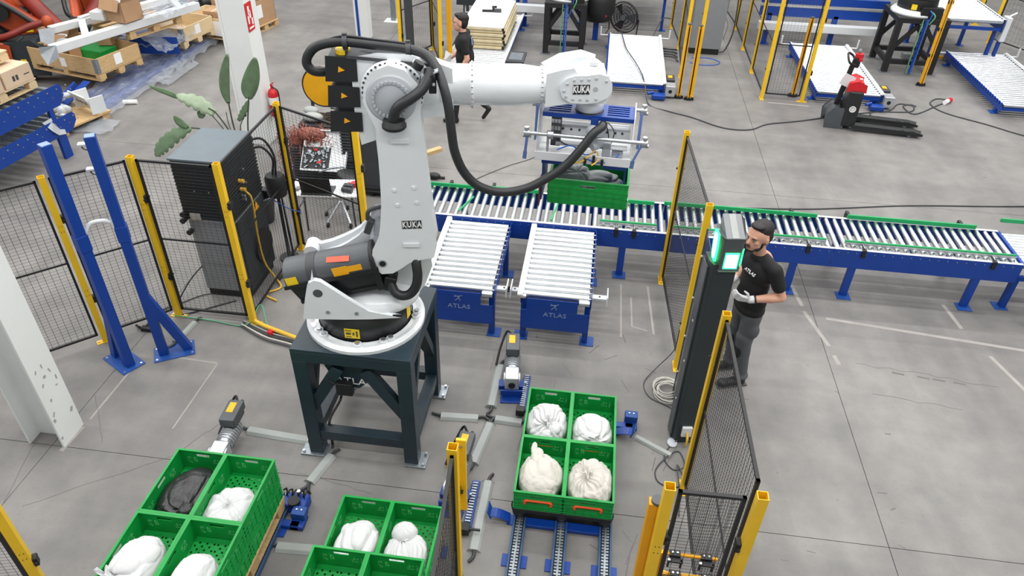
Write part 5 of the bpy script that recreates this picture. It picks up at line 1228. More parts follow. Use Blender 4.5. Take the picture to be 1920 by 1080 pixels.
obj('red_plug', MB().cyl((-.3, .0, .03), (-.25, -.02, .03), .03, n=10).cyl((.25, -.2, .03), (.3, -.22, .03), .03, n=10), 'red', t)
t = thing('floor_cable', 'black cable looping on the floor behind the blue columns', 'cable', (-4.0, 6.1, 0)); cable(t, [(-.15, .3, .5), (-.35, .1, .3), (-.5, -.1, .02), (-.4, -.2, .01), (-.1, .0, .01), (.1, .15, .01)], .008, 'dark_grey'); cable(t, [(-.7, -.2, .01), (-.5, -.0, .01), (-.3, .2, .01), (0, .3, .01)], .006, 'dark_grey')
t = thing('cable_plug', 'small tangle of black plugs at the fence foot left of the second blue column', 'plug', (-4.62, 5.6, 0)); obj('plug_body', MB().bx(-.06, .06, -.03, .03, 0, .05).bx(-.02, .09, .02, .08, .0, .06).cyl((-.08, 0, .03), (-.14, .03, .03), .015, n=8), 'black', t, .006)

# plant
t = thing('potted_plant', 'leafy potted plant with big torn paddle leaves behind the control cabinet', 'plant', (-4.3, 8.0, 0))
obj('planter', MB().lathe([(.14, 0), (.2, .38), (.21, .4), (.18, .4), (.17, .36)], n=24), 'dark_grey', t); obj('soil', MB().cyl((0, 0, .3), (0, 0, .36), .17, n=20), 'trousers_black', t)
def leaf(pts, wd, mat, yd=.0, torn=0, tilt=.3, sag=.25, seed=0):
    rnd = random.Random(seed); P = smoothpath([(p[0]+4.3, yd, p[1]) for p in pts], 7); n_ = len(P); vs = []; fs = []
    for i, p in enumerate(P):
        s_ = i/(n_-1); w_ = wd*math.sin(PI*min(1, s_*.93+.05))**.6; d = (P[min(i+1, n_-1)]-P[max(i-1, 0)]).normalized(); sd = d.cross(Vector((0, -1, tilt))).normalized()
        if torn and i % 3 == 2: w_ *= .72
        dn = Vector((0, 0, -1))
        vs += [p+sd*w_+dn*w_*sag, p+sd*w_*.5+dn*w_*.05, p, p-sd*w_*.5+dn*w_*.05, p-sd*w_+dn*w_*sag]
    for i in range(n_-1):
        for k in range(4): fs.append((i*5+k, i*5+k+1, i*5+k+6, i*5+k+5))
    o = obj('leaf', MB().add(vs, fs, True), mat, t); so = o.modifiers.new('t', 'SOLIDIFY'); so.thickness = .003; return o
def stem(pts, r=.009, yd=0): obj('stem', MB().tube(smoothpath([(p[0]+4.3, yd*i/(len(pts)-1), p[1]) for i, p in enumerate(pts)], 6), r, 6), 'stem', t)
stem([(-4.3, .36), (-4.45, 1.1), (-4.62, 1.48), (-4.72, 1.56)]); stem([(-4.3, .36), (-4.5, 1.0), (-4.75, 1.28), (-5.0, 1.33)], yd=-.1); stem([(-4.3, .36), (-4.46, 1.2), (-4.5, 1.62)], yd=.1); stem([(-4.3, .36), (-4.3, 1.2), (-4.22, 1.7)], yd=.1); stem([(-4.3, .36), (-4.4, 1.2), (-4.3, 1.5)], .006, yd=.1); stem([(-4.3, .36), (-4.5, 1.25), (-4.53, 1.5)], .005, yd=.05)
stem([(-4.3, .36), (-4.52, 1.15), (-4.72, 1.5), (-4.78, 1.55)], .006)
leaf([(-4.65, 1.5), (-4.85, 1.64), (-5.1, 1.7)], .10, 'leaf_pale', torn=1, tilt=1.2, seed=1); leaf([(-5.05, 1.66), (-5.2, 1.73), (-5.42, 1.79)], .035, 'leaf'); leaf([(-4.95, 1.34), (-5.2, 1.22), (-5.42, 1.05), (-5.54, .9)], .11, 'leaf', -.1, 1, .8, seed=2); leaf([(-4.99, 1.33), (-5.08, 1.4), (-5.14, 1.47)], .05, 'leaf', -.1)
leaf([(-4.5, 1.6), (-4.51, 1.78), (-4.47, 1.98), (-4.38, 2.22)], .065, 'leaf', .1, tilt=-.2); leaf([(-4.23, 1.68), (-4.2, 1.82), (-4.12, 2.0), (-4.04, 2.2)], .1, 'leaf', .1, tilt=-.2); leaf([(-4.42, 1.38), (-4.33, 1.5), (-4.23, 1.66)], .05, 'leaf', .1, 1); leaf([(-4.8, 1.44), (-4.84, 1.48), (-4.88, 1.5)], .05, 'leaf')

# fire extinguisher on the pillar
t = thing('fire_extinguisher', 'red fire extinguisher hanging on the white pillar', 'fire extinguisher', (-5.02, 10.42, .42))
obj('cylinder', MB().lathe([(.07, 0), (.08, .02), (.08, .36), (.06, .42), (.025, .45)], n=20), 'red', t); obj('valve', MB().cyl((0, 0, .45), (0, 0, .5), .02, n=10).bar((-.02, 0, .5), (.06, -.04, .56), .02, .015), 'red', t, .003); obj('band_label', MB().cyl((0, 0, .2), (0, 0, .32), .081, n=20, caps=False), 'white', t); cable(t, [(.02, -.02, .48), (.1, -.02, .4), (.09, -.02, .1)], .01, 'black')

# ------------------------------------------------------------------ table with laptop, stool
t = thing('folding_table', 'white folding table behind the fence, laptop on it', 'table', (-3.24, 7.72, 0), math.radians(8))
obj('tabletop', MB().bx(-.42, .42, -.22, .22, .725, .75), 'white_paint', t, .008)
for x in (-.36, .36):
    for y in (-.17, .17): obj('leg', MB().cyl((x*.95, y, .725), (x, y*1.1, 0), .012, n=8), 'dark_grey', t)
obj('leg_stay', MB().cyl((-.36, -.16, .5), (-.2, -.1, .72), .007, n=6).cyl((-.36, .16, .5), (-.36, -.16, .5), .007, n=6), 'galv', t)
t = thing('laptop', 'open dark laptop on the folding table, lid towards the camera', 'laptop', (-3.3, 7.62, .75), math.radians(5))
obj('base', MB().bx(-.19, .19, -.12, .12, .0, .016), 'dark_grey', t, .003); obj('screen_lid', MB().box((0, -.10, .12), (.38, .008, .24), rx=math.radians(12)), 'black', t, .003)
t = thing('computer_mouse', 'grey mouse left of the laptop', 'mouse', (-3.56, 7.62, .75)); obj('shell', MB().ell((0, 0, .014), (.03, .05, .018), 16, 10), 'cabinet_grey', t); cable(t, [(0, -.05, .01), (-.02, -.1, .006), (-.04, -.14, .006)], .003, 'black')
t = thing('power_tool', 'small red and black tool at the right end of the folding table', 'tool', (-2.95, 7.72, .75)); obj('tool_body', MB().bx(-.06, .06, -.03, .04, 0, .07).cyl((-.06, -.06, .03), (.07, -.08, .03), .035, n=12), 'dark_grey', t, .01); obj('red_cap', MB().bx(-.04, .03, .05, .1, 0, .05).cyl((.05, .08, 0), (.05, .08, .06), .04, n=14), 'red', t, .008)
t = thing('swivel_stool', 'chrome stool with castors tipped beside the folding table', 'stool', (-3.26, 8.2, 0))
obj('column', MB().cyl((0, 0, .3), (.12, .05, .62), .02, n=10), 'steel', t); obj('seat', MB().lathe([(.15, 0), (.17, .02), (.17, .05), (.14, .07)], (.13, .06, .6), (.3, .1, 1), 22), 'black', t)
for k in range(5):
    a = 2*PI*k/5+.4; e_ = (math.cos(a)*.26, math.sin(a)*.26, .07); g_ = obj('spoke', MB().bar((0, 0, .3), e_, .03, .02), 'steel', t, .004); obj('castor', MB().cyl((e_[0]-.015, e_[1], .03), (e_[0]+.015, e_[1], .03), .03, n=14), 'black', g_)

# ------------------------------------------------------------------ pallet with machine parts behind the fence (copper heap, white tray, shroud)
t = thing('black_pallet', 'black pallet carrying machine parts behind the laptop table', 'pallet', (-3.5, 9.35, 0), .05)
obj('deck', MB().bx(-.85, .75, -.5, .6, .1, .15), 'black_plastic', t, .006)
for x in (-.8, -.05, .7):
    for y in (-.4, .05, .5): obj('foot', MB().bx(x-.08, x+.05, y-.07, y+.07, 0, .1), 'black_plastic', t, .004)
t = thing('ribbed_machine', 'black ribbed machine housing on the black pallet', 'machine', (-3.55, 9.3, .15), .05)
obj('housing', MB().bx(-.65, .5, -.35, .35, 0, .5), 'black_plastic', t, .02)
rb = MB()
for i in range(11): rb.bx(-.66, .51, -.36, -.35, .03+.042*i, .05+.042*i)
obj('rib_stack', rb, 'cover_grey', t, kind='stuff'); obj('side_block', MB().bx(.1, .55, -.4, .3, .35, 1.0), 'black_plastic', t, .02)
rb = MB()
for i in range(14): rb.bx(.09, .56, -.41, -.4, .38+.044*i, .395+.044*i)
obj('cooling_ribs', rb, 'cover_grey', t, kind='stuff')
t = thing('tool_tray', 'white sheet metal door holding tools, leaning in the machine parts heap', 'tray', (-3.68, 8.93, .62), .05)
T_ = Matrix.Rotation(-.55, 4, 'X'); m_ = MB().bx(-.32, .32, -.3, .3, 0, .02).bx(-.32, .32, .28, .3, .02, .07).bx(.3, .32, -.3, .3, .02, .06)
tr_ = obj('panel', m_, 'white_paint', t, .006); tr_.rotation_euler[0] = .7
o = obj('tool_inlay', MB().bx(-.3, .08, -.27, .05, .021, .03), 'black', t); o.rotation_euler[0] = .7
mm = MB(); rnd = random.Random(5)
for i in range(34): mm.box((rnd.uniform(-.27, .05), rnd.uniform(-.25, .03), .04), (rnd.uniform(.01, .07), rnd.uniform(.01, .04), .02), rz=rnd.uniform(0, 3))
o = obj('hand_tools', mm, 'galv', t, kind='stuff'); o.rotation_euler[0] = .7
mm = MB().box((-.05, -.18, .045), (.07, .03, .02), rz=.4).box((-.12, .0, .045), (.04, .03, .02)); o = obj('red_tool', mm, 'red', t); o.rotation_euler[0] = .7
o = obj('handle', MB().tube(smoothpath([(-.05, -.3, .03), (.0, -.34, .09), (.12, -.3, .12), (.28, -.26, .1), (.31, -.24, .03)]), .012, 6), 'galv', t); o.rotation_euler[0] = .7
t = thing('copper_heap', 'heap of copper-coloured netting beside the fence post', 'scrap heap', (-4.12, 9.1, .15))
mm = MB(); rnd = random.Random(9)
for i in range(900):
    u = rnd.random(); x = rnd.gauss(-.05+.25*(u > .5), .12); y = rnd.gauss(0, .1); z = rnd.uniform(0, .72)*(1 if x < .15 else .25)+(.5 if x >= .15 else 0)
    d = Vector((rnd.gauss(0, 1), rnd.gauss(0, 1), rnd.gauss(0, 1))).normalized()*rnd.uniform(.02, .06); mm.bar((x-d.x, y-d.y, z-d.z), (x+d.x, y+d.y, z+d.z), .012, .004)
obj('netting', mm, 'copper', t, kind='stuff'); obj('core', MB().ell((-.03, 0, .35), (.13, .1, .33), 16, 10).ell((.2, 0, .62), (.22, .1, .12), 16, 10), 'copper', t)
t = thing('shroud', 'dark grey rounded machine shroud right of the ribbed housing', 'cover', (-2.98, 9.1, .15)); obj('shell', MB().prism([(-.14, 0), (.06, 0), (.13, .12), (.18, .3), (.19, .5), (.14, .68), (.05, .8), (-.05, .85), (-.14, .8)], 'y', -.2, .2), 'dark_grey', t, .07)
t = thing('cable_reel', 'big yellow cable reel half hidden behind the robot\'s black drive covers', 'reel', (-4.22, 10.5, .93)); obj('disc', MB().cyl((0, -.04, 0), (0, .04, 0), .3, n=36), 'amber', t, .01); obj('rim', MB().tube([(.31*math.cos(2*PI*i/36), -.03, .31*math.sin(2*PI*i/36)) for i in range(36)], .015, 6, closed=True), 'black', t); obj('reel_stand', MB().bar((-.2, 0, -.2), (-.25, 0, -.93), .04, .04).bar((.2, 0, -.2), (.25, 0, -.93), .04, .04), 'dark_grey', t)
t = thing('engine_block', 'black machine part with grey caps on top of the heap', 'machine part', (-4.0, 10.0, 0)); obj('block', MB().bx(-.4, .35, -.25, .25, 0, .62), 'black_plastic', t, .03); obj('caps', MB().ell((-.2, -.1, .68), (.16, .1, .07), 16, 10).ell((-.3, .1, .7), (.12, .08, .06), 16, 10), 'conduit', t); obj('hose_loops', MB().tube([(.1+.1*math.cos(i*.5), -.1+.08*math.sin(i*.5), .64+.006*i) for i in range(30)], .012, 6), 'black', t); obj('small_pulley', MB().cyl((.05, -.25, .45), (.05, -.3, .45), .05, n=14), 'white_paint', t); obj('yellow_block', MB().bx(.15, .35, .0, .1, .62, .7), 'label_yellow', t, .004)
t = thing('storage_bin', 'green and black bin with a white logo behind the robot', 'bin', (-3.48, 10.7, 0)); obj('bin_body', MB().bx(-.25, .2, -.2, .2, 0, .75), 'green', t, .02); obj('black_stripe', MB().prism([(-.05, .25), (.2, .35), (.2, .76), (.05, .76)], 'y', -.206, -.2), 'black', t); obj('round_badge', MB().cyl((.14, -.21, .6), (.14, -.2, .6), .05, n=16), 'white', t)
t = thing('white_box', 'white metal box in front of the green bin', 'box', (-3.17, 9.95, .15)); obj('box_body', MB().bx(-.2, .2, -.12, .12, 0, .3), 'white_paint', t, .01); obj('grille', MB().bx(-.15, .1, -.125, -.12, .08, .22), 'cabinet_grey', t)
t = thing('timber', 'long wooden beam lying slanted behind the robot', 'beam', (-2.85, 9.65, .13)); obj('beam', MB().bar((-.6, -.5, 0), (.55, .45, .1), .09, .06), 'wood', t, .004)
t = thing('black_trolley', 'low black trolley under the slanted beam', 'trolley', (-2.85, 9.0, 0)); obj('platform', MB().bx(-.3, .5, -.15, .3, .06, .1), 'black', t, .01)
for p in ((.45, .25), (.45, -.1), (-.2, -.1), (-.2, .25)): obj('castor', MB().cyl((p[0]-.02, p[1], .035), (p[0]+.02, p[1], .035), .035, n=12), 'black', t)
t = thing('tool_scrap', 'small black tool on the floor right of the beam', 'tool', (-2.3, 9.55, 0)); obj('body', MB().ell((0, 0, .05), (.1, .06, .05), 14, 8).cyl((.06, 0, .03), (.16, .02, .02), .02, n=8), 'black', t)
# ------------------------------------------------------------------ black robot frames in the back row
def black_frame(x, y, label, w_=.86, d=.86, h=1.05, ladder=True, rz=0):
    t = thing('robot_stand', label, 'stand', (x, y, 0), rz); hw, hd_ = w_/2, d/2
    obj('top_plate', MB().bx(-hw, hw, -hd_, hd_, h-.1, h), 'stand_black', t, .006)
    for sx in (-1, 1):
        for sy in (-1, 1):
            cx_, cy2 = sx*(hw-.055), sy*(hd_-.055)
            g_ = obj('leg', MB().bx(cx_-.055, cx_+.055, cy2-.055, cy2+.055, .015, h-.1), 'stand_black', t, .004); obj('foot_plate', MB().bx(cx_-.1, cx_+.1, cy2-.1, cy2+.08, 0, .015), 'galv', g_)
    for s_ in (-1, 1):
        y_ = s_*(hd_-.055); x_ = s_*(hw-.055)
        obj('lower_beam', MB().bx(-hw+.11, hw-.11, y_-.04, y_+.04, .18, .27), 'stand_black', t, .004); obj('lower_beam', MB().bx(x_-.04, x_+.04, -hd_+.11, hd_-.11, .18, .27), 'stand_black', t, .004)
        obj('diagonal_brace', MB().bar((-.05, y_, h-.12), (-hw+.08, y_, .5), .08, .06, (0, 1, 0)), 'stand_black', t, .004); obj('diagonal_brace', MB().bar((.05, y_, h-.12), (hw-.08, y_, .5), .08, .06, (0, 1, 0)), 'stand_black', t, .004)
    if ladder:
        lm_ = MB().bx(-.06, -.045, -hd_-.05, -hd_-.02, .02, h-.05).bx(.045, .06, -hd_-.05, -hd_-.02, .02, h-.05)
        for i in range(9): lm_.bx(-.06, .06, -hd_-.05, -hd_-.04, .08+.1*i, .095+.1*i)
        ob = obj('cable_ladder', lm_, 'galv', t); cable(ob, [(.03, -hd_-.06, h), (.035, -hd_-.07, .6), (.03, -hd_-.06, .03)], .012, 'cable_blue'); cable(ob, [(-.05, -hd_-.06, h), (-.06, -hd_-.07, .6), (-.05, -hd_-.06, .03)], .01, 'cable_green'); cable(ob, [(.0, -hd_-.05, h), (.0, -hd_-.06, .6), (.01, -hd_-.05, .03)], .014, 'blue')
    return t
black_frame(-.815, 15.85, 'black steel frame at the top middle, a ladder of cables on its front')
black_frame(6.25, 16.15, 'black steel frame carrying a robot foot at the top right', w_=1.0, d=1.0, h=1.1, rz=0)
def robot_foot(x, y, z, label):
    t = thing('industrial_robot', label, 'robot', (x, y, z)); obj('base_ring', MB().lathe([(.47, 0), (.47, .04), (.4, .1)], n=32), 'robot_white', t); obj('base_drum', MB().lathe([(.38, .02), (.36, .3), (.34, .34)], n=32), 'black_plastic', t)
    obj('turntable', MB().lathe([(.42, .34), (.44, .4), (.38, .5), (.3, .6)], n=32), 'robot_white', t); obj('connector_panel', MB().bx(-.05, .36, -.46, -.33, -.02, .2), 'black', t, .01)
    st = obj('warning_sticker', MB().box((-.17, -.335, .17), (.1, .012, .1), rz=-.45), 'label_yellow', t); cable(t, [(.1, -.47, .15), (.14, -.52, .1), (.12, -.5, -.05), (.05, -.52, -.3)], .012, 'cable_blue'); cable(t, [(.16, -.47, .12), (.2, -.53, .05), (.14, -.52, -.1)], .012, 'cable_green')
    return t
robot_foot(6.2, 16.15, 1.1, 'white and black robot foot on the far right black frame, yellow sticker')
robot_foot(-.8, 15.95, 1.05, 'white robot foot cut by the top edge, on the left black frame')
t = thing('robot_drum', 'dark robot body hanging behind the left black frame', 'machine part', (-.18, 16.6, .95)); obj('drum', MB().lathe([(.12, -.55), (.3, -.5), (.38, -.3), (.38, .3)], n=28), 'black', t); obj('drum_bracket', MB().bx(-.45, -.2, -.1, .1, -.1, .1), 'black', t, .01); obj('status_lamp', MB().ell((.2, -.3, -.35), (.02, .02, .02), 10, 6), 'red', t)
obj('support_stem', MB().bx(-.06, .06, -.06, .06, -.95, -.45), 'blue', t)
# fan
t = thing('cage_fan', 'round black cage fan behind the middle roller bed', 'fan', (.42, 16.95, 0), math.radians(-25))
mm = MB()
for yy in (-.06, .06):
    for r in (.07, .14, .21, .28, .33): mm.tube([(r*math.cos(2*PI*i/36), yy*(1 if r < .3 else .3), .42+r*math.sin(2*PI*i/36)) for i in range(36)], .006 if r < .33 else .012, 6, closed=True)
    for i in range(30): a = 2*PI*i/30; mm.cyl((0, yy, .42), (.33*math.cos(a), yy*.3, .42+.33*math.sin(a)), .003, n=4, caps=False)
obj('guard_cage', mm, 'black', t)
for i in range(3):
    a = 2*PI*i/3; obj('fan_blade', MB().add([(.05*math.cos(a), -.02, .42+.05*math.sin(a)), (.29*math.cos(a-.3), -.03, .42+.29*math.sin(a-.3)), (.3*math.cos(a+.35), .03, .42+.3*math.sin(a+.35)), (.06*math.cos(a+.9), .02, .42+.06*math.sin(a+.9))], [(0, 1, 2, 3)]), 'dark_grey', t)
obj('hub', MB().cyl((0, -.08, .42), (0, .12, .42), .06, n=18), 'galv', t); obj('floor_stand', MB().tube([(-.36, 0, .42), (-.34, .0, .1), (-.34, -.2, .015), (.34, -.2, .015), (.34, 0, .1), (.36, 0, .42)], .015, 8), 'black', t)
# grey electric cabinet
t = thing('electric_cabinet', 'grey electric cabinet on a black plinth right of the amber sensor columns', 'cabinet', (2.2, 16.3, 0)); obj('body', MB().bx(-.36, .3, -.25, .25, .12, 1.9), 'cabinet_grey', t, .01); obj('plinth', MB().bx(-.34, .28, -.23, .23, 0, .12), 'black', t, .004); obj('door_handle', MB().bx(.29, .33, -.1, -.04, .9, 1.15), 'black', t, .004); obj('plug_panel', MB().bx(-.1, .15, -.26, -.25, 1.45, 1.7), 'alu', t, .004)
cable(t, [(.3, -.1, 1.7), (.45, -.1, 1.72), (.5, -.1, 1.2), (.52, -.12, .5), (.42, -.15, .1), (.3, -.2, .05)], .016, 'dark_grey'); cable(t, [(.3, -.1, .8), (.38, -.15, .6), (.34, -.12, .3)], .008, 'cabinet_grey')
t = thing('floor_cable', 'thin blue cable looping on the floor before the grey electric cabinet', 'cable', (2.15, 15.4, 0)); cable(t, [(-.25, .35, .01), (.1, .4, .01), (.32, .2, .01), (.2, .0, .01), (-.1, -.05, .01), (-.3, .05, .01)], .009, 'cable_blue')
t = thing('floor_cable', 'black cables strung between the blue conveyor and the yellow post, top middle', 'cable', (1.3, 16.5, 0))
for k in range(4): cable(t, [(-.1-.1*k, -.3-.2*k, .03), (.15, -.5-.15*k, .08), (.3, -.35-.25*k, .03)], .018, 'dark_grey')
cable(t, [(-.35, .1, .02), (-.2, .4, .05), (.0, .9, .3), (.2, 1.0, .3)], .012, 'dark_grey'); cable(t, [(-.4, .3, .02), (-.6, .1, .05), (-.35, -.1, .03)], .012, 'cable_green')

# ------------------------------------------------------------------ boards on the roller bed next to the walking man
t0 = None
for k in range(7):
    t = thing('board', ('pale wood-fibre board, %s of the stack beside the walking man' % ('lowest', 'second lowest', 'third lowest', 'middle', 'third from the top', 'second from the top', 'white topmost')[k]), 'board', (-2.4+.016*((k*5) % 3), 15.55+.03*(k % 2), .315+.062*k), 0, 'stacked boards')
    obj('panel', MB().bx(-.43, .43, -1.0, 1.0, 0, .05), 'mdf', t, .006)
    if k == 6: obj('white_face', MB().bx(-.43, .43, -1.0, 1.0, .05, .062), 'white', t, label='white laminated face')
    obj('corner_block', MB().bx(.40, .445, -1.01, -.96, .005, .05), 'black', t, .003)
t = thing('hand_clamp', 'black clamp tool lying on the white board stack', 'clamp', (-2.36, 15.6, .75), .1); obj('bar', MB().bx(-.2, .12, -.04, .02, 0, .04), 'black', t, .006); obj('upright', MB().box((.03, .06, .05), (.05, .16, .05), rz=.15).box((.05, .14, .06), (.1, .04, .04)), 'black', t, .006)
obj('screw_part', MB().bx(.05, .2, -.05, .04, 0, .06), 'dark_grey', t, .006)
t = thing('tray_case', 'dark open case at the end of the roller bed beside the walking man', 'case', (-1.72, 14.1, .31)); obj('case_body', MB().bx(-.1, .25, -.3, .3, 0, .05), 'dark_grey', t, .006); obj('case_lining', MB().bx(-.05, .2, -.2, .2, .05, .055), 'galv', t)
t = thing('covered_machine', 'black machine under a sheet behind the walking man', 'machine', (-2.95, 17.3, 0)); obj('cover', MB().prism([(-.4, .5), (.35, .5), (.4, .8), (.33, 1.25), (-.35, 1.3)], 'y', -.3, .3), 'cabinet_dark', t, .04); obj('leg', MB().bx(-.3, -.24, -.2, .2, 0, .5).bx(.2, .26, -.2, .2, 0, .5), 'black', t)
t = thing('blue_frame', 'blue frame behind the white board stack', 'frame', (-2.0, 19.3, 0)); obj('post', MB().bx(-.3, -.2, -.1, .1, 0, 1.1).bx(.6, .7, -.1, .1, 0, 1.1), 'blue', t, .004); obj('rail', MB().bx(-.4, 2.2, -.1, .1, 1.0, 1.2), 'blue', t, .004); obj('white_cabinet', MB().bx(.1, .8, -.2, .1, 1.2, 1.5), 'white_paint', t, .01)  # plain blue frame with a white cabinet on its rail, not a bench

# ------------------------------------------------------------------ pallet truck
t = thing('pallet_truck', 'electric pallet truck in black and red with its forks pointing right', 'pallet truck', (4.22, 12.76, 0), math.radians(-6))
obj('drive_body', MB().prism([(-.2, .05), (.02, .05), (.04, .25), (-.02, .33), (-.13, .32), (-.22, .2)], 'y', -.22, .22), 'cover_grey', t, .07)
obj('battery_case', MB().bx(.02, .25, -.24, .24, .06, .68), 'black_plastic', t, .03); 
obj('red_top', MB().prism([(-.02, .68), (.26, .68), (.25, .78), (.12, .83), (.0, .79)], 'y', -.2, .2), 'red', t, .02)
bd = MB().lathe([(.055, 0), (.055, .004), (.042, .004), (.042, 0)], (.137, -.242, .38), (0, -1, 0), 24); obj('round_emblem', bd.box((.137, -.2435, .385), (.05, .004, .016)).box((.137, -.2435, .385), (.014, .004, .05)), 'white', t); obj('small_badge', MB().cyl((.18, -.02, .835), (.18, -.02, .84), .03, n=12), 'white', t)
obj('drive_wheel', MB().cyl((-.08, -.06, .1), (-.08, .06, .1), .1, n=20), 'black', t)
obj('tiller_mast', MB().bar((-.1, 0, .35), (-.02, 0, 1.05), .08, .06), 'black', t, .01); obj('mast_panel', MB().box((-.04, -.06, .8), (.2, .008, .2), ry=.35), 'white_paint', t, .002, label='white paper sign on the tiller')
hh = obj('tiller_head', MB().box((.02, 0, 1.1), (.12, .1, .16), ry=.1), 'black', t, .02); obj('handle_loop', MB().tube(smoothpath([(-.0, -.08, 1.08), (-.1, -.12, 1.12), (-.14, -.08, 1.2), (-.12, .08, 1.22), (-.04, .12, 1.18), (.0, .08, 1.14)]), .018, 8), 'black', hh); obj('red_control', MB().box((.04, -.01, 1.22), (.12, .09, .08)).box((.07, -.04, 1.16), (.06, .05, .06)), 'red', hh, .015); obj('grey_tip', MB().ell((.03, .0, 1.29), (.03, .03, .04), 12, 8), 'cabinet_grey', hh)
for y in (-.2, .2):
    f_ = obj('fork', MB().prism([(.2, .06), (1.2, .05), (1.34, .055), (1.34, .075), (1.2, .1), (.2, .11)], 'y', y-.075, y+.075), 'cover_grey' if y > 5 else 'black_plastic', t, .01)
    obj('fork_slot', MB().bx(1.0, 1.06, y-.03, y+.03, .098, .106).bx(1.12, 1.22, y-.035, y+.035, .098, .104), 'black', f_); obj('load_roller', MB().cyl((1.15, y-.04, .04), (1.15, y+.04, .04), .04, n=14), 'galv', f_)
t = thing('floor_cable', 'long black cable crossing the floor from the roller bed past the pallet truck', 'cable', (0, 0, 0))
def G0(*pts): return [(x, y, .01) for x, y in pts]
cable(t, [(.32, 16.2, .32), (.38, 16.25, .3), (.42, 15.9, .30), (.5, 15.2, .29), (.66, 14.5, .29), (.8, 13.8, .28), (.86, 13.42, .2)]+G0((.95, 13.0), (1.3, 12.75), (1.7, 12.55), (2.2, 12.2), (2.65, 12.2), (3.0, 12.5), (3.6, 12.75), (4.4, 13.15), (5.0, 13.4), (5.35, 13.55), (5.6, 13.9), (5.9, 13.85)), .012, 'dark_grey', k=5)
t = thing('floor_cable', 'black cable with a red plug curling right of the pallet truck', 'cable', (0, 0, 0))
cable(t, G0((4.6, 12.95), (4.9, 13.05), (5.0, 13.4), (5.7, 13.55), (5.85, 13.9), (5.65, 13.8), (5.75, 13.45), (6.3, 13.95), (6.6, 14.25), (6.4, 14.3), (6.2, 14.0), (6.35, 13.6), (6.9, 13.2), (7.4, 12.8), (8.2, 12.4), (9.2, 12.1)), .012, 'dark_grey', k=6)
obj('red_plug', MB().cyl((6.55, 14.15, .04), (6.62, 14.22, .04), .045, n=14), 'red', t); obj('white_plug', MB().cyl((6.46, 14.05, .04), (6.55, 14.15, .04), .04, n=14), 'white', t)
t = thing('floor_cable', 'thin straight cable on the floor beyond the long conveyor', 'cable', (0, 0, 0)); cable(t, G0((1.0, 9.3), (3.0, 9.53), (4.6, 9.9), (6.2, 10.15), (8.5, 10.6)), .009, 'dark_grey')
t = thing('floor_cable', 'thin wire on the floor left of the gripper', 'cable', (0, 0, 0)); cable(t, G0((-1.8, 9.0), (-1.75, 9.5), (-1.3, 10.1), (-.9, 10.5), (-.5, 11.2)), .005, 'stem')
for k, (x, y) in enumerate(((6.9, 17.0), (6.75, 14.6))): pass
t = thing('sensor_bar', 'yellow bar with grey ends on the floor under the raised roller bed', 'sensor bar', (6.95, 16.7, 0)); obj('bar', MB().bx(-.35, .35, -.03, .03, .03, .09), 'label_orange', t, .01); obj('end_block', MB().bx(-.5, -.36, -.08, .08, 0, .1).bx(.36, .5, -.08, .08, 0, .1), 'cabinet_grey', t, .01)
t = thing('green_hose', 'green cable bundle hanging at the right edge', 'cable', (9.3, 16.3, 0)); cable(t, [(.6, -.2, 1.6), (.3, -.1, .9), (.0, .0, .3), (-.4, .0, .06), (-.8, -.1, .03)], .03, 'cable_green'); cable(t, [(.6, -.1, 1.6), (.34, -.05, .9), (.05, .05, .3), (-.4, .1, .06), (-.9, .1, .03)], .03, 'stem')
t = thing('bin_box', 'brown box beside a far yellow post at the top right', 'box', (8.4, 20.2, 0)); obj('box_body', MB().bx(-.6, .6, -.4, .4, .1, .8), 'dark_grey', t, .01)

# ------------------------------------------------------------------ grey cable covers on the floor
def cover(a, b, label, wd=.055, wire=True):
    mx_, my_ = (a[0]+b[0])/2, (a[1]+b[1])/2; t = thing('cable_cover', label, 'cable cover', (mx_, my_, 0), math.atan2(b[1]-a[1], b[0]-a[0])); L_ = math.dist(a, b)/2
    obj('shell', MB().prism([(-wd, 0), (wd, 0), (wd*.55, .03), (-wd*.55, .03)], 'x', -L_, L_), 'conduit', t, .006)
    if wire: obj('wire_end', MB().tube(smoothpath([(L_-.02, 0, .015), (L_+.05, .01, .02), (L_+.1, -.02, .012)]), .014, 6).tube(smoothpath([(-L_+.02, 0, .015), (-L_-.05, .01, .02), (-L_-.09, .03, .012)]), .014, 6), 'dark_grey', t)
cover((-2.94, 4.38), (-2.33, 4.345), 'grey floor cable cover from the left gear motor to the stand')
cover((-2.08, 4.20), (-2.17, 3.88), 'short grey floor cable cover before the front left stand foot')
cover((-2.2, 3.235), (-1.72, 3.26), 'grey floor cable cover between the left and middle crate stacks')
cover((-1.2, 4.83), (-.84, 4.855), 'grey floor cable cover right of the robot stand')
cover((-.735, 5.62), (-.745, 5.02), 'grey floor cable cover left of the lone gear motor')
cover((-.72, 4.8), (-.80, 4.3), 'grey floor cable cover running down towards the open-topped post')
cover((-.63, 4.12), (-.64, 3.42), 'grey floor cable cover right of the open-topped post')
cover((-.68, 4.87), (-.42, 4.86), 'short grey floor cable cover touching the central chain conveyor')
cover((.66, 4.84), (.98, 4.66), 'slim grey cable cover towards the tower foot', .035, False)
cover((-4.18, 5.80), (-4.22, 5.45), 'grey cable cover running to the right blue column', .04)
t = thing('floor_cable', 'black cable from the short cable cover to the chain tensioner', 'cable', (0, 0, 0)); cable(t, [(-2.17, 3.88, .02), (-2.15, 3.8, .015), (-2.12, 3.76, .02)], .014, 'dark_grey')

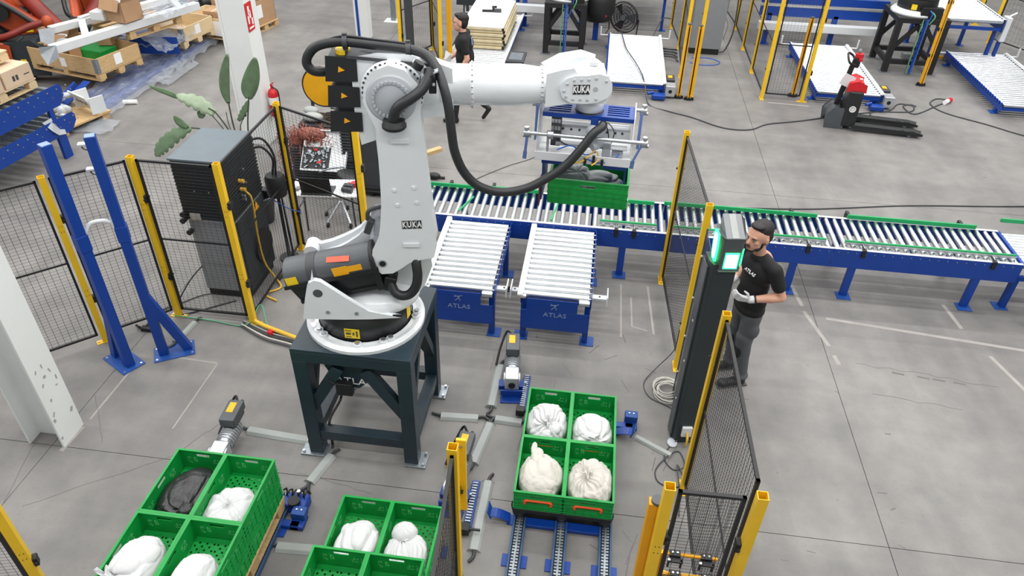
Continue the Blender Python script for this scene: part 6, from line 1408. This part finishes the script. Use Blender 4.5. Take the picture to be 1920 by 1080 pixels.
# ------------------------------------------------------------------ left background: blue conveyors, cartons, pallets, wrapped frames, parked orange robots
def dbl(z0, z1, label, y0=7.6, y1=9.55, x=-8.0):
    t = thing('roller_conveyor', label, 'conveyor', (x, (y0+y1)/2, 0), math.radians(-7)); h = (y1-y0)/2
    for s_ in (0, 1):
        xx = 0 if s_ == 0 else -1.1
        p = obj('side_panel', MB().prism([(-h, z0), (h-.12, z0), (h, z0+.12), (h, z1-.05), (h-.04, z1), (-h, z1)], 'x', xx-.008, xx), 'blue', t)
        if s_ == 0:
            bm = MB()
            for i in range(12): bm.cyl((0, -h+.18*i+.05, z1-.06), (.01, -h+.18*i+.05, z1-.06), .012, n=6).cyl((0, -h+.18*i+.12, (z0+z1)/2), (.01, -h+.18*i+.12, (z0+z1)/2), .008, n=6)
            obj('bolt_row', bm, 'steel', p, kind='stuff')
    me = MB().cyl((-1.1, 0, 0), (-.01, 0, 0), .04, n=12).mesh('roller', 'galv')
    for i in range(int(2*h/.14)): link('roller', me, t, (0, -h+.07+.14*i, z1-.05))
    for y_ in (-h+.2, h-.3): obj('leg', MB().bx(-.06, -.01, y_-.04, y_+.04, 0, z0).bx(-1.09, -1.04, y_-.04, y_+.04, 0, z0), 'blue', t)
    return t
dbl(.78, 1.08, 'upper blue roller conveyor at the left edge with cartons on it'); dbl(.36, .62, 'lower blue roller conveyor at the left edge', y0=7.55, y1=9.62)
t = thing('film_scrap', 'torn clear film hanging on the lower blue conveyor', 'film', (-7.98, 9.2, .55)); obj('sheet', MB().add([(0, -.15, .1), (.04, .0, .12), (.05, .12, .08), (.03, .2, -.02), (.1, .12, -.18), (.09, -.02, -.14), (.08, -.1, -.05)], [(0, 1, 2, 3, 4, 5, 6)]), 'film', t)
def carton(x, y, z, w_, d, h, label, rz=0, mat='card', opened=False, group=None, mark=True):
    t = thing('carton', label, 'box', (x, y, z), rz, group)
    if not opened:
        obj('carton_body', MB().bx(-w_/2, w_/2, -d/2, d/2, 0, h), mat, t, .006); obj('tape_strip', MB().bx(-.025, .025, -d/2-.001, d/2+.001, h-.001, h+.001), 'card_pale', t)
        if mark: obj('print_mark', MB().bx(w_/2, w_/2+.001, -.1, -.06, h*.3, h*.6).bx(w_/2, w_/2+.001, -.04, .0, h*.3, h*.6).bx(w_/2, w_/2+.001, .1, .2, h*.42, h*.48).bx(-.1, -.06, -d/2-.001, -d/2, h*.3, h*.6).bx(-.03, .01, -d/2-.001, -d/2, h*.3, h*.6), 'dark_grey', t)
    else:
        k = .008; m_ = MB().bx(-w_/2, w_/2, -d/2, d/2, 0, k).bx(-w_/2, -w_/2+k, -d/2, d/2, k, h).bx(w_/2-k, w_/2, -d/2, d/2, k, h).bx(-w_/2, w_/2, -d/2, -d/2+k, k, h).bx(-w_/2, w_/2, d/2-k, d/2, k, h)
        obj('carton_body', m_, mat, t); 
        obj('flap', MB().box((-w_/2-.06, 0, h+.1), (.008, d*.95, .24), ry=-.5), mat, t); obj('flap', MB().box((w_/2+.06, 0, h+.1), (.008, d*.95, .24), ry=.5), mat, t); obj('flap', MB().box((0, -d/2-.04, h-.06), (w_*.9, .008, .2), rx=-.5), mat, t)
        obj('contents', MB().ell((0, 0, h*.7), (w_*.35, d*.3, .08), 14, 8), 'film', t)
    return t
wood_pallet(-8.55, 8.75, 1.1, 'wooden pallet on the upper blue conveyor, left edge', 1.2, .9, math.radians(-7), 'wood_light')
carton(-8.3, 9.05, 1.24, .5, .5, .24, 'pale carton on the pallet at the left edge, right one', math.radians(-7), 'card_pale'); carton(-8.36, 8.45, 1.24, .5, .62, .26, 'pale carton with printed marks on the pallet at the left edge', math.radians(-7), 'card_pale')
wood_pallet(-8.7, 8.7, 1.52, 'upper wooden pallet lying on cartons at the left edge', 1.1, .8, math.radians(-7), 'wood_light'); carton(-8.75, 8.85, 1.66, .5, .55, .22, 'topmost pale carton at the left edge', math.radians(-7), 'card_pale')
def crate_box(x, y, z, w_, d, h, label, rz=0, mat='wood', fill=()):
    """pallet with a wooden collar"""
    t = thing('pallet_box', label, 'wooden box', (x, y, z), rz)
    for xx in (-w_/2+.05, 0, w_/2-.05):
        for yy in (-d/2+.07, 0, d/2-.07): obj('block', MB().bx(xx-.05, xx+.05, yy-.07, yy+.07, .02, .1), mat, t, .003)
    for yy in (-d/2+.05, 0, d/2-.05): obj('bottom_plank', MB().bx(-w_/2, w_/2, yy-.05, yy+.05, 0, .02), mat, t)
    for k in range(6): xx = -w_/2+w_*(k+.5)/6; obj('deck_plank', MB().bx(xx-w_/13, xx+w_/13, -d/2, d/2, .1, .125), mat, t)
    for a, b_, c_, e_ in ((-w_/2, w_/2, -d/2, -d/2+.02), (-w_/2, w_/2, d/2-.02, d/2), (-w_/2, -w_/2+.02, -d/2, d/2), (w_/2-.02, w_/2, -d/2, d/2)): obj('collar_board', MB().bx(a, b_, c_, e_, .125, .125+h), mat, t, .003)
    obj('corner_hinge', MB().bx(w_/2-.08, w_/2+.002, -d/2-.004, -d/2, .14, .12+h).bx(w_/2, w_/2+.004, -d/2, -d/2+.06, .14, .12+h), 'galv', t); obj('paper_label', MB().bx(w_/2+.001, w_/2+.004, -.1, .06, .18, .12+h*.9).bx(-.05, .08, -d/2-.005, -d/2-.002, .16, .1+h*.8), 'white', t)
    return t
crate_box(-9.35, 12.2, .3, 1.6, 1.0, .27, 'long wooden pallet box of parts in the left background, green tray inside', math.radians(-14))
t = thing('green_tray', 'green plastic tray lying in the long wooden pallet box', 'tray', (-9.15, 12.25, .5), math.radians(-14)); obj('tray_body', MB().bx(-.3, .3, -.2, .2, 0, .16), 'green', t, .02)
carton(-9.0, 12.4, .67, .24, .2, .13, 'small brown carton on the green tray', .2, 'card', mark=False); carton(-9.45, 12.15, .5, .2, .25, .2, 'small carton in the long wooden pallet box, middle', .3, 'card', mark=False)
carton(-9.95, 12.5, .45, .45, .4, .33, 'open carton at the left end of the long wooden pallet box', .1, 'card', True)
t = thing('plastic_bag', 'clear bag of parts in the long wooden pallet box', 'bag', (-9.7, 12.2, .62)); obj('bag_body', MB().ell((0, 0, .05), (.16, .13, .12), 16, 10), 'film', t)
t = thing('plastic_bag', 'crumpled white film in the long wooden pallet box', 'bag', (-9.1, 12.7, .68)); obj('bag_body', MB().ell((0, 0, .02), (.3, .1, .05), 16, 8).ell((-.1, .05, .08), (.1, .06, .08), 12, 8), 'film', t)
wood_pallet(-8.75, 13.1, .78, 'dark wooden pallet under the white wrapped frame', 1.2, 1.0, math.radians(-20), 'wood')
crate_box(-8.55, 14.2, .22, .8, 1.0, .26, 'wooden pallet box with a grey tray behind the blue wrapped beams', math.radians(-10), 'wood_light'); crate_box(-8.2, 15.05, .12, 1.1, .8, .3, 'wooden pallet box with white papers, second from the right in the left heap', math.radians(-10), 'wood_light')
carton(-8.1, 14.85, .5, .4, .3, .16, 'brown carton lying in the pallet box with white papers', -.1, 'card')
t = thing('paper_sheet', 'white delivery paper on the front of the pallet box', 'paper', (-7.95, 14.58, .2), -.2); obj('sheet', MB().bx(-.15, .15, -.004, 0, 0, .3), 'white', t); 
wood_pallet(-7.95, 15.9, 0, 'wooden pallet under the big open carton, rightmost of the left heap', .9, 1.0, math.radians(-14), 'wood')
t = thing('carton', 'big open brown carton on a pallet next to the white pillar', 'box', (-7.98, 15.9, .14), math.radians(-14)); k = .012; w_, d, h = 1.0, .85, .5
m_ = MB().bx(-w_/2, w_/2, -d/2, d/2, 0, k).bx(-w_/2, -w_/2+k, -d/2, d/2, k, h).bx(w_/2-k, w_/2, -d/2, d/2, k, h).bx(-w_/2, w_/2, -d/2, -d/2+k, k, h).bx(-w_/2, w_/2, d/2-k, d/2, k, h); obj('carton_body', m_, 'card', t); obj('paper_label', MB().bx(w_/2, w_/2+.004, -.25, -.02, .15, .42), 'white', t); obj('contents', MB().ell((0, 0, .3), (.3, .25, .12), 14, 8), 'dark_grey', t)
# blue wrapped beams
def beam_pack(x, y, z, L_, label, rz, n_=3, film=True, cat='beam pack'):
    t = thing('wrapped_beams', label, cat, (x, y, z), rz); rnd = random.Random(len(label))
    for i in range(n_): obj('beam', MB().bx(-.36+.26*i, -.24+.26*i, -L_/2+rnd.uniform(0, .2), L_/2-rnd.uniform(0, .2), 0, .1), 'blue', t, .006)
    if film:
        nn, mm_ = 26, 14; vs = [(-.45+.95*j/(mm_-1), -L_/2+L_*i/(nn-1), .125+.03*math.sin(i*2.1+j)+.035*rnd.random()-(.09 if j in (0, mm_-1) else 0)) for i in range(nn) for j in range(mm_)]
        obj('film_wrap', MB().add(vs, [(i*mm_+j, i*mm_+j+1, (i+1)*mm_+j+1, (i+1)*mm_+j) for i in range(nn-1) for j in range(mm_-1)], False), 'stretch_film', t)
    return t
beam_pack(-8.62, 12.85, .0, 4.1, 'long blue beams in clear film on the floor, left background', math.radians(-1)); 
t = beam_pack(-9.15, 13.55, .36, 1.9, 'blue sheet metal frame in clear film under the dark pallet', math.radians(-80)); obj('side_sheet', MB().bx(.46, .48, -.95, .95, -.1, .22), 'blue', t); obj('paper_label', MB().bx(.481, .484, -.25, .05, -.08, .2), 'white', t)
t = thing('plastic_film', 'loose crumpled film beside the long blue beams', 'film', (-8.15, 12.7, 0)); rnd = random.Random(3)
vs = [(-.25+.5*j/9+.04*rnd.random(), -.5+1.2*i/17, .04+.12*rnd.random()*math.sin(PI*j/9)) for i in range(18) for j in range(10)]; obj('film_sheet', MB().add(vs, [(i*10+j, i*10+j+1, (i+1)*10+j+1, (i+1)*10+j) for i in range(17) for j in range(9)]), 'stretch_film', t)
t = thing('plastic_film', 'clear film draped over the blue metal frame', 'film', (-8.55, 13.4, .35))
vs = [(-.3+.7*j/9+.04*rnd.random(), -.6+1.2*i/17, .35-.035*j+.1*rnd.random()) for i in range(18) for j in range(10)]; obj('film_sheet', MB().add(vs, [(i*10+j, i*10+j+1, (i+1)*10+j+1, (i+1)*10+j) for i in range(17) for j in range(9)]), 'stretch_film', t)
# white wrapped steel frame on top of the heap
t = thing('wrapped_beams', 'long white steel frame in film lying across the heap, left background', 'frame', (-8.65, 12.4, .98), math.radians(0)); 
obj('long_beam', MB().bar((-.45, -1.3, 0), (.75, 1.45, .05), .16, .14), 'white_paint', t, .01); obj('long_beam', MB().bar((-1.0, -.5, .05), (.1, 1.9, .05), .14, .12), 'white_paint', t, .01)
obj('cross_beam', MB().bar((-.2, -.7, .02), (-.75, .05, .06), .12, .1), 'white_paint', t, .01); obj('cross_beam', MB().bar((.6, 1.1, .04), (.05, 1.75, .05), .12, .1), 'white_paint', t, .01); obj('slanted_beam', MB().bar((-.75, .0, .1), (-.45, 1.0, .1), .1, .1), 'white_paint', t, .01)
obj('torn_film', MB().add([(-.55, -1.45, .08), (-.3, -1.35, .1), (-.35, -1.3, -.12), (-.45, -1.5, -.2), (-.6, -1.4, -.05)], [(0, 1, 2, 3, 4)]).add([(-1.1, -.65, .1), (-.9, -.5, .1), (-.95, -.6, -.2), (-1.1, -.7, -.1)], [(0, 1, 2, 3)]), 'film', t)
rnd = random.Random(4); vs = [(.1+.7*j/9+.03*rnd.random(), .2+1.4*i/13, .14+.09*rnd.random()) for i in range(14) for j in range(10)]; obj('film_sheet', MB().add(vs, [(i*10+j, i*10+j+1, (i+1)*10+j+1, (i+1)*10+j) for i in range(13) for j in range(9)]), 'stretch_film', t)
carton(-8.62, 12.55, 1.1, .5, .42, .36, 'open brown carton standing on the white wrapped frame', -.3, 'card', True)
t = thing('small_part', 'white packed part beside the open carton on the wrapped frame', 'part', (-9.0, 12.45, 1.1)); obj('part_body', MB().bx(-.13, .13, -.12, .12, 0, .16), 'white_paint', t, .02)
# scrap pile by the end of the conveyors
t = thing('scrap_pallet', 'flat pallet of white scrap at the end of the blue conveyors', 'pallet', (-8.75, 10.45, 0), -.3); obj('deck', MB().bx(-.5, .5, -.5, .5, .1, .13), 'wood', t)
for p in ((-.4, -.4), (.4, -.4), (0, -.4), (.4, .4), (-.4, .4)): obj('block', MB().bx(p[0]-.07, p[0]+.07, p[1]-.07, p[1]+.07, 0, .1), 'wood', t, .003)
t = thing('wire_crate', 'white slotted plastic crate leaning on the scrap heap', 'crate', (-8.45, 10.6, .15), -.5); m_ = MB()
m_.box((0, 0, .18), (.5, .03, .34), rx=.5)
obj('crate_front', m_, 'white_paint', t, .01); obj('slot_row', MB().box((-.12, -.02, .18), (.04, .02, .06), rx=.5).box((0, -.02, .18), (.04, .02, .06), rx=.5).box((.12, -.02, .18), (.04, .02, .06), rx=.5), 'cabinet_grey', t); obj('crate_side', MB().box((.25, .1, .15), (.02, .25, .28)).box((-.25, .1, .15), (.02, .25, .28)), 'white_paint', t, .006)
t = thing('blue_bracket', 'blue angle brackets sticking out of the scrap heap', 'bracket', (-8.75, 10.95, .05), .4); obj('angle', MB().bar((-.3, -.3, .1), (.1, .3, .35), .14, .02).bar((-.45, -.15, .05), (-.1, .35, .3), .05, .1).bar((-.6, -.3, .0), (-.4, .1, .2), .05, .08), 'blue', t, .004)
t = thing('plastic_bag', 'crumpled white bags on the scrap heap', 'bag', (-8.85, 10.5, .13)); rnd = random.Random(8); m_ = MB()
for i in range(16): m_.ell((rnd.uniform(-.35, .25), rnd.uniform(-.3, .4), rnd.uniform(.05, .25)), (rnd.uniform(.06, .14), rnd.uniform(.05, .1), rnd.uniform(.04, .09)), 9, 6, Matrix.Rotation(rnd.uniform(0, 3), 3, 'Z'))
obj('bag_body', m_, 'film', t, kind='stuff')
t = thing('plastic_bag', 'flat torn film on the floor before the scrap heap', 'bag', (-8.35, 10.25, 0)); vs = [(-.3+.8*j/8+.05*rnd.random(), -.2+.5*i/6+.05*rnd.random(), .01+.06*rnd.random()) for i in range(7) for j in range(9)]; obj('film_sheet', MB().add(vs, [(i*9+j, i*9+j+1, (i+1)*9+j+1, (i+1)*9+j) for i in range(6) for j in range(8)]), 'stretch_film', t)
t = thing('white_tube', 'short white roll on the floor right of the blue beams', 'roll', (-8.15, 11.35, .04)); obj('roll_body', MB().cyl((-.1, -.03, 0), (.12, .03, 0), .04, n=14), 'white', t)
# parked orange robots, tangled arms
def orange_robot(x, y, rz, label, s_=1.0):
    t = thing('parked_robot', label, 'robot', (x, y, 0), rz); t.scale = (s_,)*3
    obj('base', MB().lathe([(.45, 0), (.45, .12), (.36, .15), (.36, .4), (.42, .45), (.3, .6)], n=28), 'black_plastic', t)
    obj('shoulder', MB().prism([(-.35, .4), (.35, .4), (.42, .75), (.25, 1.05), (-.05, 1.1), (-.3, .8)], 'y', -.25, .25), 'orange_robot', t, .08)
    obj('link_arm', MB().prism([(.0, .75), (.28, .7), (.75, .35), (1.15, .22), (1.2, .4), (.8, .62), (.35, 1.0), (.05, 1.02)], 'y', -.42, -.26), 'orange_robot', t, .05)
    obj('forearm', MB().cyl((1.1, -.2, .35), (.5, .35, .95), .16, .12, 20), 'dark_red', t); obj('elbow', MB().cyl((1.12, -.45, .34), (1.12, -.02, .34), .19, n=24), 'black_plastic', t)
    obj('motor', MB().cyl((-.2, -.5, .9), (-.2, -.15, .9), .13, n=18).cyl((.35, -.52, .86), (.35, -.4, .86), .15, n=20), 'black_plastic', t); obj('balance_tube', MB().cyl((-.3, .3, .95), (.5, .3, .6), .13, n=18), 'black_plastic', t)
    obj('wrist', MB().cyl((.5, .35, .95), (.35, .5, 1.05), .1, n=16).ell((.33, .52, 1.06), (.11, .11, .11), 14, 8), 'orange_robot', t); obj('hose', MB().tube(smoothpath([(-.2, -.3, 1.0), (.1, -.5, 1.2), (.5, -.5, .95), (.9, -.5, .6), (1.1, -.4, .5)]), .04, 8), 'rubber', t)
    obj('yellow_label', MB().bx(.6, .75, -.432, -.422, .5, .58), 'label_yellow', t)
    return t
orange_robot(-11.9, 13.2, math.radians(20), 'orange robot parked nearest the cartons at the left edge', 1.15)
orange_robot(-12.7, 14.6, math.radians(-25), 'orange robot parked behind the white wrapped frame', 1.15)
orange_robot(-11.0, 15.3, math.radians(-60), 'orange robot behind the open carton, left background', 1.1)
orange_robot(-10.0, 17.2, math.radians(-30), 'orange robot farthest right beside the big open carton', 1.1)
orange_robot(-12.6, 10.9, math.radians(60), 'orange robot at the far left behind the pallet of cartons', 1.1)
t = thing('parked_robot', 'dark red robot arm with a round orange cap in front of the parked robots', 'machine part', (-10.2, 12.2, 0), math.radians(15))
obj('arm_beam', MB().tube(smoothpath([(-1.0, .0, .75), (-.5, -.1, .82), (-.1, .05, .95), (.15, .15, 1.0)]), .06, 10), 'dark_red', t); obj('cap', MB().ell((.2, .15, 1.0), (.1, .1, .12), 18, 12), 'orange_robot', t); obj('motor_case', MB().prism([(-.5, .2), (.1, .2), (.15, .55), (-.05, .75), (-.45, .7)], 'y', -.25, .2), 'cabinet_dark', t, .05); obj('red_side', MB().prism([(-.75, .3), (-.45, .25), (-.4, .7), (-.7, .8)], 'y', -.3, -.24), 'orange_robot', t, .02); obj('white_label', MB().bx(-.1, .03, -.255, -.251, .38, .5), 'white', t); obj('yellow_label', MB().bx(-.3, -.2, -.255, -.251, .34, .46).bx(-.62, -.5, -.305, -.3, .4, .46), 'label_yellow', t)
obj('foot', MB().bx(-.9, -.3, -.2, .3, 0, .75), 'black', t, .04)
t = thing('dark_shed', 'dark machine housings behind the parked orange robots', 'machine', (-12.5, 19.3, 0)); obj('housing', MB().bx(-2.2, 2.3, -.6, .6, 0, 1.6).bx(-3.6, -2.3, -2.5, .5, 0, 1.5), 'black_plastic', t, .05); obj('shelf_part', MB().bx(-.5, .6, -.66, -.6, 1.0, 1.25).bx(1.0, 1.6, -.64, -.6, .6, 1.3), 'dark_red', t, .01)
t = thing('dark_shed', 'big grey curved guard above the parked orange robots', 'cover', (-12.0, 14.3, 1.25), .3); obj('guard', MB().prism([(-.6, 0), (.6, -.1), (.7, .4), (-.6, .6)], 'y', -.2, .2), 'cabinet_dark', t, .05)
# ------------------------------------------------------------------ pieces that lie apart inside one part become parts of their own
def clusters(me):
    n = len(me.vertices); par = list(range(n))
    def find(a):
        while par[a] != a: par[a] = par[par[a]]; a = par[a]
        return a
    for e in me.edges:
        a, b = find(e.vertices[0]), find(e.vertices[1])
        if a != b: par[a] = b
    comp = {}
    for v in me.vertices: comp.setdefault(find(v.index), []).append(v.index)
    if len(comp) > 160: return None
    L = []
    for ids in comp.values():
        cs = [me.vertices[i].co for i in ids]
        L.append(([min(c[k] for c in cs)-.003 for k in range(3)], [max(c[k] for c in cs)+.003 for k in range(3)], set(ids)))
    ch = True
    while ch:
        ch = False; out = []
        for a in L:
            for o in out:
                if all(a[0][k] <= o[1][k] and o[0][k] <= a[1][k] for k in range(3)):
                    for k in range(3): o[0][k] = min(o[0][k], a[0][k]); o[1][k] = max(o[1][k], a[1][k])
                    o[2].update(a[2]); ch = True; break
            else: out.append(a)
        L = out
    return L
SKIP = ('letter', 'lettering', 'chest_lettering', 'wire_mesh')
cache = {}
for o in list(COL.objects):
    if o.type != 'MESH' or o.get('kind') or o.name.split('.')[0] in SKIP or not o.parent: continue
    me = o.data
    if me.name not in cache:
        L = clusters(me)
        if L is None: cache[me.name] = 'stuff'
        elif len(L) < 2: cache[me.name] = None
        elif max(max(b[k]-a[k] for k in range(3)) for a, b, _ in L) < .07 or len(L) > 24: cache[me.name] = 'stuff'
        else:
            res = []
            for _, _, ids in L:
                idx = {v: i for i, v in enumerate(sorted(ids))}
                fs = [p for p in me.polygons if p.vertices[0] in idx]
                m2 = bpy.data.meshes.new(me.name); m2.from_pydata([me.vertices[v].co[:] for v in sorted(ids)], [], [[idx[v] for v in p.vertices] for p in fs])
                m2.polygons.foreach_set('use_smooth', [p.use_smooth for p in fs])
                for mm in me.materials: m2.materials.append(mm)
                m2.update(); res.append(m2)
            cache[me.name] = res
    r = cache[me.name]
    if r == 'stuff': o['kind'] = 'stuff'
    elif r:
        for m2 in r[1:]:
            c = o.copy(); c.data = m2; COL.objects.link(c)
        o.data = r[0]
